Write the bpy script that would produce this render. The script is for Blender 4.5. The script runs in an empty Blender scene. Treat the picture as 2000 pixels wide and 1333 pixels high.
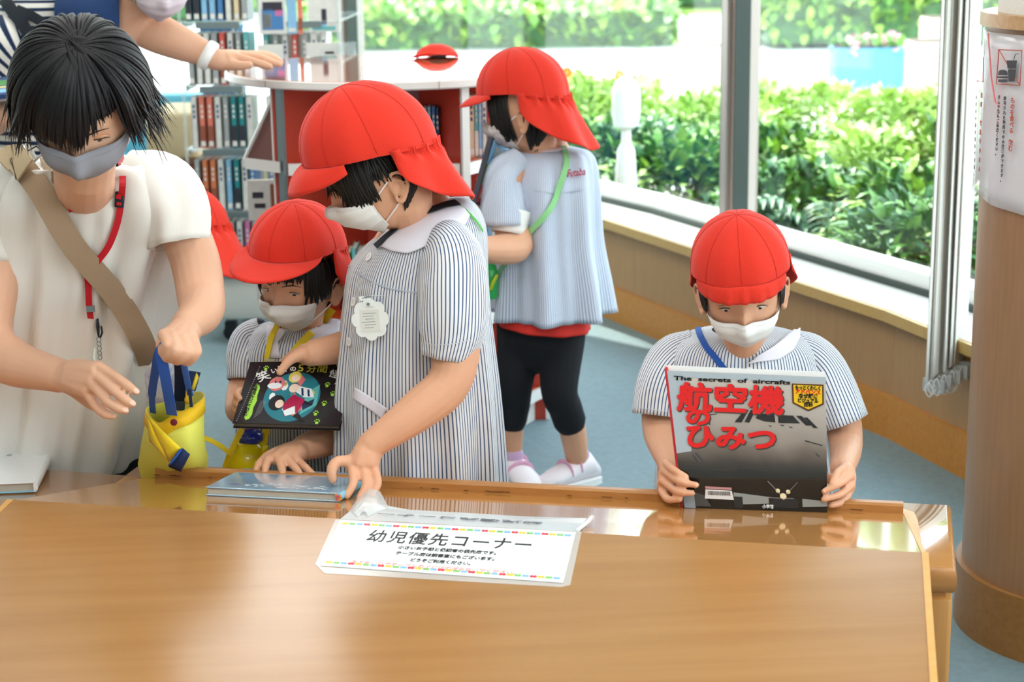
import bpy, bmesh, math, random
import numpy as np
from mathutils import Vector, Matrix, Quaternion
rng = random.Random(7)
SC = bpy.context.scene
COL = SC.collection
# ---------------------------------------------------------------- camera
FPX = 3500.0; PITCH = math.atan(850/3500); ROLL = .0146; CH = 1.5
F_ = Vector((0, math.cos(PITCH), -math.sin(PITCH)))
R0 = Vector((1, 0, 0)); U0 = Vector((0, math.sin(PITCH), math.cos(PITCH)))
R_ = R0*math.cos(ROLL) - U0*math.sin(ROLL); U_ = U0*math.cos(ROLL) + R0*math.sin(ROLL)
CAM = Vector((0, 0, CH))
cd = bpy.data.cameras.new('camera'); cam = bpy.data.objects.new('camera', cd); COL.objects.link(cam)
cd.sensor_width = 36; cd.lens = FPX/2000*36; cd.clip_start = .05; cd.clip_end = 500
cam.matrix_world = Matrix(((R_.x, U_.x, -F_.x, 0), (R_.y, U_.y, -F_.y, 0), (R_.z, U_.z, -F_.z, CH), (0, 0, 0, 1)))
cd.dof.use_dof = True; cd.dof.focus_distance = 3.36; cd.dof.aperture_fstop = 5.0
SC.camera = cam
# ---------------------------------------------------------------- light and exposure
SC.view_settings.view_transform = 'Standard'; SC.view_settings.look = 'None'
SC.view_settings.gamma = 1; SC.view_settings.use_curve_mapping = False
SC.view_settings.exposure = 0.08
SC.cycles.max_bounces = 7; SC.cycles.diffuse_bounces = 4; SC.cycles.glossy_bounces = 3
SC.cycles.transparent_max_bounces = 12; SC.cycles.transmission_bounces = 4
SC.cycles.use_denoising = True; SC.cycles.sample_clamp_indirect = 6
SC.cycles.caustics_reflective = False; SC.cycles.caustics_refractive = False
w = bpy.data.worlds.new('sky'); SC.world = w; w.use_nodes = True
nt = w.node_tree; bg = nt.nodes['Background']
tc = nt.nodes.new('ShaderNodeTexCoord'); sx = nt.nodes.new('ShaderNodeSeparateXYZ'); rp = nt.nodes.new('ShaderNodeValToRGB')
nt.links.new(tc.outputs['Generated'], sx.inputs[0]); nt.links.new(sx.outputs['Z'], rp.inputs[0]); nt.links.new(rp.outputs[0], bg.inputs[0])
rp.color_ramp.elements[0].position = 0; rp.color_ramp.elements[0].color = (.93, .97, 1, 1)
rp.color_ramp.elements[1].position = .9; rp.color_ramp.elements[1].color = (.62, .80, 1, 1)
bg.inputs[1].default_value = 4.8
def light(name, kind, loc, rot, energy, color=(1, 1, 1), **k):
    l = bpy.data.lights.new(name, kind); l.energy = energy; l.color = color
    for a, b in k.items(): setattr(l, a, b)
    o = bpy.data.objects.new(name, l); COL.objects.link(o); o.location = loc; o.rotation_euler = rot; return o
light('sun', 'SUN', (0, 20, 20), (math.radians(-38), math.radians(-16), 0), 9.0, (1, .97, .9), angle=.01)
CEIL = 2.75
for i, (x, y, sx_, sy_, e) in enumerate([(-1.5, 1.2, 1.3, .5, 19), (.5, 1.0, 1.3, .5, 19), (-.4, 3.0, 1.3, .4, 9), (-1.6, 4.4, 1.3, .4, 9), (.2, -1.2, 1.4, .6, 21), (-.93, 5.75, 1.05, .95, 13)]):  # last panel is added, unseen, for the pale sheen on the front board
    light('ceiling_lamp_light', 'AREA', (x, y, CEIL-.05), (0, 0, 0), e, (1, .975, .94), shape='RECTANGLE', size=sx_, size_y=sy_)
# ---------------------------------------------------------------- pixel -> point in the room
def ray(x, y): return F_ + R_*((x-1000)/FPX) - U_*((y-666.5)/FPX)
def P(x, y, d): v = ray(x, y); return CAM + v*(d/v.y)
def PZ(x, y, z): v = ray(x, y); return CAM + v*((z-CH)/v.z)
def PPL(x, y, q, n): v = ray(x, y); return CAM + v*((q-CAM).dot(n)/v.dot(n))
# ---------------------------------------------------------------- materials
def lin(h):
    if isinstance(h, str):
        h = h.lstrip('#'); c = [int(h[i:i+2], 16)/255 for i in (0, 2, 4)]
        return tuple(x/12.92 if x <= .04045 else ((x+.055)/1.055)**2.4 for x in c) + (1,)
    return tuple(h)[:3] + (1,)
MATS = {}
def mat(name, col, rough=.6, spec=.4, metal=0, noise=0, nscale=20, bump=0, bscale=200, sheen=0, sss=0, coat=0, alpha=1, trans=0, ior=1.45, col2=None, mapping=None, detail=3, emit=0):
    if name in MATS: return MATS[name]
    m = bpy.data.materials.new(name); m.use_nodes = True; t = m.node_tree; b = t.nodes['Principled BSDF']
    b.inputs['Base Color'].default_value = lin(col); b.inputs['Roughness'].default_value = rough
    b.inputs['Specular IOR Level'].default_value = spec; b.inputs['Metallic'].default_value = metal; b.inputs['IOR'].default_value = ior
    b.inputs['Coat Weight'].default_value = coat; b.inputs['Coat Roughness'].default_value = .04
    b.inputs['Sheen Weight'].default_value = sheen; b.inputs['Alpha'].default_value = alpha; b.inputs['Transmission Weight'].default_value = trans
    if sss: b.inputs['Subsurface Weight'].default_value = sss; b.inputs['Subsurface Radius'].default_value = (.012, .005, .003); b.inputs['Subsurface Scale'].default_value = 1
    if emit: b.inputs['Emission Color'].default_value = lin(col); b.inputs['Emission Strength'].default_value = emit
    c = t.nodes.new('ShaderNodeTexCoord')
    mp = t.nodes.new('ShaderNodeMapping'); t.links.new(c.outputs['Object'], mp.inputs[0])
    if mapping: mp.inputs['Scale'].default_value = mapping
    if noise or col2:
        n = t.nodes.new('ShaderNodeTexNoise'); n.inputs['Scale'].default_value = nscale; n.inputs['Detail'].default_value = detail
        t.links.new(mp.outputs[0], n.inputs['Vector'])
        r = t.nodes.new('ShaderNodeValToRGB'); t.links.new(n.outputs[0], r.inputs[0]); t.links.new(r.outputs[0], b.inputs['Base Color'])
        a = lin(col); z = lin(col2) if col2 else tuple(x*(1-noise) for x in a[:3])+(1,)
        r.color_ramp.elements[0].position = .34; r.color_ramp.elements[0].color = z
        r.color_ramp.elements[1].position = .66; r.color_ramp.elements[1].color = a
    if bump:
        n2 = t.nodes.new('ShaderNodeTexNoise'); n2.inputs['Scale'].default_value = bscale; n2.inputs['Detail'].default_value = 2
        t.links.new(mp.outputs[0], n2.inputs['Vector'])
        bp = t.nodes.new('ShaderNodeBump'); bp.inputs['Strength'].default_value = bump; bp.inputs['Distance'].default_value = .002
        t.links.new(n2.outputs[0], bp.inputs['Height']); t.links.new(bp.outputs[0], b.inputs['Normal'])
    MATS[name] = m; return m
def wood(name, c1, c2, axis=0, rough=.35, coat=0, scale=6, stretch=14, contrast=.5, spec=.5):
    if name in MATS: return MATS[name]
    s = [stretch]*3; s[axis] = 1
    m = mat(name, c1, rough=rough, col2=c2, nscale=scale, mapping=s, coat=coat, detail=5, spec=spec)
    r = [n for n in m.node_tree.nodes if n.type == 'VALTORGB'][0]
    r.color_ramp.elements[0].position = .5-contrast/2; r.color_ramp.elements[1].position = .5+contrast/2
    return m
def stripes(name, period, c_line, c_base, width=.3, rough=.8, u=0, noise=.0006):
    """fabric with woven stripes running along UV v"""
    if name in MATS: return MATS[name]
    m = mat(name, c_base, rough=rough, bump=.25, bscale=900, sheen=.15, spec=.2); t = m.node_tree; b = t.nodes['Principled BSDF']
    uv = t.nodes.new('ShaderNodeUVMap'); s = t.nodes.new('ShaderNodeSeparateXYZ'); t.links.new(uv.outputs[0], s.inputs[0])
    d = t.nodes.new('ShaderNodeMath'); d.operation = 'DIVIDE'; d.inputs[1].default_value = period; t.links.new(s.outputs[u], d.inputs[0])
    fr = t.nodes.new('ShaderNodeMath'); fr.operation = 'FRACT'; t.links.new(d.outputs[0], fr.inputs[0])
    r = t.nodes.new('ShaderNodeValToRGB'); t.links.new(fr.outputs[0], r.inputs[0]); t.links.new(r.outputs[0], b.inputs['Base Color'])
    e = r.color_ramp.elements; e[0].position = 0; e[0].color = lin(c_line); e[1].position = width; e[1].color = lin(c_base)
    x = e.new(width*.85); x.color = lin(c_line); x = e.new(.93); x.color = lin(c_base); x = e.new(1.0); x.color = lin(c_line)
    return m
# ---------------------------------------------------------------- mesh building
W = {}
class M:
    def __init__(s): s.v = []; s.f = []; s.uv = []; s.mi = []; s.cur = 0
    def vadd(s, p): s.v.append(tuple(p)); return len(s.v)-1
    def face(s, idx, uv=None): s.f.append(tuple(idx)); s.uv.append(uv or [(0, 0)]*len(idx)); s.mi.append(s.cur)
    def poly(s, pts, uv=None): i = [s.vadd(p) for p in pts]; s.face(i, uv)
    def box(s, c, size, R=None, bev=0):
        c = Vector(c); h = Vector(size)/2; R = R or Matrix.Identity(3)
        if bev:
            return s.rbox(c, size, R, bev)
        i = []
        for dz in (-1, 1):
            for a, b in ((-1, -1), (1, -1), (1, 1), (-1, 1)): i.append(s.vadd(c + R @ Vector((a*h.x, b*h.y, dz*h.z))))
        for q in ((3, 2, 1, 0), (4, 5, 6, 7), (0, 1, 5, 4), (1, 2, 6, 5), (2, 3, 7, 6), (3, 0, 4, 7)): s.face([i[k] for k in q])
    def rbox(s, c, size, R, b, seg=3):
        # box with rounded vertical (local z) edges and small top/bottom chamfer
        h = Vector(size)/2; b = min(b, h.x*.99, h.y*.99, h.z*.99)
        def ring(z, ins):
            out = []
            for (cx, cy, a0) in ((h.x-b, h.y-b, 0), (-(h.x-b), h.y-b, 90), (-(h.x-b), -(h.y-b), 180), (h.x-b, -(h.y-b), 270)):
                for k in range(seg+1):
                    a = math.radians(a0+90*k/seg); out.append(c + R @ Vector((cx+(b-ins)*math.cos(a), cy+(b-ins)*math.sin(a), z)))
            return out
        k = b*.5
        s.loft([ring(-h.z, k), ring(-h.z+k*.3, k*.3), ring(-h.z+k, 0), ring(h.z-k, 0), ring(h.z-k*.3, k*.3), ring(h.z, k)], cap=True)
    def prism(s, pts, z0, z1):
        n = len(pts); a = [s.vadd((p[0], p[1], z0)) for p in pts]; b = [s.vadd((p[0], p[1], z1)) for p in pts]
        s.face(a[::-1]); s.face(b)
        for i in range(n): j = (i+1) % n; s.face([a[i], a[j], b[j], b[i]])
    def extr(s, pts, vec):
        """planar polygon pts (3D) extruded by vec"""
        vec = Vector(vec); n = len(pts); a = [s.vadd(p) for p in pts]; b = [s.vadd(Vector(p)+vec) for p in pts]
        s.face(a[::-1]); s.face(b)
        for i in range(n): j = (i+1) % n; s.face([a[i], a[j], b[j], b[i]])
    def loft(s, rings, closed=True, cap=False, uv=None, wrap=False):
        n = len(rings[0]); base = [[s.vadd(p) for p in r] for r in rings]
        m = n if closed else n-1
        for i in range(len(rings)-1 if not wrap else len(rings)):
            i2 = (i+1) % len(rings)
            for j in range(m):
                k = (j+1) % n
                q = [base[i][j], base[i][k], base[i2][k], base[i2][j]]
                if uv: s.face(q, [uv(i, j), uv(i, j+1), uv(i+1, j+1), uv(i+1, j)])
                else: s.face(q)
        if cap: s.face(base[0][::-1]); s.face(base[-1])
        return base
    def tube(s, path, rad, n=10, cap=True, flat=1, up=None, sub=1):
        """smooth tube through path; rad number/list; flat = height/width ratio; up = direction of the thin axis"""
        path = [Vector(p) for p in path]
        if not isinstance(rad, (list, tuple)): rad = [rad]*len(path)
        if sub > 1 and len(path) > 1: path, rad = catmull(path, rad, sub)
        rings = []; pu = Vector(up) if up is not None else None
        for i, p in enumerate(path):
            t = (path[min(i+1, len(path)-1)] - path[max(i-1, 0)])
            t = t.normalized() if t.length > 1e-9 else Vector((0, 0, 1))
            if pu is None:
                pu = Vector((0, 0, 1)) if abs(t.z) < .9 else Vector((1, 0, 0))
            if up is not None: pu = Vector(up)
            x = t.cross(pu)
            if x.length < 1e-6: x = t.cross(Vector((.3, .9, .1)))
            x.normalize(); y = x.cross(t).normalized()
            if up is None: pu = y
            rings.append([p + x*(rad[i]*math.cos(2*math.pi*k/n)) + y*(rad[i]*flat*math.sin(2*math.pi*k/n)) for k in range(n)])
        if cap:
            # hemispherical ends
            def endc(r, p, t, R):
                out = []
                for a in (.5, .85): out.append([p + t*(R*math.sin(a*math.pi/2)) + (q-p)*math.cos(a*math.pi/2) for q in r])
                return out
            t0 = (path[0]-path[1]).normalized(); t1 = (path[-1]-path[-2]).normalized()
            k = min(1, flat)
            a = endc(rings[0], path[0], t0, rad[0]*k); b = endc(rings[-1], path[-1], t1, rad[-1]*k)
            rings = a[::-1] + rings + b
        s.loft(rings, cap=True)
    def ball(s, c, r, R=None, nu=16, nv=10, f=None):
        c = Vector(c); r = Vector((r, r, r)) if not hasattr(r, '__len__') else Vector(r); R = R or Matrix.Identity(3)
        rings = []
        for i in range(1, nv):
            th = math.pi*i/nv; rings.append([])
            for j in range(nu):
                ph = 2*math.pi*j/nu; d = Vector((math.sin(th)*math.cos(ph), math.sin(th)*math.sin(ph), -math.cos(th)))
                q = Vector((d.x*r.x, d.y*r.y, d.z*r.z))
                if f: q = f(d, q)
                rings[-1].append(c + R @ q)
        b = s.loft(rings)
        lo = s.vadd(c + R @ (f(Vector((0, 0, -1)), Vector((0, 0, -r.z))) if f else Vector((0, 0, -r.z))))
        hi = s.vadd(c + R @ (f(Vector((0, 0, 1)), Vector((0, 0, r.z))) if f else Vector((0, 0, r.z))))
        for j in range(nu): k = (j+1) % nu; s.face([lo, b[0][k], b[0][j]]); s.face([hi, b[-1][j], b[-1][k]])
    def cyl(s, c, r, h, n=24, R=None, r2=None):
        c = Vector(c); R = R or Matrix.Identity(3); r2 = r if r2 is None else r2
        s.loft([[c + R @ Vector((q*math.cos(2*math.pi*k/n), q*math.sin(2*math.pi*k/n), z)) for k in range(n)] for q, z in ((r, -h/2), (r2, h/2))], cap=True)
    def lathe(s, c, prof, n=24, R=None):
        c = Vector(c); R = R or Matrix.Identity(3)
        s.loft([[c + R @ Vector((q*math.cos(2*math.pi*k/n), q*math.sin(2*math.pi*k/n), z)) for k in range(n)] for q, z in prof], cap=True)
    def build(s, name, mats, parent=None, smooth=False, local=False, label=None, kind=None, sharp=None, solid=0, subd=0, flip=False):
        v = np.array(s.v, dtype=float)
        if parent is not None and not local:
            Mi = np.array(W[parent].inverted()); v = v @ Mi[:3, :3].T + Mi[:3, 3]
        org = (v.max(0)+v.min(0))/2
        me = bpy.data.meshes.new(name); me.from_pydata([tuple(q) for q in (v-org)], [], s.f); me.update()
        uvl = me.uv_layers.new(name='UVMap'); flatuv = [c for u in s.uv for p in u for c in p]
        if len(flatuv) == len(uvl.data)*2: uvl.data.foreach_set('uv', flatuv)
        for q in (mats if isinstance(mats, (list, tuple)) else [mats]): me.materials.append(q)
        me.polygons.foreach_set('material_index', s.mi)
        if smooth: me.polygons.foreach_set('use_smooth', [True]*len(me.polygons))
        bm = bmesh.new(); bm.from_mesh(me); bmesh.ops.recalc_face_normals(bm, faces=bm.faces); bm.to_mesh(me); bm.free()
        if smooth and sharp: me.set_sharp_from_angle(angle=math.radians(sharp))
        o = bpy.data.objects.new(name, me); COL.objects.link(o); o.location = org
        if parent is not None: o.parent = parent; W[o] = W[parent] @ Matrix.Translation(org)
        else: W[o] = Matrix.Translation(org)
        if solid:
            md = o.modifiers.new('s', 'SOLIDIFY'); md.thickness = solid; md.offset = 0
        if subd: md = o.modifiers.new('d', 'SUBSURF'); md.levels = subd; md.render_levels = subd
        if label: o['label'] = label
        if kind: o['kind'] = kind
        return o
def catmull(path, rad, sub):
    P0 = [path[0]*2-path[1]] + list(path) + [path[-1]*2-path[-2]]; r0 = [rad[0]] + list(rad) + [rad[-1]]; op = []; orr = []
    for i in range(1, len(P0)-2):
        for k in range(sub):
            t = k/sub; t2 = t*t; t3 = t2*t; a, b, c, d = P0[i-1], P0[i], P0[i+1], P0[i+2]
            op.append(.5*((2*b) + (c-a)*t + (2*a-5*b+4*c-d)*t2 + (3*b-a-3*c+d)*t3))
            a, b, c, d = r0[i-1], r0[i], r0[i+1], r0[i+2]
            orr.append(.5*((2*b) + (c-a)*t + (2*a-5*b+4*c-d)*t2 + (3*b-a-3*c+d)*t3))
    op.append(path[-1]); orr.append(rad[-1]); return op, orr
def interp(a, b, t): return a + (b-a)*t
def thing(name, label, cat, loc=(0, 0, 0), rz=0, group=None):
    o = bpy.data.objects.new(name, None); COL.objects.link(o); o.location = loc; o.rotation_euler = (0, 0, rz); o.empty_display_size = .05
    W[o] = Matrix.Translation(Vector(loc)) @ Matrix.Rotation(rz, 4, 'Z'); o['label'] = label; o['category'] = cat
    if group: o['group'] = group
    return o
def tag(o, label, cat, group=None):
    o['label'] = label; o['category'] = cat
    if group: o['group'] = group
    return o
def struct(o, label=None):
    o['kind'] = 'structure'
    if label: o['label'] = label
    return o
def copy_tree(o, parent=None):
    c = o.copy(); COL.objects.link(c)
    if parent: c.parent = parent
    for ch in o.children: copy_tree(ch, c)
    return c
def frame(x, z=None, y=None):
    """rotation matrix whose x axis is x and z as near as possible to z"""
    x = Vector(x).normalized(); z = Vector(z); y = z.cross(x).normalized(); z = x.cross(y)
    return Matrix((x, y, z)).transposed()
def heavy(s, name, m, parent, origin, xdir, zdir, size, wid, sy=1, grow=.0012, o=0):
    x_ = Vector(xdir).normalized(); z_ = Vector(zdir).normalized(); y_ = z_.cross(x_).normalized(); bmx = bmesh.new(); first = None
    for k in range(9):
        d = Vector((0, 0, 0)) if k == 0 else (x_*math.cos(k*math.pi/4)+y_*math.sin(k*math.pi/4))*grow
        t_ = text(s, name, m, None, Vector(origin)+d+z_*.00002*k, xdir, zdir, size, wid=wid, sy=sy)
        me_ = t_.data; me_.transform(Matrix.Translation(t_.location)); bmx.from_mesh(me_); bpy.data.objects.remove(t_)
    me = bpy.data.meshes.new(name); bmx.to_mesh(me); bmx.free(); me.materials.append(m)
    Mi = W[parent].inverted(); me.transform(Mi); vs = [v.co.copy() for v in me.vertices]; org = sum(vs, Vector())/len(vs); me.transform(Matrix.Translation(-org))
    o_ = bpy.data.objects.new(name, me); COL.objects.link(o_); o_.location = org; o_.parent = parent; W[o_] = W[parent] @ Matrix.Translation(org); return o_
def text(s, name, m, parent, origin, xdir, zdir, size, bold=0, align='LEFT', sx=1.0, sy=1.0, depth=.0003, space=1, vertical=0, shear=0, wid=None, res=3):
    """lettering as flat mesh; xdir = reading direction, zdir = surface normal"""
    cu = bpy.data.curves.new(name, 'FONT'); cu.body = s; cu.size = size; cu.offset = bold; cu.extrude = depth; cu.align_x = align; cu.space_character = space; cu.resolution_u = res; cu.shear = shear
    to = bpy.data.objects.new(name, cu); COL.objects.link(to); dg = bpy.context.evaluated_depsgraph_get()
    me = bpy.data.meshes.new_from_object(to.evaluated_get(dg)); bpy.data.objects.remove(to); me.materials.clear(); me.materials.append(m)
    if not me.vertices: return None
    v = np.empty(len(me.vertices)*3); me.vertices.foreach_get('co', v); v = v.reshape(-1, 3)
    if wid: sx = wid/max(1e-6, v[:, 0].max()-v[:, 0].min()); v[:, 0] -= v[:, 0].min()
    v = v*np.array([sx, sy, 1])
    Rm = np.array(frame(xdir, zdir)); wv = v @ Rm.T + np.array(Vector(origin))
    if parent is not None: Mi = np.array(W[parent].inverted()); wv = wv @ Mi[:3, :3].T + Mi[:3, 3]
    org = (wv.max(0)+wv.min(0))/2; me.vertices.foreach_set('co', (wv-org).ravel()); me.update()
    o = bpy.data.objects.new(name, me); COL.objects.link(o); o.location = org
    if parent is not None: o.parent = parent; W[o] = W[parent] @ Matrix.Translation(org)
    else: W[o] = Matrix.Translation(org)
    return o
# ================================================================ the room
carpet = mat('carpet', '#7b9196', rough=.62, spec=.5, noise=.12, nscale=60, bump=.6, bscale=500)
plaster = mat('ceiling_plaster', '#e8e6e0', rough=.9)
veneer = wood('wall_veneer', '#b08a5c', '#a27c50', axis=2, scale=5, rough=.5, contrast=.7)
basewood = wood('base_wood', '#c98a3a', '#b97a2e', axis=0, scale=5, rough=.45)
cream = mat('sill_white', '#f1efe8', rough=.35)
nosing = wood('sill_nosing', '#c7a566', '#bd9a58', axis=0, scale=6, rough=.4)
alu = mat('window_frame_metal', '#a89f98', rough=.38, metal=.6)
darkrub = mat('window_gasket', '#39453f', rough=.5)
white_alu = mat('window_rail_white', '#eef1ee', rough=.35)
# window wall, seen from above: inner face at floor level (x, y)
WL = [(-5.2, 8.2), (-3.0, 8.9), (-1.3, 8.75), (-.35, 7.75), (.368, 6.514), (1.083, 4.929), (1.32, 4.2), (1.75, 2.6), (2.1, .8), (2.2, -1.2)]
WL = [Vector((a, b, 0)) for a, b in WL]
def offs(pl, d):
    out = []
    for i, p in enumerate(pl):
        a = (pl[i]-pl[i-1]).normalized() if i > 0 else (pl[1]-pl[0]).normalized()
        b = (pl[i+1]-pl[i]).normalized() if i < len(pl)-1 else a
        na = Vector((-a.y, a.x, 0)); nb = Vector((-b.y, b.x, 0)); n = (na+nb).normalized(); out.append(p + n*(d/max(.3, n.dot(na))))
    return out
def band(m, d0, d1, z0, z1, i0=0, i1=None):
    """solid strip following the wall between offsets d0..d1 (positive = outdoors) and heights z0..z1"""
    A = offs(WL, d0); B = offs(WL, d1); i1 = i1 if i1 is not None else len(WL)-1
    rings = []
    for i in range(i0, i1+1):
        a, b = A[i], B[i]; rings.append([(a.x, a.y, z0), (b.x, b.y, z0), (b.x, b.y, z1), (a.x, a.y, z1)])
    m.loft(rings, cap=True)
SILL = .38
wallo = thing('wall_back', 'low curved timber wall under the ribbon of windows', 'wall'); del wallo['category']; wallo['kind'] = 'structure'
m = M(); band(m, 0, .24, 0, SILL-.03); m.build('wall_panel', veneer, wallo)
m = M(); band(m, -.012, .0, 0, .125); struct(m.build('baseboard_back', basewood), 'orange wooden baseboard under the window wall')
m = M(); band(m, -.02, .20, SILL-.012, SILL); band(m, .02, .2, SILL-.03, SILL-.012); m.build('sill_top', cream, wallo)
m = M(); band(m, -.035, -.02, SILL-.034, SILL-.002); band(m, -.02, .02, SILL-.034, SILL-.0125); m.build('sill_nosing', nosing, wallo)
GL = .22
m = M(); band(m, .17, .26, SILL, SILL+.018); m.build('gasket', darkrub, wallo)
m = M(); band(m, .185, .26, SILL+.018, SILL+.06); m.build('lower_rail', white_alu, wallo)
m = M(); band(m, .15, .28, 2.45, CEIL+.1); m.build('header', cream, wallo)
glass = bpy.data.materials.new('window_glass'); glass.use_nodes = True; t = glass.node_tree; t.nodes.clear()
o_ = t.nodes.new('ShaderNodeOutputMaterial'); mx = t.nodes.new('ShaderNodeMixShader'); tr = t.nodes.new('ShaderNodeBsdfTransparent'); gs = t.nodes.new('ShaderNodeBsdfGlossy'); lw = t.nodes.new('ShaderNodeLayerWeight'); pw = t.nodes.new('ShaderNodeMath'); fr = t.nodes.new('ShaderNodeMath')
tr.inputs[0].default_value = (.95, .985, .97, 1); gs.inputs['Roughness'].default_value = .01; lw.inputs[0].default_value = .5; pw.operation = 'POWER'; pw.inputs[1].default_value = 4; t.links.new(lw.outputs['Facing'], pw.inputs[0]); fr.operation = 'MULTIPLY_ADD'; fr.inputs[1].default_value = .45; fr.inputs[2].default_value = .025; t.links.new(pw.outputs[0], fr.inputs[0])
t.links.new(fr.outputs[0], mx.inputs[0]); t.links.new(tr.outputs[0], mx.inputs[1]); t.links.new(gs.outputs[0], mx.inputs[2]); t.links.new(mx.outputs[0], o_.inputs[0])
G = offs(WL, GL)
# frame posts, placed where the photograph shows them plus the wall's corners
def onwall(px, seg):
    v = ray(px, 200); a, b = G[seg], G[seg+1]; e = b-a
    # solve t*v = a + s*e in plan
    det = v.x*(-e.y) + e.x*v.y; tt = (a.x*(-e.y) + e.x*a.y)/det; return Vector((v.x*tt, v.y*tt, 0)), e.normalized()
posts = []
posts.append((onwall(1445, 4), .088)); posts.append((onwall(692, 2), .06))
for i in (1, 7, 8): posts.append(((G[i].copy(), (G[i+1]-G[i]).normalized()), .08))
pano = []
for (p, e), wd in posts:
    n = Vector((-e.y, e.x, 0)); R = Matrix((e, n, Vector((0, 0, 1)))).transposed(); pp = thing('window_post', 'metal window post', 'post', p)
    del pp['category']; pp['kind'] = 'structure'
    pp.name = 'trim_%d' % (len(pano)+1); pano.append(pp)
    m = M(); m.box(p+Vector((0, 0, (SILL+2.45)/2)), (wd*.42, .13, 2.45-SILL), R); m.build('mullion', alu, pp)
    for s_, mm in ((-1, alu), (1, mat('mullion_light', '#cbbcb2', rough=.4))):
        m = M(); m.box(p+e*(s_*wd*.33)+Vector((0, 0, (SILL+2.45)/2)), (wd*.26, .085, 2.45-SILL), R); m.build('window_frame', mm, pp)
    m = M()
    for s_ in (-1, 1, -.19, .19): m.box(p+e*(s_*wd*.5)-n*.02+Vector((0, 0, (SILL+2.45)/2)), (wd*.07, .06, 2.45-SILL), R)
    m.build('gasket', darkrub, pp)
names = {0: 1, 1: 2, 2: 3, 3: 4, 4: 5, 5: 6, 6: 7, 7: 8, 8: 9}
for i in range(9):
    a, b = G[i], G[i+1]; n = Vector((-(b-a).y, (b-a).x, 0)).normalized()*.003
    m = M(); m.extr([(a.x, a.y, SILL+.05), (b.x, b.y, SILL+.05), (b.x, b.y, 2.46), (a.x, a.y, 2.46)], n)
    struct(m.build('window_%d' % (i+1), glass), 'clear glass pane of the ribbon window')
# floor, ceiling, other walls
room = [(p.x, p.y) for p in offs(WL, .24)] + [(2.2, -3.2), (-5.2, -3.2)]
m = M(); m.prism(room[::-1], -.05, 0); struct(m.build('floor', carpet), 'grey blue carpet')
m = M(); m.prism(room[::-1], CEIL, CEIL+.1); struct(m.build('ceiling', plaster))
m = M(); m.box((-5.25, 2.5, 1.4), (.1, 11.6, 2.8)); struct(m.build('wall_left', plaster))
m = M(); m.box((-1.5, -3.25, 1.4), (7.6, .1, 2.8)); struct(m.build('wall_rear', plaster))
m = M(); m.box((2.27, -2.2, 1.4), (.1, 2.1, 2.8)); struct(m.build('wall_right', plaster))
lampm = mat('lamp_diffuser', '#ffffff', rough=.5, emit=2.6)
for i, (x, y, a, b) in enumerate([(-1.5, 1.2, 1.3, .5), (.5, 1.0, 1.3, .5), (-.4, 3.0, 1.3, .4), (-1.6, 4.4, 1.3, .4), (.2, -1.2, 1.4, .6), (-.93, 5.75, 1.05, .95)]):  # square last fixture invented to show as a gleam in the board
    c_ = thing('ceiling_light', 'white recessed ceiling light number %s from the rear wall' % ['three', 'two', 'four', 'five', 'one', 'six, added unseen for the board sheen,'][i], 'light', (x, y, CEIL))
    m = M(); m.box((x, y, CEIL-.012), (a+.06, b+.06, .024)); m.build('frame', white_alu, c_)
    m = M(); m.box((x, y, CEIL-.027), (a, b, .008)); m.build('diffuser', lampm, c_)
# ---------------------------------------------------------------- round column at the right
cc = Vector((1.225, 3.56, 0)); CR = .275
colu = thing('trim_10', 'round wood clad column at the right', 'column', cc); del colu['category']; colu['kind'] = 'structure'
colwood = wood('column_veneer', '#a37c58', '#906a48', axis=2, scale=7, rough=.38, contrast=.8)
ringw = wood('column_ring_wood', '#c8a277', '#b98e60', axis=0, scale=6, rough=.35)
def cylz(m, r0, z0, z1, n=72): m.cyl(cc+Vector((0, 0, (z0+z1)/2)), r0, z1-z0, n)
zr0 = PZ(1895, 57, 0); zc = lambda y_: CH + (ray(1893, y_).z/ray(1893, y_).y)*3.55
RZ0, RZ1 = zc(52), zc(26)
m = M(); cylz(m, CR, .1, RZ0); m.build('column_shaft', colwood, colu, smooth=True, sharp=40)
m = M(); cylz(m, CR+.012, 0, .135); m.build('column_base', wood('column_base_wood', '#a5743f', '#94642f', axis=0, scale=6, rough=.4), colu, smooth=True, sharp=40)
m = M(); cylz(m, CR+.014, RZ0, RZ1); m.build('wood_ring', ringw, colu, smooth=True, sharp=40)
m = M(); cylz(m, CR-.02, RZ1, CEIL); m.build('plaster_shaft', mat('rough_plaster', '#e4e2dd', rough=.9, bump=1, bscale=120), colu, smooth=True, sharp=40)
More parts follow.
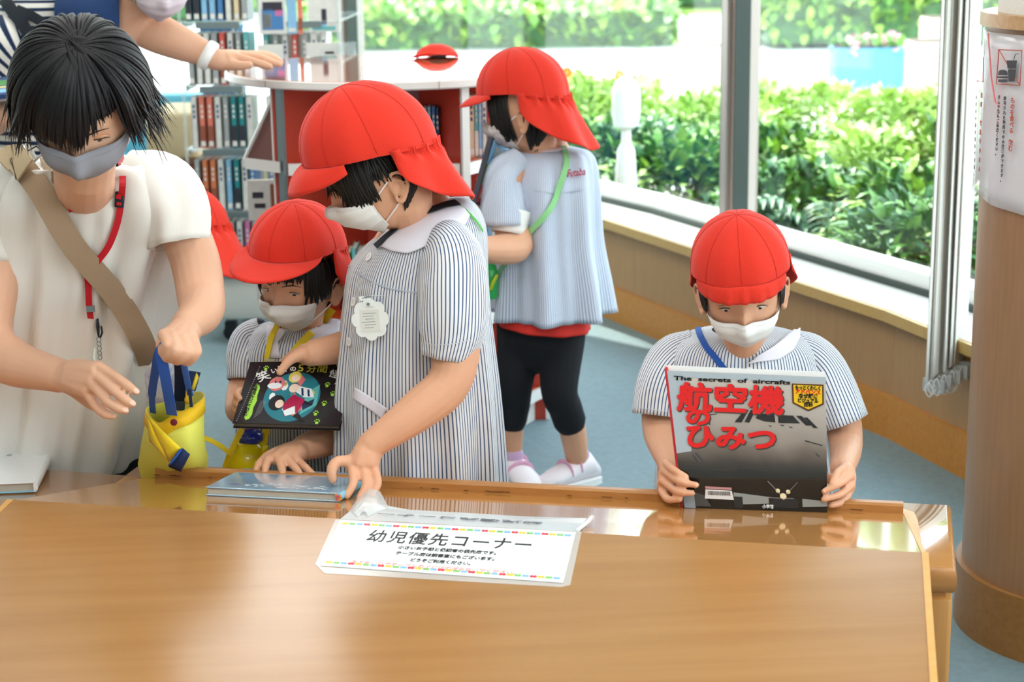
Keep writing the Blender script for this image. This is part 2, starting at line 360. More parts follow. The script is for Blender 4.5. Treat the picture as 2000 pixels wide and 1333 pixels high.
# ---------------------------------------------------------------- bunched vertical blind beside it
bl = P(1858, 400, 4.55); blm = mat('blind_fabric', '#cfccc4', rough=.85, bump=.3, bscale=400)
bot = P(1845, 735, 4.55).z; bd = thing('vertical_blind', 'bunched white vertical blind slats between window and column', 'blind', (bl.x, 4.55, bot))
for k in range(8):
    x = bl.x-.032 + k*.0115; y = 4.52 + .012*(k % 2) + k*.006
    a = math.radians(50+8*math.sin(k*2.1)); R = Matrix.Rotation(a, 3, 'Z')
    m = M(); ring = []
    for z in np.linspace(bot+.005*k, 2.46, 7):
        ring.append([Vector((x, y, z)) + R @ Vector((u*.045, .004*(1-u*u)+.0015*math.sin(z*5+k), 0)) for u in (-1, -.5, 0, .5, 1)] + [Vector((x, y, z)) + R @ Vector((u*.045, .0035*(1-u*u)+.0025, 0)) for u in (1, .5, 0, -.5, -1)])
    m.loft(ring, cap=True); s_ = m.build('slat', blm, bd, smooth=True, sharp=50)
    m = M(); m.box((x, y, bot+.005*k-.018), (.008, .06, .035), R); m.build('weight', mat('blind_weight', '#b9bdbb', rough=.5), bd)
    m = M(); q = Vector((x-.01, y-.03, bot-.02))
    m.tube([q, q+Vector((-.012, 0, .018+.004*k)), q+Vector((-.02, 0, 0)), q+Vector((-.008, 0, -.02)), q+Vector((0, 0, -.005))], .0016, 6, sub=3); m.build('chain', mat('blind_chain', '#e8e8e6', rough=.4), bd, smooth=True)
# ================================================================ outdoors
grass = mat('lawn', '#8fae4c', rough=.9, noise=.4, nscale=4)
pave = mat('paving', '#d6d4cf', rough=.8, noise=.1, nscale=3)
soil = mat('soil', '#6d5a49', rough=.95, noise=.4, nscale=12, bump=.5, bscale=60)
def gpoly(name, pts, z, m_, label):
    m = M(); m.prism([(p[0], p[1]) for p in pts], z-.03, z); struct(m.build(name, m_), label)
gw = PZ
m = M(); m.box((0, 32, -.08), (140, 90, .06)); struct(m.build('ground', pave), 'sunlit pale paved ground outside')
bedA = offs(WL, .26); bedB = offs(WL, 2.9)
m = M(); m.loft([[(a.x, a.y, -.06), (b.x, b.y, -.06), (b.x, b.y, .02), (a.x, a.y, .02)] for a, b in list(zip(bedA, bedB))[3:8]], cap=True); struct(m.build('soil_bed', soil), 'planting bed of bare soil outside the window')
leafA = mat('leaf_bright', '#b4da62', rough=.45, noise=.35, nscale=6); leafB = mat('leaf_mid', '#7cb050', rough=.45, noise=.4, nscale=6)
leafC = mat('leaf_dark', '#4b7d44', rough=.4, noise=.4, nscale=6); stemm = mat('plant_stem', '#6e5a35', rough=.8)
flow = [mat('flower_orange', '#f08a2c', rough=.6), mat('flower_pink', '#e99bb4', rough=.6), mat('flower_blue', '#4f8fc9', rough=.6)]
def leaf(m, p, d, up, L, wd, bend=.25):
    d = d.normalized(); s_ = d.cross(up)
    s_ = s_.normalized() if s_.length > 1e-5 else Vector((1, 0, 0)); n = s_.cross(d)
    q = [p, p+d*L*.3+s_*wd*.5+n*L*.04, p+d*L*.3-s_*wd*.5+n*L*.04, p+d*L*.65+s_*wd*.42-n*L*bend*.2, p+d*L*.65-s_*wd*.42-n*L*bend*.2, p+d*L-n*L*bend, p+d*L*.33, p+d*L*.66-n*L*bend*.3]
    i = [m.vadd(a) for a in q]
    m.face([i[0], i[1], i[6]]); m.face([i[0], i[6], i[2]]); m.face([i[1], i[3], i[7], i[6]]); m.face([i[6], i[7], i[4], i[2]]); m.face([i[3], i[5], i[7]]); m.face([i[7], i[5], i[4]])
def rdir(r, zb=0):
    v = Vector((r.gauss(0, 1), r.gauss(0, 1), r.gauss(0, 1)+zb)); return v.normalized()
def bush(x, y, rx, ry, h, n, L, label, ms, z0=.02, group=None, nm='leafy_shrub', seed=0, flowers=0):
    r = random.Random(seed*31+int(x*100)); b = thing(nm, label, 'shrub', (x, y, z0), 0, group)
    m = M()
    for k in range(n):
        d = rdir(r, .5); 
        if d.z < -.2: d.z = -d.z
        rad = .55+.5*r.random()**.5; p = Vector((x+d.x*rx*rad, y+d.y*ry*rad, z0+h*.45+d.z*h*.55*rad))
        if p.z < z0+.03: p.z = z0+.03+r.random()*.1
        m.cur = r.choice(range(len(ms))); leaf(m, p, (d+rdir(r)*.8), Vector((0, 0, 1)), L*(.7+.7*r.random()), L*.45*(.8+.5*r.random()))
    m.build('foliage', ms, b, kind='stuff'); m = M()
    for k in range(7):
        a = r.random()*6.28; e = Vector((x+math.cos(a)*rx*.6, y+math.sin(a)*ry*.6, z0+h*.8)); m.tube([Vector((x+math.cos(a)*.03, y+math.sin(a)*.03, z0-.01)), (Vector((x, y, z0))+e)/2+Vector((0, 0, h*.1)), e], [.008, .006, .003], 5)
    m.build('stem', stemm, b)
    if flowers:
        for k in range(flowers):
            m = M(); p = Vector((x+r.uniform(-rx, rx)*.8, y-ry*.2, z0+h*(1+.1*r.random())))
            for q in range(6): a = q*1.047; m.ball(p+Vector((math.cos(a)*.018, 0, math.sin(a)*.018)), (.014, .006, .014), nu=6, nv=4)
            m.build('flower', flow[k % 2], b)
    return b
def fern(x, y, h, n, L, label, ml, seed, lean=None):
    r = random.Random(seed); b = thing('fern', label, 'fern', (x, y, .02))
    for k in range(n):
        a = (lean if lean is not None and k % 2 else k*2.4) + r.uniform(-.4, .4); d = Vector((math.cos(a), math.sin(a), 0)); s_ = Vector((-d.y, d.x, 0)); Lk = L*(.7+.5*r.random()); hh = h*(.7+.4*r.random())
        pts = [Vector((x, y, .01)) + d*Lk*t + Vector((0, 0, hh*math.sin(min(1, t*1.15)*2.2)/.95 if t < 1 else hh*.55)) for t in np.linspace(0, 1, 14)]
        m = M(); m.tube(pts, [.006]*13+[.002], 5)
        for i in range(2, 14):
            for sg in (-1, 1):
                leaf(m, pts[i], s_*sg+d*.35+Vector((0, 0, .1)), Vector((0, 0, 1)), Lk*.28*math.sin(.35+2.6*i/14), .026, .3)
        m.build('frond', ml, b)
r0 = random.Random(3)
e = (WL[5]-WL[4]).normalized(); nn = Vector((-e.y, e.x, 0))
leafP = mat('leaf_haze_pale', '#d2ea96', rough=.5, noise=.2, nscale=6)  # hazy outdoor brightness painted into a paler leaf colour
kinds = [('bright yellow-green', [leafP, leafA, leafP]), ('mid green', [leafB, leafC, leafA]), ('dark green', [leafC, leafB])]
# shrub rows outside the window: (px, py on ground-ish, depth)
row = [(1175, 6.9, 8.6), (1260, 8.3, 0), (1330, 7.9, 0), (1390, 8.7, 0), (1500, 8.0, 0), (1560, 7.2, 0), (1640, 8.3, 0), (1700, 7.6, 0), (1780, 6.9, 0), (1830, 6.2, 0), (1870, 7.6, 0), (1740, 8.8, 0), (1120, 9.4, 0), (1220, 9.6, 0), (1460, 9.4, 0), (1600, 9.6, 0), (1850, 8.9, 0)]
SHL = ['dark green shrub outside, leftmost, beside the girl in the smock', 'bright shrub directly behind the white garden light', 'mid green shrub right of the white garden light', 'yellow-green shrub just left of the window post', 'dark green shrub just right of the window post', 'bright shrub in the right pane, second from the window post', 'mid green shrub behind the middle of the right pane',
 'bright shrub behind the dark fern in the right pane', 'dark green shrub in front of the blind side of the right pane', 'bright shrub nearest to the vertical blind', 'mid green shrub half hidden behind the vertical blind', 'pale far shrub behind the dark fern', 'far orange-flowered shrub behind the girl', 'far shrub with flowers behind the white garden light', 'pale far shrub hidden behind the window post', 'pale far shrub in the left half of the right pane', 'pale far shrub beside the blind']
for k, (px, d, _) in enumerate(row):
    if k == 0: d = 8.5
    x = ray(px, 300).x/ray(px, 300).y*d; far = d > 8.5
    nm, ms = kinds[0 if far else [1, 2, 1, 0][k % 4]]  # distant shrubs take the leaves lightened for haze
    wh = 'window post' if 1380 < px < 1500 else ('vertical blind' if px > 1750 else ('white garden light' if px < 1300 else 'middle of the right pane'))
    bush(x, d, .34, .3, (.5 if far else .42)+.1*r0.random(), 900, .075, SHL[k], ms, seed=k, flowers=4 if k in (12, 13) else 0)
fx = lambda px, d: ray(px, 300).x/ray(px, 300).y*d
fern(fx(1640, 6.9), 6.9, .34, 9, .42, 'dark green fern with arching fronds behind the right window pane', leafC, 5, 3.0)
fern(fx(1560, 7.0), 7.0, .28, 8, .36, 'mid green fern low beside the window post', leafB, 6)
fern(fx(1760, 6.5), 6.5, .34, 8, .36, 'yellow green fern nearest the vertical blind', leafA, 8, 2.6)
fern(fx(1800, 6.3), 6.3, .25, 7, .3, 'small dark fern at the soil edge near the blind', leafC, 9)
# garden light
gl = P(1223, 150, 7.4); gb = thing('garden_light', 'white bollard garden light outside the left window pane', 'lamp', (gl.x, 7.4, 0))
wm = mat('garden_light_white', '#f6f7f5', rough=.4)
zt = gl.z; m = M(); m.lathe((gl.x, 7.4, 0), [(.045, 0), (.045, zt-.42), (.036, zt-.3), (.02, zt-.27), (.02, zt-.22)]); m.build('post', wm, gb, smooth=True, sharp=40)
m = M(); m.lathe((gl.x, 7.4, 0), [(.02, zt-.22), (.05, zt-.2), (.058, zt-.15), (.058, zt-.06), (.045, zt-.02), (.015, zt)]); m.build('globe', wm, gb, smooth=True, sharp=40)
# hedges, lawns and trees farther away
def hedge(x0, x1, y, dep, h, label, ms, n, L=.16, z=0):
    r = random.Random(int(x0*10)+int(y)); b = thing('hedge', label, 'hedge', ((x0+x1)/2, y, z))
    m = M(); m.box(((x0+x1)/2, y, z+h*.42), (x1-x0-.2, dep*.8, h*.84)); m.build('core', leafC, b); m = M()
    for k in range(n):
        p = Vector((r.uniform(x0, x1), y+r.uniform(-dep, dep)/2, z+h*(1-.9*r.random()**2)));  m.cur = r.choice(range(len(ms))); leaf(m, p, rdir(r, .5), Vector((0, 0, 1)), L*(.7+.6*r.random()), L*.6)
    m.build('foliage', ms, b, kind='stuff')
def at(px, py, z=0): return PZ(px, py, z)
for (a, b_, yy) in ((-3.4, 2.1, 17.8), (3.6, 7.8, 20.5)):
    pass
hedge(at(560, 106).x, at(1340, 106).x, at(1000, 104).y+.7, 1.6, .42, 'low trimmed hedge across the road, behind the cap on the shelf', [leafA, leafB], 4200)
hedge(at(1478, 84).x, at(1900, 84).x+1.5, at(1700, 84).y+.6, 1.5, .5, 'low trimmed hedge across the road in the right pane', [leafA, leafB], 3500)
hedge(at(690, 34).x, at(1100, 34).x, at(900, 34).y+1, 2.4, 1.3, 'tall mixed hedge far beyond the road, left of the post', [leafB, leafC, leafA], 3600, .25)
hedge(at(1060, 28).x, at(2000, 20).x, at(1500, 24).y+3, 2.4, .9, 'far hedge beyond the second road', [leafA, leafB], 4200, .25)
hedge(at(-700, 130).x, at(560, 130).x, 27, 2.5, 1.4, 'pale far hedge seen behind the two women', [leafA, leafB], 3000, .25)
m = M(); m.prism([(-14, 26.5), (14, 25.6), (16, 60), (-16, 60)], -.05, -.03); struct(m.build('lawn', grass), 'sunlit lawn beyond the road')
m = M(); p_, q_ = at(560, 116), at(1400, 112); m.prism([(p_.x, p_.y), (q_.x, q_.y), (q_.x, q_.y+.8), (p_.x, p_.y+.8)], -.05, .05); struct(m.build('kerb', mat('kerb_stone', '#b9b4aa', rough=.8)), 'grey kerb in front of the low hedge')
def tree(x, y, h, r_, label, ms, seed):
    r = random.Random(seed); b = thing('tree', label, 'tree', (x, y, 0)); m = M()
    for k in range(2200):
        d = rdir(r, .1); rad = .5+.5*r.random(); m.cur = r.choice(range(len(ms))); leaf(m, Vector((x, y, h-r_*.9))+Vector((d.x*r_*rad, d.y*r_*rad, d.z*r_*.95*rad)), rdir(r), Vector((0, 0, 1)), .38*(.7+.6*r.random()), .2)
    m.build('foliage', ms, b, kind='stuff'); m = M(); m.tube([(x, y, -.1), (x+.1, y, h*.4), (x, y, h*.7)], [.16, .13, .08], 8); m.build('trunk', stemm, b)
tree(-2.9, 34.5, 3.4, 1.7, 'dark leafed tree beyond the road at the left post', [leafC, leafB], 1)
tree(.6, 31, 3.2, 1.6, 'rounded green tree beyond the road above the cap of the child at the shelf', [leafB, leafA], 2)
tree(4.2, 35, 3.0, 1.6, 'pale green tree far behind the middle window post', [leafA, leafB], 4)
tree(-6.6, 31, 3.4, 1.8, 'light green tree seen behind the woman in stripes', [leafA, leafB], 3)
tree(7.9, 32, 3.2, 1.6, 'green tree far off above the right hedge', [leafB, leafA], 5)
# small far things: yellow and white sign, concrete planters, white poles
q = at(1630, 82); sg = thing('sign_board', 'small white and yellow sign board standing by the far hedge', 'sign', (q.x, q.y, 0))
m = M(); m.box((q.x, q.y, .32), (.24, .04, .38)); m.build('panel', wm, sg); m = M(); m.box((q.x, q.y, .06), (.28, .2, .13)); m.build('base', mat('sign_yellow', '#f3c93c', rough=.5), sg)
q = at(1690, 185); m = M(); m.rbox(Vector((q.x, q.y, .2)), (.55, .4, .36), Matrix.Identity(3), .05); 
pl = thing('flower_planter', 'blue planter of pink flowers on the paving outside', 'planter', (q.x, q.y, 0)); m.build('tub', mat('planter_blue', '#5e9cc4', rough=.5), pl)
r = random.Random(9); m = M()
for k in range(160): m.cur = r.choice((0, 0, 1)); leaf(m, Vector((q.x+r.uniform(-.25, .25), q.y+r.uniform(-.15, .15), .38)), rdir(r, 1), Vector((0, 0, 1)), .12, .07)
m.build('foliage', [leafB, flow[1]], pl, kind='stuff')
for k, (px, py, lab) in enumerate([(1408, 175, 'pinkish concrete planter box outside left of the window post'), (1828, 165, 'pinkish concrete planter box outside near the blind'), (1850, 105, 'brown litter box at the far road edge near the blind')]):
    q = at(px, py); b = thing('planter_box', lab, 'planter', (q.x, q.y, 0)); c_ = mat('planter_pink', '#cdb7a8', rough=.8)
    m = M(); m.rbox(Vector((q.x, q.y, .17)), (.5, .4, .38), Matrix.Identity(3), .03); m.build('tub', c_, b)
    m = M(); m.box((q.x, q.y, .355), (.44, .34, .03)); m.build('soil', soil, b)
for k, px in enumerate((1765, 1818)):
    q = at(px, 38); b = thing('pole', 'thin white pole by the far hedge, %s of the pair' % ['left', 'right'][k], 'pole', (q.x, q.y, 0)); m = M(); m.cyl((q.x, q.y, 1.0), .04, 2.1, 10); m.build('shaft', wm, b); m = M(); m.cyl((q.x, q.y, .03), .09, .06, 12); m.build('foot', wm, b)
# ================================================================ reading tables
tabw = wood('table_oak', '#c28a4e', '#b67c41', axis=0, scale=3, stretch=16, rough=.16, contrast=.7, coat=1.0)
boardw = wood('board_oak_gloss', '#bd8549', '#b07538', axis=0, scale=2.2, stretch=18, rough=.10, contrast=.75, coat=.7)
frontw = wood('front_board_oak', '#ad7d48', '#976833', axis=0, scale=1.6, stretch=20, rough=.24, contrast=.8, spec=.8)
edgew = wood('edge_oak', '#d9a35c', '#cf954d', axis=0, scale=3, rough=.35)
lipw = wood('lip_oak', '#b9824a', '#a56d36', axis=0, scale=3, stretch=24, rough=.4)
legw = wood('leg_oak', '#c18a4c', '#b67d42', axis=2, scale=4, rough=.35)
YAW = -math.atan2(.333, 1.562)                                     # the tables stand turned to the room
ex = Vector((math.cos(YAW), math.sin(YAW), 0)); ey = Vector((-ex.y, ex.x, 0)); EZ = Vector((0, 0, 1))
TZ = .40
tb = PZ(1857, 985, TZ); tn = tb - ey*.37
def table(name, label, c0, c1, depth, z):
    """c0,c1 back corners left and right"""
    t_ = thing(name, label, 'table', ((c0+c1)/2 - ey*depth/2).to_3d()*1 - Vector((0, 0, z)))
    X = (c1-c0).normalized(); Y = Vector((-X.y, X.x, 0)); L = (c1-c0).length; cen = (c0+c1)/2 - Y*depth/2
    R = Matrix((X, Y, EZ)).transposed()
    m = M(); m.rbox(Vector((cen.x, cen.y, z-.004)), (L-.012, depth-.012, .008), R, .012); m.build('table_top', tabw, t_, smooth=True, sharp=40)
    m = M(); prof = []
    # rounded nosing round the top
    h, w2 = .046, .02
    pts = [(-L/2, -depth/2), (L/2, -depth/2), (L/2, depth/2), (-L/2, depth/2)]
    rings = []
    for a, b in pts:
        sx_, sy_ = (1 if a > 0 else -1), (1 if b > 0 else -1); ring = []
        for k in range(9):
            th = math.radians(90-22.5*k); oo = w2*math.cos(th)*.5-.008; zz = z-h/2+(h/2)*math.sin(th)-.0005
            ring.append(cen + X*(a+sx_*oo) + Y*(b+sy_*oo) + EZ*(zz-cen.z))
        ring += [cen + X*(a-sx_*.03) + Y*(b-sy_*.03) + EZ*(z-h-.0005-cen.z), cen + X*(a-sx_*.03) + Y*(b-sy_*.03) + EZ*(z-.009-cen.z)]
        rings.append(ring)
    m.loft(rings, wrap=True); m.build('edge_nosing', lipw, t_, smooth=True, sharp=50)
    m = M()
    for sg in (-1, 1): m.box(cen+Y*sg*(depth/2-.075)+EZ*(z-h-.035-cen.z), (L-.16, .02, .07), R)
    for sg in (-1, 1): m.box(cen+X*sg*(L/2-.08)+EZ*(z-h-.035-cen.z), (.02, depth-.17, .07), R)
    m.build('apron', wood('apron_oak', '#8d6236', '#80562d', axis=0, scale=3), t_)
    for a in (-1, 1):
        for b in (-1, 1):
            m = M(); c = cen+X*a*(L/2-.035)+Y*b*(depth/2-.035); m.rbox(Vector((c.x, c.y, (z-h-.012)/2)), (.062, .062, z-h-.012), R, .008)
            lg = m.build('leg', legw, t_, smooth=True, sharp=40)
            m = M(); m.box(Vector((c.x, c.y, z-h-.006)), (.04, .045, .014), R); m.build('leg_block', legw, lg)
    return t_
tl0 = tb - ex*1.62
table('reading_table', 'low oak children table under the tilted reading boards, corner bare at the right', tl0, tb, .345, TZ)
# left table, turned slightly
a_, b_ = PZ(305, 930, TZ-.002), PZ(0, 908, TZ-.002); X2 = (a_-b_).normalized()
b2 = a_ - X2*1.7; b2.z = a_.z = 0
LT = table('reading_table', 'low oak table at the left with the white book on it', b2, a_, .9, TZ-.003)
# reading desk: two boards meeting in a ridge
rl, rr = PZ(26, 978, .47), PZ(1800, 1081, .47); kl, kr = PZ(303, 931, .425), PZ(1764, 1004, .425)
desk = thing('reading_board', 'oak veneered double sloped reading board with raised lip', 'reading desk', ((rl+rr)/2).to_3d() - Vector((0, 0, .07)))
def slab(name, pts, th, m_, parent, uvs=False):
    m = M(); m.extr(pts, (0, 0, -th)); return m.build(name, m_, parent)
slab('far_board', [rl, rr, kr, kl], .012, boardw, desk)
nfar = (rr-rl).cross(kl-rl).normalized(); nfar = nfar if nfar.z > 0 else -nfar
nr, nl = rr - ey*.86 - EZ*.115, rl - ey*.86 - EZ*.115
nr.x += .02
fb = slab('front_board', [rl+EZ*.001, nl, nr, rr+EZ*.001], .016, frontw, desk)
nfr = (nl-rl).cross(nr-nl).normalized(); nfr = nfr if nfr.z > 0 else -nfr
m = M(); m.tube([rl-EZ*.004, rr-EZ*.004], .005, 8); m.build('ridge_edge', edgew, desk, smooth=True)
m = M(); q = .011
m.extr([rr+EZ*.002, nr+EZ*.002, nr+EZ*.002+ex*q, rr+EZ*.002+ex*q], (0, 0, -.024)); m.build('side_edge', edgew, desk)
m = M(); m.extr([rl+EZ*.002, nl+EZ*.002, nl+EZ*.002-ex*q, rl+EZ*.002-ex*q], (0, 0, -.024)); m.build('side_edge', edgew, desk)
m = M(); m.extr([rr+EZ*.001, kr+EZ*.001, kr+ex*.008, rr+ex*.008], (0, 0, -.016)); m.build('side_edge', edgew, desk)
# curved wooden end bracket standing on the table
m = M(); br = [rr-EZ*.02, kr-EZ*.016+ey*.0, Vector((kr.x, kr.y, TZ)), Vector((rr.x, rr.y, TZ))]
bk = [Vector((rr.x, rr.y, 0))+ex*.012 + ey*.02]
def arc(p, dx, dy, n=8): return p
e1 = PZ(1764, 1007, TZ); e2 = PZ(1792, 1030, TZ); e3 = PZ(1797, 1084, TZ)
m.extr([(rr.x, rr.y, TZ), (e3.x+.004, e3.y, TZ), (e2.x, e2.y, TZ), (PZ(1785, 1014, TZ).x, PZ(1785, 1014, TZ).y, TZ), (e1.x, e1.y, TZ), (kr.x, kr.y, TZ)], (0, 0, .013)); m.build('end_bracket', edgew, desk)
for t_ in (.04, .5, .96):                                           # ridge supports standing on the table
    p = rl.lerp(rr, t_)+ey*.02; m = M(); m.box((p.x, p.y, (TZ+.455)/2), (.03, .05, .055), Matrix((ex, ey, EZ)).transposed()); m.build('support', legw, desk)
# lip
lt = [kl, kr]; lo = []
for p in (kl, kr): lo.append(p)
m = M(); H_ = .0175; dpt = .022; rings = []
for p in (kl, kr):
    prof = [(0, -.006), (0, H_-.004), (.004, H_), (dpt-.004, H_), (dpt, H_-.004), (dpt, -.025), (0.004, -.025)]
    rings.append([p + ey*a + EZ*b for a, b in prof])
m.loft(rings, cap=True); lp = m.build('lip', lipw, desk)
m = M(); r = random.Random(5)
for k in range(26):
    t_ = r.random()*.5 if k > 5 else r.random(); p = kl.lerp(kr, t_)-ey*.0006+EZ*(.003+.001*r.random()); m.box(p, (.004+.02*r.random(), .0012, .0011), Matrix((ex, ey, EZ)).transposed())
m.build('scratch', mat('scratch_brown', '#6e441f', rough=.8), lp, kind='stuff')
# floor under front board is hidden; a second pair of legs carries it
for t_ in (.06, .94):
    for dy_ in (.08, .74):
        p = rl.lerp(rr, t_)-ey*dy_; zt_ = .47-.115*dy_/.86-.018; m = M(); m.box((p.x, p.y, zt_/2), (.05, .05, zt_), Matrix((ex, ey, EZ)).transposed()); m.build('leg', legw, desk)
# ---------------------------------------------------------------- laminated sign draped over the ridge
film = mat('laminate_film', '#f4f6f4', rough=.12, alpha=.45, spec=.8); film2 = mat('laminate_film_clear', '#f2f2f2', rough=.08, alpha=.35, spec=1)
paper = mat('sign_paper', '#f3f7f4', rough=.18, spec=.6); ink = mat('ink_black', '#2b2b2f', rough=.5); inkr = mat('ink_faded_red', '#e9a3a0', rough=.5)
sign = thing('laminated_sign', 'white laminated sign in Japanese draped over the ridge of the reading board', 'sign', PPL(890, 1080, rl, nfr))
U1 = nfr*.0016
def SF(x, y, k=1): return PPL(x, y, rl, nfr)+nfr*.0016*k
TL, TR, BL, BR = SF(676, 1019), SF(1127, 1042), SF(624, 1108), SF(1113, 1148)
sxd = (BR-BL).normalized()
FTL, FBL, FBR, FTR = SF(655, 1016), SF(616, 1106), SF(1116, 1148), SF(1150, 1041)
m = M(); m.extr([SF(655, 1017, .6), SF(616, 1104, .6), SF(634, 1122, .6), SF(1095, 1149, .6), SF(1114, 1145, .6), SF(1136, 1041, .6)], nfr*.0007); m.build('film', film, sign)
m = M(); pTL, pBL, pBR, pTR = SF(664, 1019, 1.6), SF(626, 1108, 1.6), SF(1100, 1142, 1.6), SF(1125, 1043, 1.6); m.extr([pTL, pBL, pBR, pTR], nfr*.0003)
m.build('paper', paper, sign)
def SG(x, y): return SF(x, y, 2.0)
def along(a, b, t): return a.lerp(b, t)
# bilinear helper on the paper
def SP(u, v):
    return pTL.lerp(pTR, u).lerp(pBL.lerp(pBR, u), v) + nfr*.0006
xd = (pTR-pTL).normalized()
text('幼児優先コーナー', 'lettering', ink, sign, SP(.145, .415), (SP(.85, .40)-SP(.145, .40)), nfr, .042, bold=.00025, space=1.12, wid=(SP(.83, .4)-SP(.145, .4)).length, sy=1.08)
for s_, v_, u0, u1, m_ in (('小さいお子様と保護者の優先席です。', .50, .29, .70, ink), ('テーブル席は読書室にもございます。', .62, .29, .70, ink), ('どうぞご利用ください。', .74, .36, .61, ink), ('あぶないのでテーブルの上にはのぼらないでください。', .86, .12, .80, inkr)):
    text(s_, 'lettering', m_, sign, SP(u0, v_+.05), SP(u1, v_)-SP(u0, v_), nfr, .011, bold=.00025, wid=(SP(u1, v_)-SP(u0, v_)).length, sy=1.1)
flc = [mat('print_yellow', '#f3d34a', rough=.4), mat('print_green', '#8ed07a', rough=.4), mat('print_blue', '#8fc6ee', rough=.4), mat('print_red', '#e4485a', rough=.4)]
for row, v_ in (('top', .075), ('bottom', .925)):
    m = M()
    for k in range(31):
        m.cur = k % 4; c = SP(.03+.94*k/30, v_); up = (SP(.5, 0)-SP(.5, 1)).normalized()
        for q in (-1, 0, 1):
            cc_ = c + xd*q*.0031; ring = [cc_ + xd*.0028*math.cos(a*math.pi/4) + up*(.0042 if q else .003)*math.sin(a*math.pi/4) for a in range(8)]
            m.extr(ring, nfr*.0002)
    m.build('border_print', flc, sign)
# back flap and curled corners on the far board
def SB(x, y, k=1): return PPL(x, y, kl, nfar)+nfar*.002*k
m = M()
fl = [[SF(664, 1017, 1), SF(780, 1022, 1), SF(900, 1029, 1), SF(1020, 1035, 1), SF(1132, 1041, 1)]]
fl.append([SB(690, 1000, 3), SB(790, 1008, 2), SB(905, 1013, 2), SB(1020, 1020, 2), SB(1140, 1028, 2)])
fl.append([SB(705, 990, 5), SB(800, 1001, 2), SB(910, 1007, 2), SB(1022, 1014, 2), SB(1146, 1022, 4)])
m.loft(fl, closed=False); m.build('back_flap', mat('flap_paper', '#e3e6e6', rough=.15, alpha=.8), sign, solid=.0006)
text('幼児優先コーナー', 'lettering', mat('ink_showthrough', '#6d7078', rough=.4), sign, SB(1060, 1027, 1)+nfar*.0035, SB(740, 1008)-SB(1060, 1027), nfar, .02, wid=(SB(740, 1008)-SB(1060, 1027)).length, sy=.9)
m = M()
cr = [SB(682, 1003, 2), SB(700, 990, 8), SB(722, 984, 14), SB(742, 986, 12), SB(760, 1000, 3)]
m.loft([[p+EZ*.0 for p in cr], [p.lerp(SF(700, 1018), .35)+nfar*.002 for p in cr], [p.lerp(SF(705, 1018), .75)+nfar*.001 for p in cr]], closed=False); m.build('curled_corner', film, sign, smooth=True, solid=.0006)
m = M(); m.tube([SB(1128, 1041, 2), SB(1146, 1030, 4), SB(1156, 1023, 6)], [.004, .005, .0055], 10, flat=.6); m.build('curled_corner', film, sign, smooth=True)
# ---------------------------------------------------------------- blue picture book lying on the far board
def book_flat(name, label, c00, xd_, yd, L, Wd, T, n, covm, pagem, spinem, cat='book', spine_side=+1, ov=.004, round_=.004, group=None):
    """hardcover lying; c00 near-left bottom corner; xd_ along near edge; spine at +x end; rests on plane normal n"""
    xd_ = xd_.normalized(); n = n.normalized(); yd = n.cross(xd_).normalized(); R = Matrix((xd_, yd, n)).transposed()
    b = thing(name, label, cat, c00 + xd_*L/2 + yd*Wd/2, 0, group); cv = .0025
    for k, z in enumerate((cv/2, T-cv/2)):
        m = M(); m.rbox(c00+xd_*L/2+yd*Wd/2+n*z, (L, Wd, cv), R, .003, seg=2); m.build('cover', covm if k else (covm if not isinstance(covm, tuple) else covm[0]), b)
    m = M(); m.box(c00+xd_*(L/2-.001)+yd*Wd/2+n*T/2, (L-ov*2, Wd-ov*2, T-2*cv), R); m.build('pages', pagem, b)
    m = M(); ring = []
    for y in (0, Wd): ring.append([c00+xd_*(L-.003+math.sin(a)*.008)+yd*y+n*(T/2-math.cos(a)*T/2) for a in np.linspace(0, math.pi, 8)] + [c00+xd_*(L-.004)+yd*y+n*z for z in (T-.002, .002)])
    m.loft(ring, cap=True); m.build('spine', spinem, b, smooth=True, sharp=60)
    return b, R
page = mat('pages', '#b9b2a4', rough=.8, bump=.3, bscale=800); bluec = mat('blue_book_cover', '#9cc3dc', rough=.12, coat=.6, noise=.25, nscale=9)
c0 = SB(402, 969, 0); c1 = SB(645, 981, 0); bx = (c1-c0).normalized(); c0 = c0 + nfar*.0005
bb, bR = book_flat('picture_book', 'pale blue hardcover picture book lying flat under two small hands', c0, bx, None, (SB(664, 981, 0)-c0).length, .215, .0165, nfar, bluec, page, mat('blue_book_spine', '#7fc4dd', rough=.2))
T_ = nfar*.0168
m = M(); r = random.Random(4); cols = [mat('print_white', '#eef4f6', rough=.2), mat('print_violet', '#8a7fb5', rough=.2), mat('print_pink', '#e2578c', rough=.3)]
yv = nfar.cross(bx).normalized()
def bp(u, v): return c0 + bx*u + yv*v + T_
for k in range(40):
    m.cur = 0; p = bp(.06+.16*r.random(), .03+.02*r.random()+.01*math.sin(k)); s_ = .003+.004*r.random(); m.extr([p+bx*s_*math.cos(a)+yv*s_*.6*math.sin(a) for a in np.linspace(0, 5.5, 6)], nfar*.0001)
for k in range(14):
    m.cur = 1; p = bp(.035+.035*r.random(), .035+.012*r.random()); s_ = .004; m.extr([p+bx*s_*math.cos(a)+yv*s_*.6*math.sin(a) for a in np.linspace(0, 5.5, 6)], nfar*.0001)
m.build('cover_print', cols, bb)
m = M(); ends = c0+bx*((SB(664, 981, 0)-c0).length-.001)
for k in range(16):
    m.cur = r.choice((0, 1, 1)); p = ends+bx*(-.006+.01*r.random())-yv*.0005+nfar*(.003+.011*r.random()); s_ = .0022; m.extr([p+bx*s_*math.cos(a)+nfar*s_*math.sin(a) for a in np.linspace(0, 5.5, 6)], -yv*.0004)
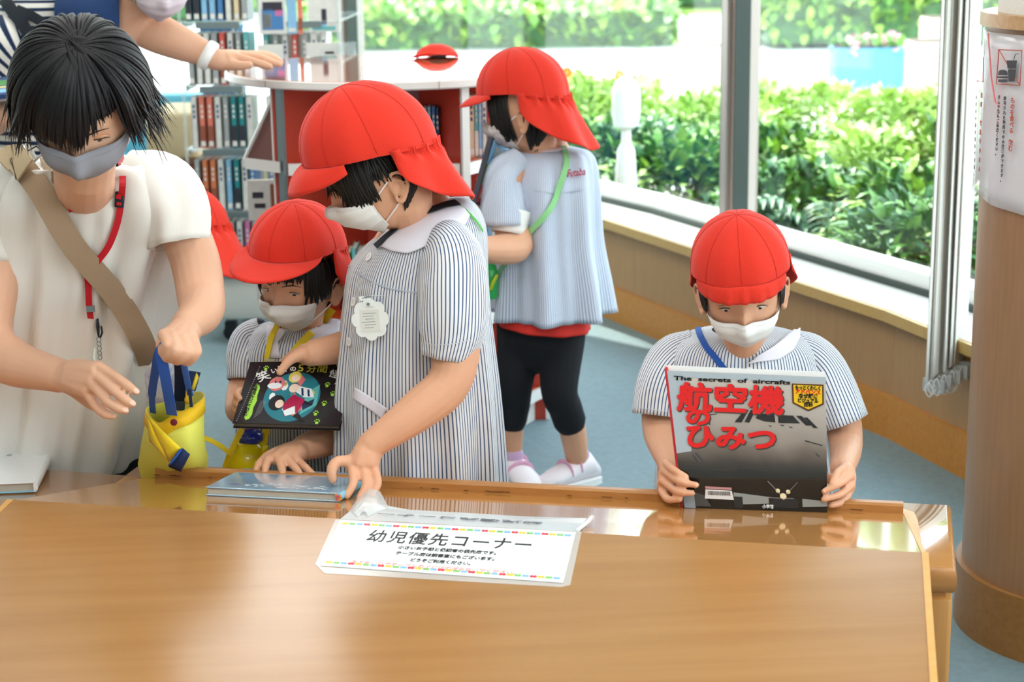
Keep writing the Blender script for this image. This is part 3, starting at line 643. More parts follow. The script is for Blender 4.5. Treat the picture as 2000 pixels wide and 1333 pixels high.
m.build('spine_print', [cols[2], mat('print_orange', '#ef9f4e', rough=.4)], bb)
# ---------------------------------------------------------------- white book on the left table
wz = TZ-.003+.0008; w0 = PZ(-60, 968, wz); w1 = PZ(70, 962, wz)
wx = (w1-w0).normalized(); white = mat('white_cover', '#eef0f2', rough=.25, coat=.3)
wb, _ = book_flat('hardcover_book', 'white hardcover book with a pale blue back cover at the left end of the table', w0, wx, None, (w1-w0).length, .27, .021, EZ, (mat('pale_blue_cover', '#8cc7e2', rough=.3), white)[1], page, white)
bc = [o for o in wb.children if o.name.startswith('cover')][0]; bc.data.materials.clear(); bc.data.materials.append(mat('pale_blue_cover', '#8cc7e2', rough=.3)); bc['label'] = 'pale blue back cover'
m = M(); wy = Vector((-wx.y, wx.x, 0)); p = PZ(18, 890, wz+.021); m.extr([p+wx*.006*math.cos(a)+wy*.007*math.sin(a) for a in np.linspace(0, 5.8, 12)], EZ*.0002); m.build('logo', mat('logo_grey', '#a9adb0', rough=.5), wb)
text('SINCE', 'lettering', mat('logo_grey', '#a9adb0'), wb, PZ(-12, 892, wz+.0214), wx, EZ, .01) if False else None
# ================================================================ round children's bookshelf
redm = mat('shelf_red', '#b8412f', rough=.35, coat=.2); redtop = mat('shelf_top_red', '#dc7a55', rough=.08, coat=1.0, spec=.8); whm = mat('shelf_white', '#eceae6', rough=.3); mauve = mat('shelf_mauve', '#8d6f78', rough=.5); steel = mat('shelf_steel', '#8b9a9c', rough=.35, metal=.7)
orange = mat('shelf_orange', '#d8602c', rough=.35)
sc = Vector((-.33, 5.16, 0)); SR = .475; ST = 1.06
shelf = thing('bookshelf', 'round low bookshelf with white edges and red panels', 'bookshelf', sc)
m = M(); m.lathe(sc, [(SR-.006, ST-.024), (SR, ST-.02), (SR, ST-.003), (SR-.004, ST-.0015)], n=96); m.build('top_edge', whm, shelf, smooth=True, sharp=30)
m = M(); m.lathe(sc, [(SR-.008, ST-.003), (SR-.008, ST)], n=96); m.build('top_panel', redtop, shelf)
m = M()
for a in (-1.25, -2.3, -.3, .8, 2.0, 3.0):
    d = Vector((math.cos(a), math.sin(a), 0)); m.box(sc+d*(SR+.0005)+EZ*(ST-.012), (.002, .0025, .02), Matrix.Rotation(a, 3, 'Z'))
m.build('edge_joint', mat('joint_grey', '#b5b2ac'), shelf)
def radial(px, d_hint=None, rad=.43):
    """angle of the point of the circle (near side) seen at image column px"""
    v = ray(px, 300); v = Vector((v.x, v.y, 0)).normalized(); b = -v.dot(-sc); dd = v.dot(sc); disc = rad*rad - (sc.length_squared - dd*dd); t = dd - math.sqrt(max(0, disc)); p = v*t - sc
    return math.atan2(p.y, p.x)
RR = .43; a1, a2 = radial(553), radial(908); zs = P(700, 338, 4.75).z
angs = [a1, a2, a2+1.05, a2+2.1, a1+math.tau-2.1, a1+math.tau-1.05]
angs = [a1, a2, a2+1.1, a2+2.0, a2+2.9]
for k, a in enumerate(angs):
    d = Vector((math.cos(a), math.sin(a), 0)); Ra = Matrix.Rotation(a, 3, 'Z')
    m = M(); m.box(sc+d*(RR/2+.06)+EZ*(ST-.024)/2, (RR-.12, .016, ST-.026), Ra); dv = m.build('divider', redm, shelf)
    m = M(); m.box(sc+d*(RR+.004)+EZ*(ST-.024)/2, (.012, .022, ST-.026), Ra); m.build('edge_strip', whm if k != 0 else steel, dv)
    if k == 0:
        m = M(); s_ = Vector((-d.y, d.x, 0)); m.box(sc+d*(RR-.002)-s_*.026+EZ*(ST-.024)/2, (.012, .010, ST-.026), Ra); m.build('edge_strip', redm, dv)
        m = M(); m.box(sc+d*(RR-.002)-s_*.036+EZ*(ST-.024)/2, (.012, .006, ST-.026), Ra); m.build('edge_strip', whm, dv)
m = M(); m.lathe(sc, [(.15, .03), (.15, ST-.026)], n=6); m.build('core', redm, shelf)
for z in (.09, .38, zs):
    ring = [sc + Vector((math.cos(a), math.sin(a), 0))*(RR-.006) for a in angs]
    m = M(); m.prism([(p.x, p.y) for p in ring], z-.012, z+.012); bd_ = m.build('shelf_board', orange, shelf)
    for i in range(5):
        p, q = ring[i], ring[(i+1) % 5]; e = (q-p).normalized(); L = (q-p).length; n = Vector((e.y, -e.x, 0)); R = Matrix((e, n, EZ)).transposed()
        m = M(); m.box((p+q)/2+n*.006+EZ*z, (L-.02, .012, .032), R); m.build('edge_strip', whm, bd_)
m = M(); m.prism([(sc.x+(RR-.03)*math.cos(a), sc.y+(RR-.03)*math.sin(a)) for a in angs], .0, .075); m.build('plinth', whm, shelf)
# mauve inner panel and sloping picture panel on the left
def facing_frame(px, d):
    v = ray(px, 300); n = Vector((-v.x, -v.y, 0)).normalized(); x = Vector((-n.y, n.x, 0)); return Matrix((x, -n, EZ)).transposed()
p0, p1 = P(752, 160, 5.05), P(815, 330, 5.02)
m = M(); m.extr([P(765, 153, 4.99), P(822, 153, 5.0), P(822, 336, 5.0), P(765, 336, 4.99)], (0, .012, 0)); m.build('mauve_panel', mauve, shelf)
m = M(); m.extr([P(545, 170, 4.86), P(545, 316, 4.86), P(481, 310, 4.98)], (0.012, .03, 0)); pl_ = m.build('slanted_panel', mat('slant_brown', '#7a4b44', rough=.5), shelf)
m = M(); m.tube([P(543, 168, 4.85), P(477, 312, 4.97)], .005, 6); m.build('edge_strip', whm, pl_)
m = M(); a, b = P(478, 320, 4.9), P(546, 328, 4.80); m.extr([a+EZ*.014, b+EZ*.014, b-EZ*.014, a-EZ*.014], (.0, .02, 0)); m.build('edge_strip', whm, shelf)
# books on this shelf
bkc = {'blue': '#4f86bd', 'teal': '#2f8e92', 'white': '#e4e4de', 'red': '#cf3b3c', 'cream': '#e6d3ae', 'orange': '#e0855a', 'brown': '#9a5a46', 'green': '#5a9e58', 'navy': '#2f4a80', 'sky blue': '#8fc3e6', 'pink': '#d77fb0', 'salmon': '#e8846f', 'grey': '#a9aeae', 'coral': '#e3655a', 'pale yellow': '#e8dc9a', 'dark': '#3b3b46', 'light teal': '#6bb9bb'}
bkm = {k: mat('book_'+k.replace(' ', '_'), v, rough=.4, noise=.08, nscale=40) for k, v in bkc.items()}
pg = mat('book_pages', '#e9e4d6', rough=.8); labw = mat('spine_label', '#e6e6e0', rough=.5)
protos = {}
def shelf_book(name, label, group, base, ang, size, col, band=None, lab=True):
    """upright book, spine towards -local y; size = thickness, depth, height"""
    key = (name, tuple(round(s_, 3) for s_ in size), col, band)
    t_, d_, h_ = size
    if key not in protos:
        b = thing(name, label, 'book', base, ang, group); cv = .0018
        m = M()
        for sg in (-1, 1): m.box((sg*(t_/2-cv/2), d_/2, h_/2), (cv, d_, h_))
        m.box((0, cv/2, h_/2), (t_, cv, h_)); m.build('cover', bkm[col], b, local=True)
        m = M(); m.box((0, d_/2-.001, h_/2), (t_-2*cv-.0004, d_-.006, h_-.006)); m.build('pages', pg, b, local=True)
        if band: m = M(); m.box((0, -.0004, h_*.23), (t_-.0006, .0009, h_*.42)); m.build('spine_band', bkm[band], b, local=True)
        if lab: m = M(); m.box((0, -.0009, h_*.09), (t_*.8, .0006, h_*.1)); m.build('spine_label', labw, b, local=True)
        m = M()
        for k in range(3): m.box((0, -.0012, h_*(.62+.1*k)), (t_*.35, .0006, h_*.06))
        m.build('title_print', bkm['white' if col not in ('white', 'cream', 'pale yellow') else 'navy'], b, local=True)
        protos[key] = b; return b
    b = copy_tree(protos[key]); b.location = base; b.rotation_euler = (0, 0, ang); b['label'] = label; b['group'] = group; W[b] = Matrix.Translation(Vector(base)) @ Matrix.Rotation(ang, 4, 'Z'); return b
def ordinal(k): return ['first', 'second', 'third', 'fourth', 'fifth', 'sixth', 'seventh', 'eighth', 'ninth', 'tenth', 'eleventh', 'twelfth', 'thirteenth', 'fourteenth'][k]
def row_of(pa, pb, zbase, items, where, group, depth=.13, name='picture_book'):
    """books side by side from point pa to pb (plan), spines towards the viewer side"""
    pa = Vector((pa[0], pa[1], 0)); pb = Vector((pb[0], pb[1], 0)); e = (pb-pa).normalized(); ang = math.atan2(e.y, e.x); x = 0
    for k, (col, th, h, band) in enumerate(items):
        p = pa + e*(x+th/2); shelf_book(name, '%s book, %s from the left %s' % (col, ordinal(k), where), group, (p.x, p.y, zbase), ang, (th, depth, h), col, band); x += th+.0008
zb = zs+.0125
q = P(822, 280, 4.87); row_of((q.x-.005, q.y), (q.x+.2, q.y-.0), zb, [('grey', .012, .142, None), ('white', .01, .145, None), ('sky blue', .011, .148, 'blue'), ('blue', .011, .148, 'white'), ('navy', .009, .146, 'blue')], 'inside the middle red compartment', 'books in the middle compartment of the round shelf', .12)
q = P(563, 300, 4.9); row_of((q.x, q.y), (q.x+.1, q.y), zb, [('grey', .012, .145, None), ('navy', .014, .14, 'blue')], 'in the red compartment beside the steel post', 'books beside the steel post', .12)
q = P(919, 300, 4.93); row_of((q.x-.002, q.y), (q.x+.2, q.y+.03), zb, [('cream', .014, .17, None), ('light teal', .010, .165, 'white'), ('sky blue', .010, .165, None), ('white', .012, .16, None), ('red', .024, .19, None), ('coral', .016, .18, 'pink')], 'right of the white divider', 'books right of the white divider', .12)
q = P(868, 440, 4.80); row_of((q.x, q.y), (q.x+.2, q.y+.0), .3925, [('cream', .022, .22, None), ('pink', .018, .225, 'pink'), ('green', .012, .21, None)], 'on the lower level left of the divider', 'lower books left of the divider', .12)
q = P(919, 480, 4.9); row_of((q.x-.002, q.y), (q.x+.2, q.y+.03), .3925, [('green', .05, .25, None), ('sky blue', .01, .24, None), ('white', .012, .24, None), ('blue', .012, .24, None)], 'on the lower level right of the divider', 'lower books right of the divider', .12)
q = P(496, 440, 5.1); row_of((q.x, q.y), (q.x+.1, q.y-.02), .3925, [('white', .02, .23, None), ('teal', .016, .24, None), ('blue', .02, .24, 'white'), ('sky blue', .02, .22, None)], 'under the slanted panel of the round shelf', 'books under the slanted panel', .1)
q = P(676, 520, 4.78); row_of((q.x, q.y), (q.x+.1, q.y-.0), .3925, [('green', .014, .2, None), ('light teal', .014, .21, None), ('white', .01, .2, None), ('green', .012, .2, 'teal')], 'on the lower level between the two caps', 'lower books between the caps', .12)
# red cap lying on the top
capm = mat('cap_red', '#dc3626', rough=.78, spec=.15, bump=.35, bscale=900, sheen=.12); capin = mat('cap_lining_white', '#e6dfe6', rough=.85)
hx = PZ(853, 113, ST+.0005); lc = thing('school_cap', 'empty red cap resting on the round shelf top', 'cap', hx)
rings = []; n_ = 36
for z, rx, ry in ((.0, .062, .05), (.004, .064, .052), (.016, .056, .046), (.03, .042, .036), (.038, .022, .02), (.04, .004, .004)):
    rings.append([hx + Vector((rx*math.cos(a)*(1.05 if z < .02 else 1), ry*math.sin(a), z+.001+(.012*max(0, -math.sin(a))**2 if z < .005 else 0))) for a in np.linspace(0, math.tau, n_, endpoint=False)])
m = M(); m.loft(rings); m.build('crown', capm, lc, smooth=True, solid=.0015)
m = M(); m.ball(hx+Vector((.004, -.018, .008)), (.030, .028, .0075), nu=20, nv=8); m.build('opening_shade', mat('cap_inside_dark', '#3a3f45', rough=.9), lc, smooth=True)  # dark ball stands in for the shade inside the cap opening
m = M(); br_ = [hx+Vector((-.036, -.045+.0, .002)), hx+Vector((-.005, -.052, .014)), hx+Vector((.03, -.05, .014)), hx+Vector((.062, -.03, .003))]; m.tube([hx+Vector((-.062, -.01, .003))]+br_, [.002, .0022, .002, .002, .0015], 8, flat=.5, sub=4); m.build('rim', mat('cap_rim_pale', '#eb6f6a', rough=.8), lc, smooth=True)
m = M(); m.tube([hx+Vector((-.082, -.01, .002)), hx+Vector((-.05, -.022, .010)), hx+Vector((-.02, -.03, .015))], [.004, .016, .02], 10, flat=.35, sub=3); m.build('brim', capm, lc, smooth=True)
# ================================================================ revolving book tower
tw = P(530, 300, 6.2); TW = thing('revolving_book_tower', 'tall clear acrylic revolving rack full of paperbacks', 'bookshelf', (tw.x, tw.y+.22, 0)); TC = Vector((tw.x, tw.y+.22, 0))
acr = mat('clear_acrylic', '#dfeaea', rough=.08, alpha=.28, spec=.8); basew = mat('tower_base_cream', '#dedcd3', rough=.4); cast = mat('caster_black', '#26292b', rough=.5)
va = math.atan2(-TC.x, TC.y); TA = -math.radians(3.5)
TX = Vector((math.cos(TA), math.sin(TA), 0)); TY = Vector((-TX.y, TX.x, 0)); TR_ = Matrix((TX, TY, EZ)).transposed(); HWD = .275
bz1 = P(455, 556, 6.0).z; bz0 = P(455, 650, 6.0).z
m = M(); m.rbox(TC+EZ*(bz0+bz1)/2, (.50, .50, bz1-bz0), TR_, .05, seg=6); m.build('base', basew, TW, smooth=True, sharp=40)
for a in (-1, 1):
    for b in (-1, 1):
        p = TC+TX*a*.17+TY*b*.17; m = M(); m.cyl(p+EZ*.028, .028, .026, 16, Matrix.Rotation(math.pi/2, 3, 'X')); c_ = m.build('caster', cast, TW); m = M(); m.box(p+EZ*.045, (.04, .035, bz0-.04), TR_); m.build('fork', cast, c_)
pitch_ = .2165; z0_ = bz1+.012; tiers = 6
m = M(); m.cyl(TC+EZ*(bz1+tiers*pitch_/2), .02, tiers*pitch_, 12); m.build('pole', steel, TW)
tower_rows = [  # front-left column, bottom tier first
 ['white', 'brown', 'cream', 'brown', 'grey', 'white', 'pink', 'grey'],
 ['grey', 'orange', 'orange', 'white', 'sky blue', 'teal', 'white', 'blue'],
 ['white', 'salmon', 'salmon', 'white', 'grey', 'teal', 'teal', 'white'],
 ['grey', 'white', 'white', 'grey', 'coral', 'white', 'grey', 'light teal'],
 ['teal', 'teal', 'sky blue', 'sky blue', 'blue', 'white', 'cream', 'grey'],
 ['blue', 'grey', 'sky blue', 'white', 'teal', 'blue', 'white', 'grey']]
left_rows = [['cream', 'brown', 'white', 'brown', 'grey', 'white', 'pink', 'brown'], ['orange', 'sky blue', 'grey', 'blue', 'orange', 'grey', 'blue', 'grey'], ['blue', 'white', 'grey', 'orange', 'teal', 'grey', 'white', 'blue'],
             ['blue', 'sky blue', 'blue', 'sky blue', 'blue', 'grey', 'white', 'blue'], ['brown', 'white', 'sky blue', 'blue', 'sky blue', 'blue', 'white', 'teal'], ['brown', 'grey', 'blue', 'sky blue', 'blue', 'teal', 'grey', 'white']]
gname = 'paperbacks in the revolving tower'
tn_ = ['bottom', 'second', 'third', 'fourth', 'fifth', 'top']
for t_ in range(tiers):
    z = z0_+t_*pitch_
    m = M(); m.rbox(TC+EZ*(z-.005), (HWD*2, HWD*2, .008), TR_, .01); m.build('tray', acr, TW)
    for sx_ in (-1, 1):                       # dark price rails under each book bay
        m = M(); m.box(TC+TX*sx_*.14-TY*(HWD-.001)+EZ*(z-.013), (.15, .004, .022), TR_); m.build('rail', steel, TW)
        m = M(); m.box(TC-TX*(HWD-.001)+TY*sx_*.14+EZ*(z-.013), (.004, .15, .022), TR_); m.build('rail', steel, TW)
    band = {'orange': 'brown', 'salmon': 'brown', 'teal': 'dark', 'coral': 'brown', 'brown': 'dark'}
    # front face, left bay
    hb = .176
    for k, c_ in enumerate(tower_rows[t_]):
        p = TC-TX*(HWD-.035)+TX*(k*.0275)-TY*(HWD-.012); shelf_book('paperback_book', '%s spined paperback, %s tier of the revolving tower front, %s from its left' % (c_, tn_[t_], ordinal(k)), gname, (p.x, p.y, z+.001), TA, (.0195, .112, hb), c_, band.get(c_))
    # front face, right bay (spines low down, covers shown higher up)
    if t_ < 4:
        for k, c_ in enumerate((tower_rows[t_][::-1])[:7]):
            p = TC+TX*(.02+k*.033)-TY*(HWD-.012); shelf_book('paperback_book', '%s spined paperback, %s tier of the revolving tower right bay, %s from its left' % (c_, tn_[t_], ordinal(k)), gname, (p.x, p.y, z+.001), TA, (.0195, .112, hb), c_, band.get(c_))
    # left face
    for k, c_ in enumerate(left_rows[t_]):
        p = TC-TX*(HWD-.012)+TY*(.19-k*.0275); shelf_book('paperback_book', '%s spined paperback, %s tier of the revolving tower side, %s from the back' % (c_, tn_[t_], ordinal(k)), gname, (p.x, p.y, z+.001), TA-math.pi/2, (.0195, .112, hb), c_, band.get(c_))
for sx_, sy_ in ((-1, -1), (1, -1), (-1, 1), (1, 1), (0, -1)):
    m = M(); m.box(TC+TX*sx_*(HWD-.004)+TY*sy_*(HWD-.004)+EZ*(bz1+tiers*pitch_/2+.005), (.010, .010, tiers*pitch_+.01), TR_); m.build('upright', acr, TW)
m = M(); m.box(TC+EZ*(bz1+tiers*pitch_+.01), (HWD*2, HWD*2, .008), TR_); m.build('tray', acr, TW)
# face-out books on the right bay, top two visible tiers
def face_out(px0, px1, py0, py1, d, label, prints, base='white', nm='paperback_book'):
    a, b = P(px0, py1, d), P(px1, py1, d); h = P(px0, py0, d).z-a.z; wd = (b-a).length; e = (b-a); e.z = 0; e.normalize(); n = Vector((e.y, -e.x, 0))
    k = thing(nm, label, 'book', (a+b)/2+n*-.005); R = Matrix((e, -n, EZ)).transposed()
    m = M(); m.box((a+b)/2-n*.006+EZ*h/2, (wd, .012, h), R); m.build('cover', bkm[base], k)
    m = M(); m.box((a+b)/2-n*.006+EZ*(h/2), (wd-.003, .009, h+.002), R); m.build('pages', pg, k)
    for (u0, v0, u1, v1, c_) in prints:
        m = M(); m.box((a+b)/2+n*.0006+e*wd*((u0+u1)/2-.5)+EZ*h*(v0+v1)/2, (wd*(u1-u0), .0008, h*(v1-v0)), R); m.build('cover_print', bkm[c_], k)
    return k
tf = (TC-TY*HWD).y-.01
face_out(507, 560, -12, 66, tf, 'face-out paperback with blue picture on its cover, fourth or fifth tier of the tower', [(.12, .1, .9, .62, 'blue'), (.15, .58, .88, .8, 'dark'), (.6, .45, .88, .6, 'pink'), (.15, .15, .45, .5, 'grey'), (.1, .88, .9, .97, 'light teal')])
face_out(603, 665, -15, 62, tf, 'face-out paperback with pale green cover and a dark standing figure', [(.12, .04, .85, .14, 'light teal'), (.42, .2, .58, .58, 'dark'), (.35, .14, .55, .22, 'sky blue')])
face_out(505, 556, 88, 160, tf, 'white face-out paperback behind the resting hand', [(.3, .55, .75, .62, 'grey'), (.7, .2, .9, .36, 'teal')])
face_out(600, 668, 84, 160, tf, 'white face-out paperback with dark and yellow cover strip', [(.15, .36, .38, .52, 'dark'), (.4, .32, .62, .44, 'pale yellow'), (.64, .36, .88, .52, 'dark'), (.55, .72, .8, .78, 'dark')])
for (x0, x1, y0, y1, lab, c_) in ((562, 596, -10, 66, 'sky blue paperback standing between the face-out books of the tower', 'sky blue'),):
    face_out(x0, 580, y0, y1, tf, lab, [(.1, .05, .9, .15, 'white')], c_); face_out(583, 592, y0, y1, tf, 'salmon thin paperback standing between the face-out books of the tower', [(.1, .1, .9, .4, 'brown')], 'salmon')
face_out(486, 548, 352, 430, 5.5, 'white manga volume leaning face-out below the slanted panel', [(.15, .55, .5, .7, 'dark'), (.2, .3, .55, .42, 'dark'), (.72, .1, .95, .9, 'brown')])
# clear plastic box stack right of the tower
b0, b1 = P(668, 165, 6.1), P(692, 85, 6.1); cl = thing('acrylic_box', 'clear plastic holder at the right edge of the tower', 'holder', (b0.x, 6.1, b0.z))
m = M(); m.box(((b0.x+b1.x)/2, 6.12, (b0.z+b1.z)/2), (b1.x-b0.x, .12, b1.z-b0.z)); m.build('shell', acr, cl); m = M(); m.box(((b0.x+b1.x)/2, 6.055, b0.z+.012), (b1.x-b0.x, .006, .02)); m.build('lip', white_alu, cl)
# ================================================================ lounge chairs at the back left
def lounge(name, label, px, py, d, wd, hh, dep, mu, ml, seatz, split=.5):
    c = P(px, py, d); k = thing(name, label, 'chair', (c.x, d, 0)); I = Matrix.Identity(3)
    m = M(); m.rbox(Vector((c.x, d+dep*.38, hh*.58)), (wd, dep*.24, hh*.84), I, .07, seg=6); m.build('backrest', mu, k, smooth=True, sharp=50)
    m = M(); m.rbox(Vector((c.x, d-.06, seatz)), (wd*.8, dep*.7, .14), I, .05, seg=5); m.build('seat', ml, k, smooth=True, sharp=50)
    for sg in (-1, 1):
        m = M(); m.rbox(Vector((c.x+sg*wd*.44, d-.02, hh*.42)), (wd*.13, dep*.8, hh*.42), I, .035, seg=5); m.build('armrest', mu, k, smooth=True, sharp=50)
        for b in (-1, 1): m = M(); m.cyl((c.x+sg*wd*.38, d+b*dep*.33, .06), .018, .12, 12, r2=.024); m.build('leg', cast, k)
    return k
lounge('armchair', 'pale blue armchair with a rounded back, near the windows', 322, 300, 7.9, .5, P(322, 190, 7.9).z, .6, mat('chair_blue', '#5fa5b8', rough=.7), mat('chair_blue', '#5fa5b8'), .36)
cr_ = mat('chair_cream', '#cdb891', rough=.75); bw = mat('chair_brown', '#6d4630', rough=.6)
c = P(345, 260, 6.9); k = thing('armchair', 'cream and brown armchair behind the woman in white', 'chair', (c.x, 6.9, 0)); I3 = Matrix.Identity(3)
z1_ = P(345, 216, 6.9).z; z2_ = P(345, 305, 6.9).z
m = M(); m.rbox(Vector((c.x, 7.0, (z1_+z2_)/2)), (.2, .42, z1_-z2_), I3, .03, seg=5); m.build('backrest', cr_, k, smooth=True, sharp=50)
m = M(); m.rbox(Vector((c.x+.02, 6.98, (z2_+.1)/2)), (.24, .4, z2_-.1), I3, .02); m.build('base', bw, k)
m = M(); m.box((c.x+.06, 6.775, P(375, 365, 6.775).z), (.2, .012, .018)); m.build('yellow_tag', mat('tag_yellow', '#cfcf35', rough=.5), k)
m = M(); m.rbox(Vector((c.x-.25, 6.95, .34)), (.34, .46, .14), I3, .04, seg=5); m.build('seat', cr_, k, smooth=True, sharp=50)
for a in (-1, 1):
    for b in (-1, 1): m = M(); m.cyl((c.x+.02+a*.09, 6.98+b*.15, .05), .016, .1, 10); m.build('leg', cast, k)
# ---------------------------------------------------------------- wrapped notices on the column
film3 = mat('notice_film', '#f0eef0', rough=.14, alpha=.4, spec=.8, bump=.6, bscale=25); pap = mat('notice_paper', '#e9e4e6', rough=.3); pinkp = mat('notice_pink_line', '#e77c80', rough=.5)
npn = thing('laminated_notice', 'laminated no food or drink notice wrapped around the column', 'sign', cc+EZ*.9)
def colpt(px, py, off=.004):
    """point on the column surface seen at pixel"""
    v = ray(px, py); a = v.x*v.x+v.y*v.y; b = -2*(v.x*cc.x+v.y*cc.y); r_ = CR+off; c = cc.x**2+cc.y**2-r_*r_; D = b*b-4*a*c
    t = (-b-math.sqrt(max(D, 0)))/(2*a); return CAM+v*t
def cang(p): return math.atan2(p.y-cc.y, p.x-cc.x)
at_ = cang(colpt(2000, 200)); a0_ = at_ + .18; a1_ = cang(colpt(1889, 200))
a1_ = (a1_-math.tau if a1_ > 0 else a1_)-.28
zt_, zb1, zb0 = zc(62), zc(392), zc(370)
def cylp(a, z, r_): return Vector((cc.x+r_*math.cos(a), cc.y+r_*math.sin(a), z))
n_ = 22
if a1_ > 0: a1_ -= math.tau
aL_ = 0
def sheet(aL, aR, zT, zBL, zBR, off, mt, name, wob=0, thick=.0012):
    m = M(); rows = []
    for i in range(13):
        t = i/12; row = []
        for j in range(n_+1):
            u = j/n_; a = aL+(aR-aL)*u; z = zT+(interp(zBL, zBR, u)-zT)*t; row.append(cylp(a, z, CR+off+wob*(.5+.5*math.sin(u*17+t*3))*(.3+t)))
        rows.append(row)
    m.loft(rows, closed=False); return m.build(name, mt, npn, smooth=True, solid=thick)
aL = a1_; aR = a0_
sheet(aL, aR, zt_, zb0, zb1-.01, .006, film3, 'film', wob=.006)
amid = aL+(aR-aL)*.40
sheet(amid, aR-.02, zt_-.008, zb0+.0, zb1+.0, .003, pap, 'paper')
sheet(aL+.05, amid-.02, zt_-.02, zb0+.02, zb0+.01, .003, mat('notice_paper_grey', '#dcdad9', rough=.3), 'paper')
def curved_text(s_, px, py0, py1, m_, size=.012, lean=0):
    chars = [c for c in s_]; 
    for i, ch in enumerate(chars):
        if ch == ' ': continue
        y = py0+(py1-py0)*i/max(1, len(chars)-1); p = colpt(px+lean*(y-py0), y, .0165); a = cang(p); n = Vector((math.cos(a), math.sin(a), 0)); xd2 = EZ.cross(n)
        text(ch, 'lettering', m_, npn, p-xd2*size*.5-EZ*size*.4, xd2, n, size, bold=.0003, res=2)
redi = mat('notice_red', '#b84a33', rough=.5); gri = mat('notice_ink', '#45464a', rough=.5)
curved_text('ものを食べる 飲む', 1978, 196, 290, redi, .0125, -.05)
curved_text('許可された場所でのみ飲食ができます。', 1963, 192, 352, gri, .0085, -.045)
curved_text('ガムや飴もご遠慮ください。', 1951, 190, 300, gri, .0085, -.045)
curved_text('携帯・電話をかける', 1917, 186, 330, redi, .011, -.03); curved_text('お使いの際は館外でお話し', 1907, 190, 340, gri, .008, -.03)
def cquad(m, pts): m.poly(pts)
def strip(pts, wd, m_):   # line drawn on the notice through pixels
    w_ = [colpt(x, y, .016) for x, y in pts]; m = M(); m.tube(w_, wd, 4, sub=1); return m.build('pictogram', m_, npn)
strip([(1951, 97), (1996, 99), (1992, 167), (1946, 164), (1951, 97)], .0011, redi); strip([(1951, 97), (1992, 167)], .0011, redi); strip([(1921, 112), (1920, 160), (1908, 158)], .0009, redi)
m = M()
def cpoly(pts, off=.0165): return [colpt(x, y, off) for x, y in pts]
m.poly(cpoly([(1966, 118), (1986, 118), (1984, 134), (1968, 134)])); m.poly(cpoly([(1968.5, 135.5), (1984, 135.5), (1981, 159), (1970, 159)]))
m.poly(cpoly([(1949, 147), (1950, 140), (1954, 136.5), (1962, 136.5), (1967, 140), (1968, 147)])); m.poly(cpoly([(1948, 149), (1968.5, 149), (1968.5, 153), (1948, 153)])); m.poly(cpoly([(1949, 155), (1968, 155), (1967, 161), (1950, 161)]))
m.build('pictogram', gri, npn, solid=.0006); strip([(1980, 117), (1983, 106), (1990, 105)], .0007, gri)
strip([(1930, 66), (1936, 150), (1944, 200), (1950, 205)], .0016, pinkp)
# ================================================================ people: helpers
from mathutils.bvhtree import BVHTree
skinm = mat('skin', '#dba483', rough=.52, spec=.35, sss=.12, noise=.06, nscale=14); skin2 = mat('skin_adult', '#e0ae90', rough=.5, spec=.35, sss=.12, noise=.05, nscale=12)
nailm = mat('fingernail', '#efc2ac', rough=.25, spec=.6); hairm = mat('hair_black', '#14110d', rough=.5, spec=.4, noise=.3, nscale=60); hairm2 = mat('hair_dark', '#121013', rough=.5, spec=.35)
eyew = mat('eye_white', '#d9d4cd', rough=.2); eyed = mat('eye_iris', '#15100d', rough=.08, spec=.8); lash = mat('lash', '#1a1310', rough=.6); brow = mat('eyebrow', '#3a2a20', rough=.8); lidm = mat('eyelid_skin', '#cf9876', rough=.5)
maskw = mat('mask_white', '#e9e6e2', rough=.85, bump=.25, bscale=1500); maskg = mat('mask_grey', '#8d8b92', rough=.85, bump=.25, bscale=1500)
smockm = stripes('smock_stripe', .0078, '#465a7d', '#e4e4e6', width=.30); smock_far = stripes('smock_fine_stripe', .0052, '#8b9bb6', '#d5dce8', width=.34)
collarm = mat('collar_white', '#e9e4ee', rough=.8, bump=.2, bscale=900); btn = mat('button_white', '#f2f1ee', rough=.3); capseam = mat('cap_seam', '#c22a1e', rough=.85)
capflap = mat('cap_flap_inside', '#b23a5c', rough=.85)
def Rot(yaw, pitch, roll=0):
    return Matrix.Rotation(math.radians(yaw), 3, 'Z') @ Matrix.Rotation(math.radians(pitch), 3, 'X') @ Matrix.Rotation(math.radians(roll), 3, 'Y')
def gauss(x, s): return math.exp(-(x/s)**2)
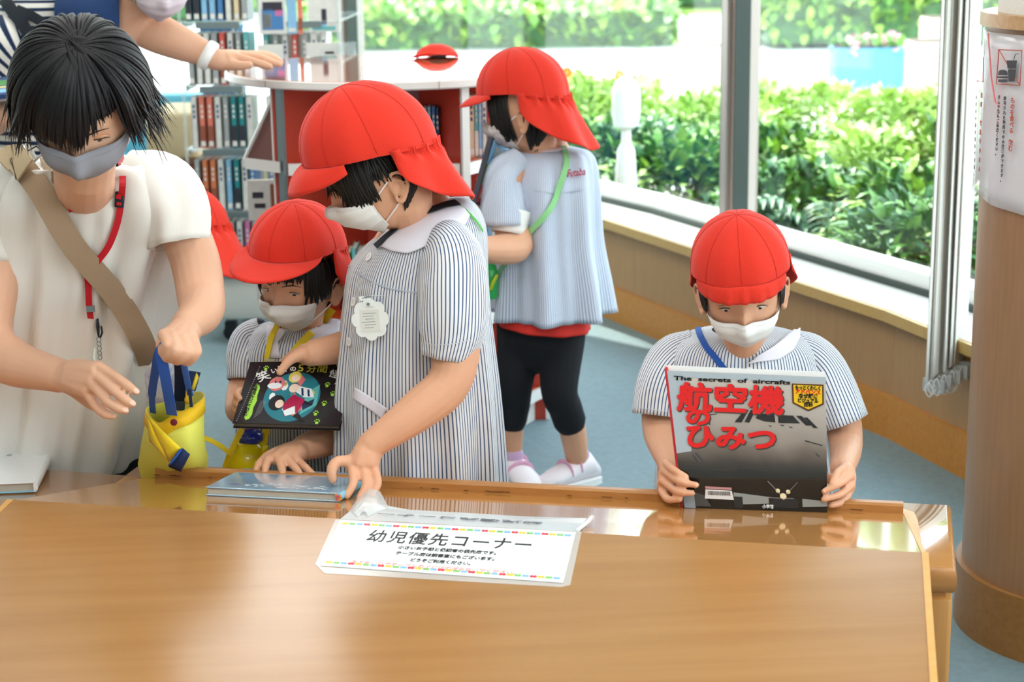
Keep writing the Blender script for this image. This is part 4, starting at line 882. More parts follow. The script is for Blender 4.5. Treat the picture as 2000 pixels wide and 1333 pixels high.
class Head:
    def __init__(s, c, R, sc=1.0, adult=False):
        s.c = Vector(c); s.R = R; s.k = sc; s.r = Vector((.073, .089, .106 if not adult else .116))
    def deform(s, q):
        x, y, z = q; rz = s.r.z
        if z < 0:
            t = min(1, -z/rz); x *= 1-.26*t**1.6; y = y*(1-.5*t) if y > 0 else y*(1-.13*t*t)
        else: y *= 1.03 if y > 0 else 1.0; x *= 1+.05*(z/rz)*(1-z/rz)*2
        if y < 0:
            f = 1 if y < -.04 else y/-.04
            for sx_ in (-1, 1):
                y += f*(.007*gauss(x-sx_*.030, .015)*gauss(z-.0, .012)) - f*.004*gauss(x-sx_*.037, .018)*gauss(z+.034, .018) - f*.002*gauss(x-sx_*.03, .02)*gauss(z-.022, .008)
            y -= f*.017*gauss(x, .0085)*gauss(z+.028, .014) + f*.008*gauss(x, .008)*gauss(z+.008, .014)
            y -= f*.005*gauss(x, .018)*gauss(z+.060, .010) + f*.005*gauss(x, .016)*gauss(z+.092, .012)
        return Vector((x, y, z))
    def loc(s, x, y, z): return s.c + s.R @ (Vector((x, y, z))*s.k)
    def at(s, phi, z, off=0):
        """point on the head: phi degrees (0 = face, + = person's image-right when facing us), z local height"""
        e = math.asin(max(-1, min(1, z/s.r.z))); p = math.radians(phi)
        q = Vector((s.r.x*math.cos(e)*math.sin(p), -s.r.y*math.cos(e)*math.cos(p), z)); d = s.deform(q)
        n = Vector((q.x/s.r.x**2, q.y/s.r.y**2, q.z/s.r.z**2)).normalized(); return s.c + s.R @ ((d+n*off)*s.k)
    def n(s, phi, z):
        e = math.asin(max(-1, min(1, z/s.r.z))); p = math.radians(phi)
        return (s.R @ Vector((math.cos(e)*math.sin(p)/s.r.x, -math.cos(e)*math.cos(p)/s.r.y, math.sin(e)/s.r.z))).normalized()
    def mesh(s, m, ears=True):
        m.ball(s.c, s.r, nu=64, nv=44, f=None) if False else None
        rings = []; nu, nv = 64, 46
        for i in range(nv+1):
            th = math.pi*(i+.02)/(nv+.04); z = -s.r.z*math.cos(th)
            rings.append([s.c + s.R @ (s.deform(Vector((s.r.x*math.sin(th)*math.sin(a), -s.r.y*math.sin(th)*math.cos(a), z)))*s.k) for a in np.linspace(0, math.tau, nu, endpoint=False)])
        m.loft(rings, cap=True)
        if ears:
            for sd in (-1, 1): s.ear(m, sd)
    def ear(s, m, sd):
        L = lambda a, b, out: s.loc(sd*(.0700+out), .016+a, -.022+b)
        hel = [L(-.012, .004, .003), L(-.013, .016, .006), L(-.004, .027, .010), L(.009, .026, .014), L(.018, .014, .017), L(.017, -.002, .016), L(.008, -.017, .011), L(-.003, -.027, .006), L(-.010, -.022, .003), L(-.010, -.010, .002)]
        k = s.k; m.tube(hel, [r_*k for r_ in (.003, .0036, .0038, .0038, .0038, .0036, .0042, .0056, .0045, .003)], 8, sub=4)
        m.tube([L(-.002, .014, .008), L(.008, .010, .0115), L(.008, -.004, .0115), L(.0, -.014, .008)], [.003*k, .0036*k, .0036*k, .003*k], 8, sub=3)
        m.ball(L(.004, .000, .002), (.005*k, .014*k, .022*k), R=s.R @ Matrix.Rotation(sd*.42, 3, 'Z'), nu=14, nv=10)
        m.tube([L(-.012, .0, .004), L(-.011, -.009, .006)], .0034*k, 7, sub=1)
def remesh(m, name, mt, parent, vox=.003, smooth=4):
    v = np.array(m.v); me = bpy.data.meshes.new('tmp'); me.from_pydata([tuple(q) for q in v], [], m.f); me.update()
    bm = bmesh.new(); bm.from_mesh(me); bmesh.ops.recalc_face_normals(bm, faces=bm.faces); bm.to_mesh(me); bm.free()
    o = bpy.data.objects.new('tmp', me); COL.objects.link(o); md = o.modifiers.new('r', 'REMESH'); md.mode = 'VOXEL'; md.voxel_size = vox; md.use_smooth_shade = True
    sm = o.modifiers.new('s', 'SMOOTH'); sm.factor = .5; sm.iterations = smooth
    dg = bpy.context.evaluated_depsgraph_get(); dg.update(); out = bpy.data.meshes.new_from_object(o.evaluated_get(dg)); bpy.data.objects.remove(o)
    n = len(out.vertices); c = np.empty(n*3); out.vertices.foreach_get('co', c); c = c.reshape(-1, 3)
    Mi = np.array(W[parent].inverted()); c = c @ Mi[:3, :3].T + Mi[:3, 3]; org = (c.max(0)+c.min(0))/2; out.vertices.foreach_set('co', (c-org).ravel()); out.update()
    out.materials.clear(); out.materials.append(mt); out.polygons.foreach_set('use_smooth', [True]*len(out.polygons)); out.polygons.foreach_set('material_index', [0]*len(out.polygons))
    ob = bpy.data.objects.new(name, out); COL.objects.link(ob); ob.location = org; ob.parent = parent; W[ob] = W[parent] @ Matrix.Translation(org); return ob
def bvh(*obs):
    vs, fs = [], []
    for o in obs:
        k = len(vs); Mx = W[o]; vs += [Mx @ v.co for v in o.data.vertices]; fs += [tuple(i+k for i in p.vertices) for p in o.data.polygons]
    return BVHTree.FromPolygons(vs, fs)
def hit(b, px, py, off=.003):
    v = ray(px, py).normalized(); h = b.ray_cast(CAM, v)
    if h[0] is None:
        return None
    n = h[1]; n = n if n.dot(v) < 0 else -n
    return h[0]+n*off, n
def hits(b, pts, off=.003, sub=5):
    """drape a pixel path on the meshes"""
    out = []; ns = []
    for i in range(len(pts)-1):
        for k in range(sub):
            t = k/sub; h = hit(b, pts[i][0]+(pts[i+1][0]-pts[i][0])*t, pts[i][1]+(pts[i+1][1]-pts[i][1])*t, off)
            if h: out.append(h[0]); ns.append(h[1])
    h = hit(b, *pts[-1], off)
    if h: out.append(h[0]); ns.append(h[1])
    return out, ns
def smoothpath(p, it=2):
    for _ in range(it): p = [p[0]]+[(p[i-1]+p[i]*2+p[i+1])/4 for i in range(1, len(p)-1)]+[p[-1]]
    return p
def taut(m, b, pts, off, wd, th=.0016, sub=8):
    p_, n_s = [], []
    for x, y in pts:
        h = hit(b, x, y, off)
        if h: p_.append(h[0]); n_s.append(h[1])
    n_s = smoothpath(n_s, 3); q = catmull(p_, [0]*len(p_), sub)[0]; nn = catmull(n_s, [0]*len(n_s), sub)[0]; ribbon(m, q, nn, wd, th, it=3)
def ribbon(m, path, ns, wd, th=.0012, it=2):
    path = smoothpath(path, it); ns = [n.normalized() for n in smoothpath(ns, it+2)]; rings = []
    wd = wd if isinstance(wd, (list, tuple)) else [wd]*len(path)
    for i, p in enumerate(path):
        t = (path[min(i+1, len(path)-1)]-path[max(0, i-1)]).normalized(); s_ = t.cross(ns[i]).normalized(); n = s_.cross(t).normalized()
        if n.dot(ns[i]) < 0: n = -n
        w_ = wd[i]; rings.append([p-s_*w_/2, p+s_*w_/2, p+s_*w_/2+n*th, p+n*(th*1.15), p-s_*w_/2+n*th])
    m.loft(rings, cap=True)
def garment(m, rows, n=96, folds=(), uvw=1.0, inner=True, sub=4, seed=0, pleat=None, open_top=True):
    """rows top to bottom: (cx, cy, halfwidth_px, depth, thickness_m[, slope, yaw]) -> lofted cloth; pleat(t, phi) -> outward metres"""
    R_ = [list(r)+[0]*(7-len(r)) for r in rows]; N = len(R_)
    def cat(i, t, j):
        a, b, c, d = [R_[max(0, min(N-1, i+k))][j] for k in (-1, 0, 1, 2)]
        return .5*((2*b)+(c-a)*t+(2*a-5*b+4*c-d)*t*t+(3*b-a-3*c+d)*t**3)
    rings = []; ts = []
    for i in range(N-1):
        for k in range(sub): ts.append((i, k/sub))
    ts.append((N-2, 1.0))
    vl = [0.0]; prev = None
    for i, t in ts:
        cx, cy, hw, d, th, sl, yw = [cat(i, t, j) for j in range(7)]; c = P(cx, cy, d); w_ = hw*d/FPX*1.03; T = (i+t)/(N-1); ring = []
        ca, sa = math.cos(math.radians(yw)), math.sin(math.radians(yw))
        for k in range(n):
            a = math.tau*k/n; pl = pleat(T, a) if pleat else 0
            x = math.cos(a)*(w_+pl); y = math.sin(a)*(th+pl)
            x, y = x*ca-y*sa, x*sa+y*ca
            ring.append(c+Vector((x, y, sl*x/max(.01, w_))))
        rings.append(ring)
        if prev is not None: vl.append(vl[-1]+(c-prev).length)
        prev = c
    if inner:
        last = rings[-1]; c = sum(last, Vector())/n
        rings.append([p+(c-p)*.02+EZ*.001 for p in last]); rings.append([p+(c-p)*.05+EZ*.02 for p in last]); vl += [vl[-1]+.004, vl[-1]+.02]
    m.loft(rings, uv=lambda i, j: (uvw*j/n, vl[i]))
    return rings
def sleeve(m, path, rad, n=40, flat=1.0, up=None, wr=.003, uvw=.33, sub=5, seed=0, hem=True, shear=0):
    path = [Vector(p) for p in path]; path, rad = catmull(path, list(rad), sub); rings = []; vl = [0]; r = random.Random(seed); ph = r.random()*6
    pu = Vector(up) if up is not None else Vector((0, -1, 0))
    for i, p in enumerate(path):
        t = (path[min(i+1, len(path)-1)]-path[max(0, i-1)]).normalized(); x = t.cross(pu).normalized(); y = x.cross(t).normalized(); T = i/(len(path)-1); ring = []
        for k in range(n):
            a = math.tau*k/n; q = rad[i] + wr*math.sin(3*a+ph+T*4)*math.sin(math.pi*min(1, T*1.1))+wr*.5*math.sin(7*a+ph*2+T*9)*T
            ring.append(p+x*q*math.cos(a)+y*q*flat*math.sin(a)+t*shear*math.cos(a)*T)
        rings.append(ring)
        if i: vl.append(vl[-1]+(path[i]-path[i-1]).length)
    if hem:
        last = rings[-1]; c = sum(last, Vector())/n; t = (path[-1]-path[-2]).normalized(); rings.append([q+(c-q)*.03 for q in last]); rings.append([q+(c-q)*.06-t*.02 for q in last]); vl += [vl[-1]+.003, vl[-1]+.02]
    m.loft(rings, uv=lambda i, j: (uvw*j/n, vl[i]))
    return rings
def hand(m, wrist, wr, fingers, r, thumb=None, spread=None, palm=1.0):
    """wrist point, wrist radius, list of finger polylines (world points, knuckle first), finger radius; thumb polyline from palm side"""
    wrist = Vector(wrist)
    for f in fingers:
        f = [Vector(q) for q in f]; k = f[0]; mid = wrist.lerp(k, .5)
        m.tube([wrist, mid, k], [wr*.8, r*1.45*palm, r*1.2], 12, sub=4)
        rr = [r*1.08]+[r*.98]*(len(f)-2)+[r*.8]; m.tube(f, rr, 12, sub=5)
        for q in f[1:-1]: m.ball(q, r*1.04, nu=10, nv=8)
    ks = [Vector(f[0]) for f in fingers]
    for a, b in zip(ks, ks[1:]):
        m.tube([wrist.lerp(a, .35), wrist.lerp(a, .95).lerp(wrist.lerp(b, .95), .5), a.lerp(b, .5)], [wr*.8, r*1.25*palm, r*1.0], 10, sub=3)
    if thumb:
        t = [Vector(q) for q in thumb]; m.tube([wrist]+t, [wr*.75, r*1.6]+[r*1.15]*(len(t)-2)+[r*.92] if len(t) > 1 else [wr, r], 12, sub=5)
def nail(parent, tip, prev, back, r, k=1.0):
    tip, prev = Vector(tip), Vector(prev); t = (tip-prev).normalized(); n = Vector(back); n = (n-t*n.dot(t)).normalized(); s_ = t.cross(n)
    m = M(); R = Matrix((s_, t, n)).transposed(); m.ball(tip-t*r*.15+n*r*.52, (r*.55*k, r*.72*k, r*.28), R=R, nu=10, nv=6); return m.build('fingernail', nailm, parent, smooth=True)
def eyes(p, h, gaze=(0, -.35), open_=.5, xs=.0305, z0=-.001, lids=True, brows=True, wd=.0135):
    for sd in (-1, 1):
        ph = sd*math.degrees(math.asin(min(.9, xs/h.r.x)))*.98; c = h.at(ph, z0, -.0005); n = (h.n(ph, z0)*.55 + h.R @ Vector((0, -1, 0))*.6).normalized(); up = h.R @ Vector((0, 0, 1)); x = up.cross(-n).normalized(); up = (-n).cross(x).normalized() if False else n.cross(x).normalized()
        if up.dot(h.R @ Vector((0, 0, 1))) < 0: up = -up
        R = Matrix((x, -n, up)).transposed(); k = h.k
        m = M(); m.ball(c-n*.003*k, (wd*k, .0052*k, .0062*open_*1.3*k), R=R, nu=20, nv=12); e = m.build('eye', eyew, p, smooth=True)
        m = M(); m.ball(c+x*gaze[0]*.006*k+up*gaze[1]*.0035*k-n*.0022*k, (.0056*k, .0052*k, min(.0056, .0085*open_)*k), R=R, nu=16, nv=10); m.build('iris', eyed, e, smooth=True)
        m = M(); q = [c-x*(wd+.001)*k-up*.0010*k+n*.0010*k, c-x*wd*.5*k+up*.0052*open_*k+n*.0026*k, c+up*.0075*open_*k+n*.0032*k, c+x*wd*.5*k+up*.0055*open_*k+n*.0026*k, c+x*(wd+.001)*k+up*.0002*k+n*.0008*k]
        m.tube(q, [.0004*k, .0010*k, .0013*k, .0012*k, .0005*k], 6, sub=4); m.build('eyelash', lash, e, smooth=True)
        if lids:
            m = M(); m.tube([a+up*.0032*k-n*.0012*k for a in q], [.001*k, .0028*k, .0032*k, .0028*k, .001*k], 8, sub=4); m.build('eyelid', lidm, e, smooth=True)
        if brows:
            m = M(); zb = z0+.0175; q = [h.at(ph*s_, zb+dz, .0006) for s_, dz in ((.42, -.001), (.8, .002), (1.2, .002), (1.6, -.003))]
            m.tube(q, [.0012*k, .0022*k, .002*k, .0006*k], 6, flat=.5, sub=3); m.build('eyebrow', brow, p, smooth=True)
def facemask(p, h, mt=maskw, top=-.012, bot=-.100, phm=62, loops=True, out=.004, pleats=True, tall=1.0):
    nu, nv = 29, 17; g = []
    for i in range(nv):
        v = i/(nv-1); row = []
        for j in range(nu):
            u = j/(nu-1)*2-1; z = top+(bot-top)*v
            z -= .010*abs(u)*(1-v)*1.0; z += .018*abs(u)**2*v
            e = max(0, 1-abs(u)**2.2); zz = max(-h.r.z*.93, z)
            puff = .012*e*math.sin(math.pi*min(1, v*1.05+.12))+ out + (.006*e*gauss(v-.25, .25))
            if pleats: puff += .0030*(1 if abs(u) < .98 else .3)*(((v*4) % 1)-.5)*(1 if .15 < v < .9 else 0)
            row.append(h.at(u*phm, zz, puff) + (h.R @ Vector((0, -.002, -(zz-z)))*h.k if zz != z else Vector()))
        g.append(row)
    m = M(); m.loft(g, closed=False); o = m.build('face_mask', mt, p, smooth=True, solid=.0014*h.k, sharp=None)
    m = M(); m.tube([q + h.n(0, -.02)*.001 for q in g[1]], .0012*h.k, 5, flat=.5, sub=1); m.tube([q + h.n(0, -.02)*.0005 for q in g[-1]], .0011*h.k, 5, flat=.5, sub=1)
    for j in (0, nu-1): m.tube([g[i][j] for i in range(nv)], .0014*h.k, 6, sub=1)
    m.build('mask_seam', mt, o, smooth=True)
    if loops:
        for sd, j in ((-1, 0), (1, nu-1)):
            eartop = h.loc(sd*.078, .016, .004); earb = h.loc(sd*.0745, .026, -.036)
            m = M(); m.tube([g[1][j], g[1][j].lerp(eartop, .5)+h.n(sd*80, 0)*.004, eartop], .0014*h.k, 6); m.tube([g[-3][j], g[-3][j].lerp(earb, .5)+h.n(sd*80, -.03)*.004, earb], .0014*h.k, 6); m.build('ear_loop', mat('elastic_white', '#f0efee', rough=.7), o, smooth=True)
    return o, g
def locks(m, h, n, phr, z0, zend, off=(.004, .006), wd=.006, seed=0, flat=.4, sway=.0, seg=7, curl=0):
    """hair locks hanging on the head surface; phr=(phi0,phi1) degrees, zend(phi)->z of tips"""
    r = random.Random(seed)
    for i in range(n):
        ph = phr[0]+(phr[1]-phr[0])*(i+r.uniform(-.4, .4))/max(1, n-1); ze = zend(ph)+r.uniform(-.007, .006); za = z0(ph) if callable(z0) else z0; dp = r.uniform(-7, 7)+sway; pts = []; o_ = r.uniform(*off)
        for k in range(seg):
            t = k/(seg-1); z = za+(ze-za)*t; z2 = max(-h.r.z*.9, min(h.r.z*.98, z)); pts.append(h.at(ph+dp*t, z2, o_+curl*t*t) + h.R @ Vector((0, 0, (z-z2)*h.k)))
        m.tube(pts, [wd*h.k*(1-.75*(k/(seg-1))**2.2) for k in range(seg)], 6, flat=flat, up=h.n(ph, (za+ze)/2), sub=2)
def hairshell(m, h, phr, z0, z1, off=.003, nph=40):
    rows = []
    for i in range(9):
        t = i/8; rows.append([h.at(ph, max(-h.r.z*.9, interp(z0(ph) if callable(z0) else z0, z1(ph), t)), off) for ph in np.linspace(phr[0], phr[1], nph)])
    m.loft(rows, closed=False)
def cap(p, h, brim=.05, bw=64, droop=.02, out=1.0, puff=.010, band=lambda ph: .022, flap=None, crinkle=0, top=1.0, scale=1.0, seams=True, brim_up=0, mt=None, lift=0, back=0.0):
    """school cap; band(phi) local z of the lower crown edge"""
    mt = mt or capm; k = h.k; R = h.r*1.0; nphi = 96; rings = []
    def dome(ph, t, extra=0):
        """t 0 at the band, 1 at the top"""
        zb = band(ph); e0 = math.asin(max(-.6, min(.9, zb/(R.z+.016)))); e = e0+(math.pi/2-e0)*t; p = math.radians(ph)
        o_ = .009+puff*math.sin(math.pi*min(1, .15+t*.85))**.8+extra
        ce = math.cos(e)**.9 if math.cos(e) > 0 else 0
        x = (R.x+o_)*ce*math.sin(p); bk = back*max(0, -math.cos(p))*math.sin(math.pi*min(1, t+.12)); y = -(R.y+o_)*ce*math.cos(p)+bk; z = (R.z*top+.010+puff*.5)*math.sin(e) if e > 0 else (R.z)*math.sin(e)
        sm = .0016*math.cos(8*(p))*math.cos(e)
        n = Vector((x, y, z)).normalized(); return Vector((x, y, z))-n*sm+Vector((0, 0, lift))
    phs = np.linspace(0, 360, nphi, endpoint=False)
    for i in range(26):
        t = (i/25)**1.0*.995; rings.append([h.c+h.R @ (dome(ph, t)*k*scale) for ph in phs])
    m = M(); m.loft(rings); c0 = len(m.v); tp = m.vadd(h.c+h.R @ (dome(0, 1)*k*scale)); l = (len(rings)-1)*nphi
    for j in range(nphi): m.face([l+j, l+(j+1) % nphi, tp])
    inn = [[h.c+h.R @ ((dome(ph, 0)*.985+Vector((0, 0, 0)))*k*scale) for ph in phs], [h.c+h.R @ ((dome(ph, .08)*.965)*k*scale) for ph in phs]]
    m.loft([rings[0]]+inn); cr = m.build('cap', mt, p, smooth=True)
    def D(ph, t, ex=0): return h.c+h.R @ (dome(ph, t, ex)*k*scale)
    if seams:
        m = M()
        for a in (0, 45, 90, 135, 180, 225, 270, 315): m.tube([D(a, t, .0004) for t in np.linspace(.02, .99, 22)], .0006*k, 5, sub=1)
        m.build('seam', capseam, cr, smooth=True)
        m = M(); m.tube([D(a, .01, .0006) for a in np.linspace(-bw-4, bw+4, 40)], .0010*k, 5, sub=1); m.build('brim_seam', capseam, cr, smooth=True)
    # brim
    g = []; nb = 41
    for i in range(9):
        v = i/8; row = []
        for j in range(nb):
            u = j/(nb-1)*2-1; ph = u*bw; q = dome(ph, .0)*1.0; a = math.radians(ph); o_ = Vector((math.sin(a)*.55, -math.cos(a)*.9-.15, 0)); L = brim*(1-u*u)**.7 if abs(u) < 1 else 0
            cw = crinkle*math.sin(u*23+1.0)*v*(1-abs(u)*.5)+crinkle*.6*math.sin(u*41)*v
            row.append(h.c+h.R @ ((q+o_*L*out*v*(1-.35*min(1, droop/.04)*v)+Vector((0, -cw, brim_up*v-droop*v*v*(1-u*u*.3)-.2*L*v)))*k*scale))
        g.append(row)
    m = M(); m.loft(g, closed=False); b = m.build('brim', mt, cr, smooth=True, solid=.0022*k)
    # neck flap
    if flap:
        f = dict(a0=98, a1=262, L=.11, out=.03, gather=.004, swing=(0, 0, 0), waves=9, point=.0, droop=1.0); f.update(flap); g = []; nb = 61
        for i in range(17):
            v = i/16; row = []
            for j in range(nb):
                u = j/(nb-1); ph = f['a0']+(f['a1']-f['a0'])*u; q = dome(ph, .03); a = math.radians(ph); o_ = Vector((math.sin(a), -math.cos(a), 0))
                edge = math.sin(math.pi*u)**.55; L = f['L']*(.35+.65*edge)+f['point']*gauss(u-.5, .2)
                gth = f['gather']*math.sin(u*math.tau*f['waves'])*math.exp(-((v-.06)/.16)**2)+.5*f['gather']*math.sin(u*math.tau*f['waves']*.37+1)*v*2
                pinch = -.006*gauss(v-.10, .07)*edge
                w_ = q+o_*(f['out']*(v**1.3)*edge+gth+pinch)+Vector((0, 0, -L*v*f['droop']))+Vector(f['swing'])*v**1.2*edge
                row.append(h.c+h.R @ (w_*k*scale))
            g.append(row)
        m = M(); m.loft(g, closed=False); fl = m.build('neck_flap', mt, cr, smooth=True, solid=.0018*k)
        m = M()
        for i in range(30):
            u = .12+.76*i/29; j = int(u*(nb-1)); m.tube([g[r_][j]+h.n(f['a0']+(f['a1']-f['a0'])*u, .0)*.0012 for r_ in (0, 1, 2, 3)], [.0005, .0014, .0012, .0004], 5, sub=2)
        m.build('gather', mt, fl, smooth=True)
    return cr, D
def disc_btn(parent, b, px, py, r, mt=btn, name='button', off=.001):
    h = hit(b, px, py, off)
    if not h: return
    p, n = h; x = n.orthogonal().normalized(); y = n.cross(x); R = Matrix((x, y, n)).transposed(); m = M(); m.lathe(p, [(r*.9, 0), (r, .0012), (r, .0022), (r*.8, .0030), (r*.6, .0022)], n=20, R=R); o = m.build(name, mt, parent, smooth=True, sharp=40)
    m = M()
    for a, c in ((-1, -1), (1, -1), (-1, 1), (1, 1)): m.cyl(p+x*a*r*.2+y*c*r*.2+n*.0024, r*.07, .0006, 8, R)
    m.build('button_hole', mat('hole_grey', '#8c8f98', rough=.8), o); return o
# ================================================================ boy reading at the right
def person(name, label, base, group=None):
    return thing(name, label, 'person', base, 0, group)
dC = 3.30
hC = Head(P(1449, 565, dC), Rot(-5, 15, -5), 1.02)
pC = person('person', 'child in red cap, white mask and striped smock reading behind an upright aircraft book', (P(1450, 900, 3.42).x, 3.42, 0))
m = M(); hC.mesh(m)
sC = P(1450, 700, 3.40); hipC = Vector((sC.x, 3.5, .33))
m.tube([hC.loc(0, .02, -.06), P(1452, 690, 3.37), P(1452, 730, 3.43)], [.044, .042, .05], 16, sub=3)
m.tube([P(1452, 715, 3.42), P(1452, 800, 3.44), Vector((sC.x, 3.50, .42)), hipC], [.06, .085, .085, .085], 20, flat=.75, up=(0, 1, 0), sub=3)
for sg in (-1, 1): m.tube([hipC+Vector((sg*.05, 0, 0)), hipC+Vector((sg*.07, .03, -.16)), Vector((sC.x+sg*.07, 3.53, .05)), Vector((sC.x+sg*.07, 3.46, .03))], [.06, .05, .035, .028], 12, sub=3)
# arms
shL, elL, wrL = P(1310, 700, 3.42), P(1290, 850, 3.36), P(1312, 915, 3.22)
shR, elR, wrR = P(1590, 700, 3.42), P(1652, 870, 3.36), P(1645, 918, 3.17)
m.tube([P(1390, 712, 3.44), P(1312, 712, 3.43), P(1290, 790, 3.41), elL, wrL], [.03, .034, .036, .033, .023], 14, sub=4)
m.tube([P(1515, 712, 3.44), P(1590, 712, 3.43), P(1638, 790, 3.41), elR, wrR], [.03, .034, .036, .033, .023], 14, sub=4)
fr_ = .0076
bd = 3.105
# image-left hand: knuckles outside the cover, fingers over the front
L = lambda x, y, d: P(x, y, d)
hand(m, wrL, .025, [[L(1300, 905, 3.155), L(1318, 920, 3.10), L(1340, 932, 3.085)], [L(1298, 920, 3.145), L(1325, 940, 3.085), L(1360, 948, 3.075)], [L(1295, 940, 3.14), L(1322, 960, 3.085), L(1352, 964, 3.075)], [L(1293, 960, 3.14), L(1305, 976, 3.10), L(1328, 976, 3.08)]], fr_, palm=1.3)
m.tube([wrL, L(1330, 930, 3.17), L(1350, 925, 3.16)], [.018, .012, .009], 10)
hand(m, wrR, .025, [[L(1648, 914, 3.12), L(1634, 926, 3.08), L(1625, 944, 3.065)], [L(1660, 930, 3.11), L(1638, 946, 3.07), L(1610, 960, 3.060)], [L(1662, 948, 3.11), L(1640, 966, 3.075), L(1609, 976, 3.060)], [L(1656, 966, 3.11), L(1642, 982, 3.09), L(1622, 988, 3.075)]], fr_, palm=1.3)
m.tube([wrR, L(1625, 940, 3.17), L(1605, 930, 3.16)], [.018, .012, .009], 10)
bodyC = remesh(m, 'body', skinm, pC, .003)
for tip, prv, bk in ((L(1340, 932, 3.085), L(1318, 920, 3.10), (.25, -1, .3)), (L(1360, 948, 3.075), L(1325, 940, 3.085), (.1, -1, .3)), (L(1625, 944, 3.065), L(1634, 926, 3.08), (-.1, -1, .3)), (L(1610, 960, 3.06), L(1638, 946, 3.07), (-.1, -1, .3))):
    nail(pC, tip, prv, bk, fr_*.82)
eyes(pC, hC, gaze=(.15, -.5), open_=.62)
mC, gC = facemask(pC, hC, top=-.016, bot=-.100)
m = M()
zb = lambda ph: .034
locks(m, hC, 46, (60, 100), .05, lambda ph: -.020, wd=.0035, seed=1); locks(m, hC, 46, (-100, -60), .05, lambda ph: -.020, wd=.0035, seed=2)
locks(m, hC, 30, (-58, 58), .07, lambda ph: .046, wd=.004, seed=3); locks(m, hC, 60, (100, 260), .05, lambda ph: -.05, wd=.008, seed=5)
m.build('hair', hairm, pC, smooth=True)
crC, DC = cap(pC, hC, brim=.026, bw=60, droop=.022, out=.55, puff=.012, scale=1.09, top=1.12, lift=.004, band=lambda ph: .046-.030*max(0, -math.cos(math.radians(ph)))-.006*abs(math.sin(math.radians(ph))), crinkle=.0022, flap=dict(a0=104, a1=256, L=.085, out=.02, gather=.004, swing=(.012, 0, 0)))
# smock
def plC(T, a): return (.004+.010*T)*math.sin(9*a+1.0)*T + .004*math.sin(17*a+T*3)*T+.002*math.sin(5*a+T*9)
m = M()
rows = [(1450, 646, 58, 3.40, .060), (1450, 650, 95, 3.41, .078), (1450, 664, 130, 3.42, .092, .0), (1450, 692, 148, 3.42, .104), (1450, 735, 156, 3.42, .108), (1450, 790, 158, 3.43, .115), (1450, 860, 158, 3.44, .125), (1450, 930, 164, 3.46, .135), (1450, 985, 168, 3.47, .135), (1450, 1050, 170, 3.49, .14)]
garment(m, rows, uvw=1.02, pleat=plC)
smC = m.build('smock', smockm, pC, smooth=True)
m = M(); sleeve(m, [P(1360, 668, 3.42), P(1325, 690, 3.42), P(1304, 718, 3.415), P(1290, 758, 3.40), P(1283, 812, 3.385)], [.028, .040, .046, .049, .049], wr=.003, uvw=.34, seed=1); slL = m.build('sleeve', smockm, pC, smooth=True)
m = M(); sleeve(m, [P(1542, 668, 3.42), P(1578, 688, 3.42), P(1602, 716, 3.415), P(1622, 760, 3.40), P(1648, 826, 3.385)], [.028, .040, .046, .049, .049], wr=.003, uvw=.34, seed=4); slR = m.build('sleeve', smockm, pC, smooth=True)
bv = bvh(smC, slL, slR)
# collar: white panels draped on the chest
def drape(parent, name, b, pts, mt, off=.004, th=.0022, label=None, nx=14, ny=14):
    """pts: quad strip rows of pixel pairs [(left, right), ...]"""
    rows = []
    for k in range(len(pts)-1):
        for s_ in range(4 if k < len(pts)-2 else 5):
            t = s_/4; (a, b_), (c, d) = pts[k], pts[k+1]; l = (interp(a[0], c[0], t), interp(a[1], c[1], t)); r = (interp(b_[0], d[0], t), interp(b_[1], d[1], t)); row = []
            for j in range(nx+1):
                u = j/nx; h = hit(b, interp(l[0], r[0], u), interp(l[1], r[1], u), off)
                row.append(h[0] if h else (row[-1] if row else None))
            for j in range(nx, -1, -1):
                if row[j] is None: row[j] = row[j+1] if j < nx else Vector((0, 0, 0))
            rows.append(row)
    m = M(); m.loft(rows, closed=False); return m.build(name, mt, parent, smooth=True, solid=th, label=label)
drape(pC, 'collar', bv, [((1475, 700), (1562, 640)), ((1472, 704), (1560, 662)), ((1466, 708), (1548, 684)), ((1456, 712), (1520, 703))], collarm, .005)
m = M(); pp, ns = hits(bv, [(1361, 628), (1366, 655), (1385, 685), (1402, 705), (1425, 735), (1445, 760)], .004); ribbon(m, pp, ns, .012); tag(m.build('neck_strap', mat('strap_blue', '#1d4fa0', rough=.7)), 'blue flat neck strap round the neck of the child reading the aircraft book', 'strap')
disc_btn(pC, bv, 1463, 726, .0085)
m = M(); pp, ns = hits(bv, [(1250, 797), (1280, 801), (1309, 804)], .0008); ribbon(m, pp, ns, .0012, .0006); m.build('hem_stitch', mat('stitch', '#c7ccd6', rough=.9), slL) if len(pp) > 3 else None
m = M(); pp, ns = hits(bv, [(1357, 640), (1340, 665), (1322, 700), (1316, 740)], .0005); ribbon(m, pp, ns, .002, .0008) if len(pp) > 3 else None
if m.v: m.build('armhole_seam', mat('stitch', '#c7ccd6'), slL)
# ---- trousers and stool under the child (hidden mostly)
m = M(); st = hipC; stool = thing('stool', 'small wooden stool under the child at the right', 'stool', (sC.x, 3.52, 0))
m.lathe((sC.x, 3.55, 0), [(.13, .215), (.14, .222), (.14, .238), (.13, .245)], n=32); m.build('seat', legw, stool, smooth=True, sharp=40)
for a in range(4):
    an = math.radians(45+90*a); m = M(); m.tube([(sC.x+.09*math.cos(an), 3.55+.09*math.sin(an), .22), (sC.x+.11*math.cos(an), 3.55+.11*math.sin(an), .012)], .012, 10, sub=1); m.build('leg', legw, stool, smooth=True)
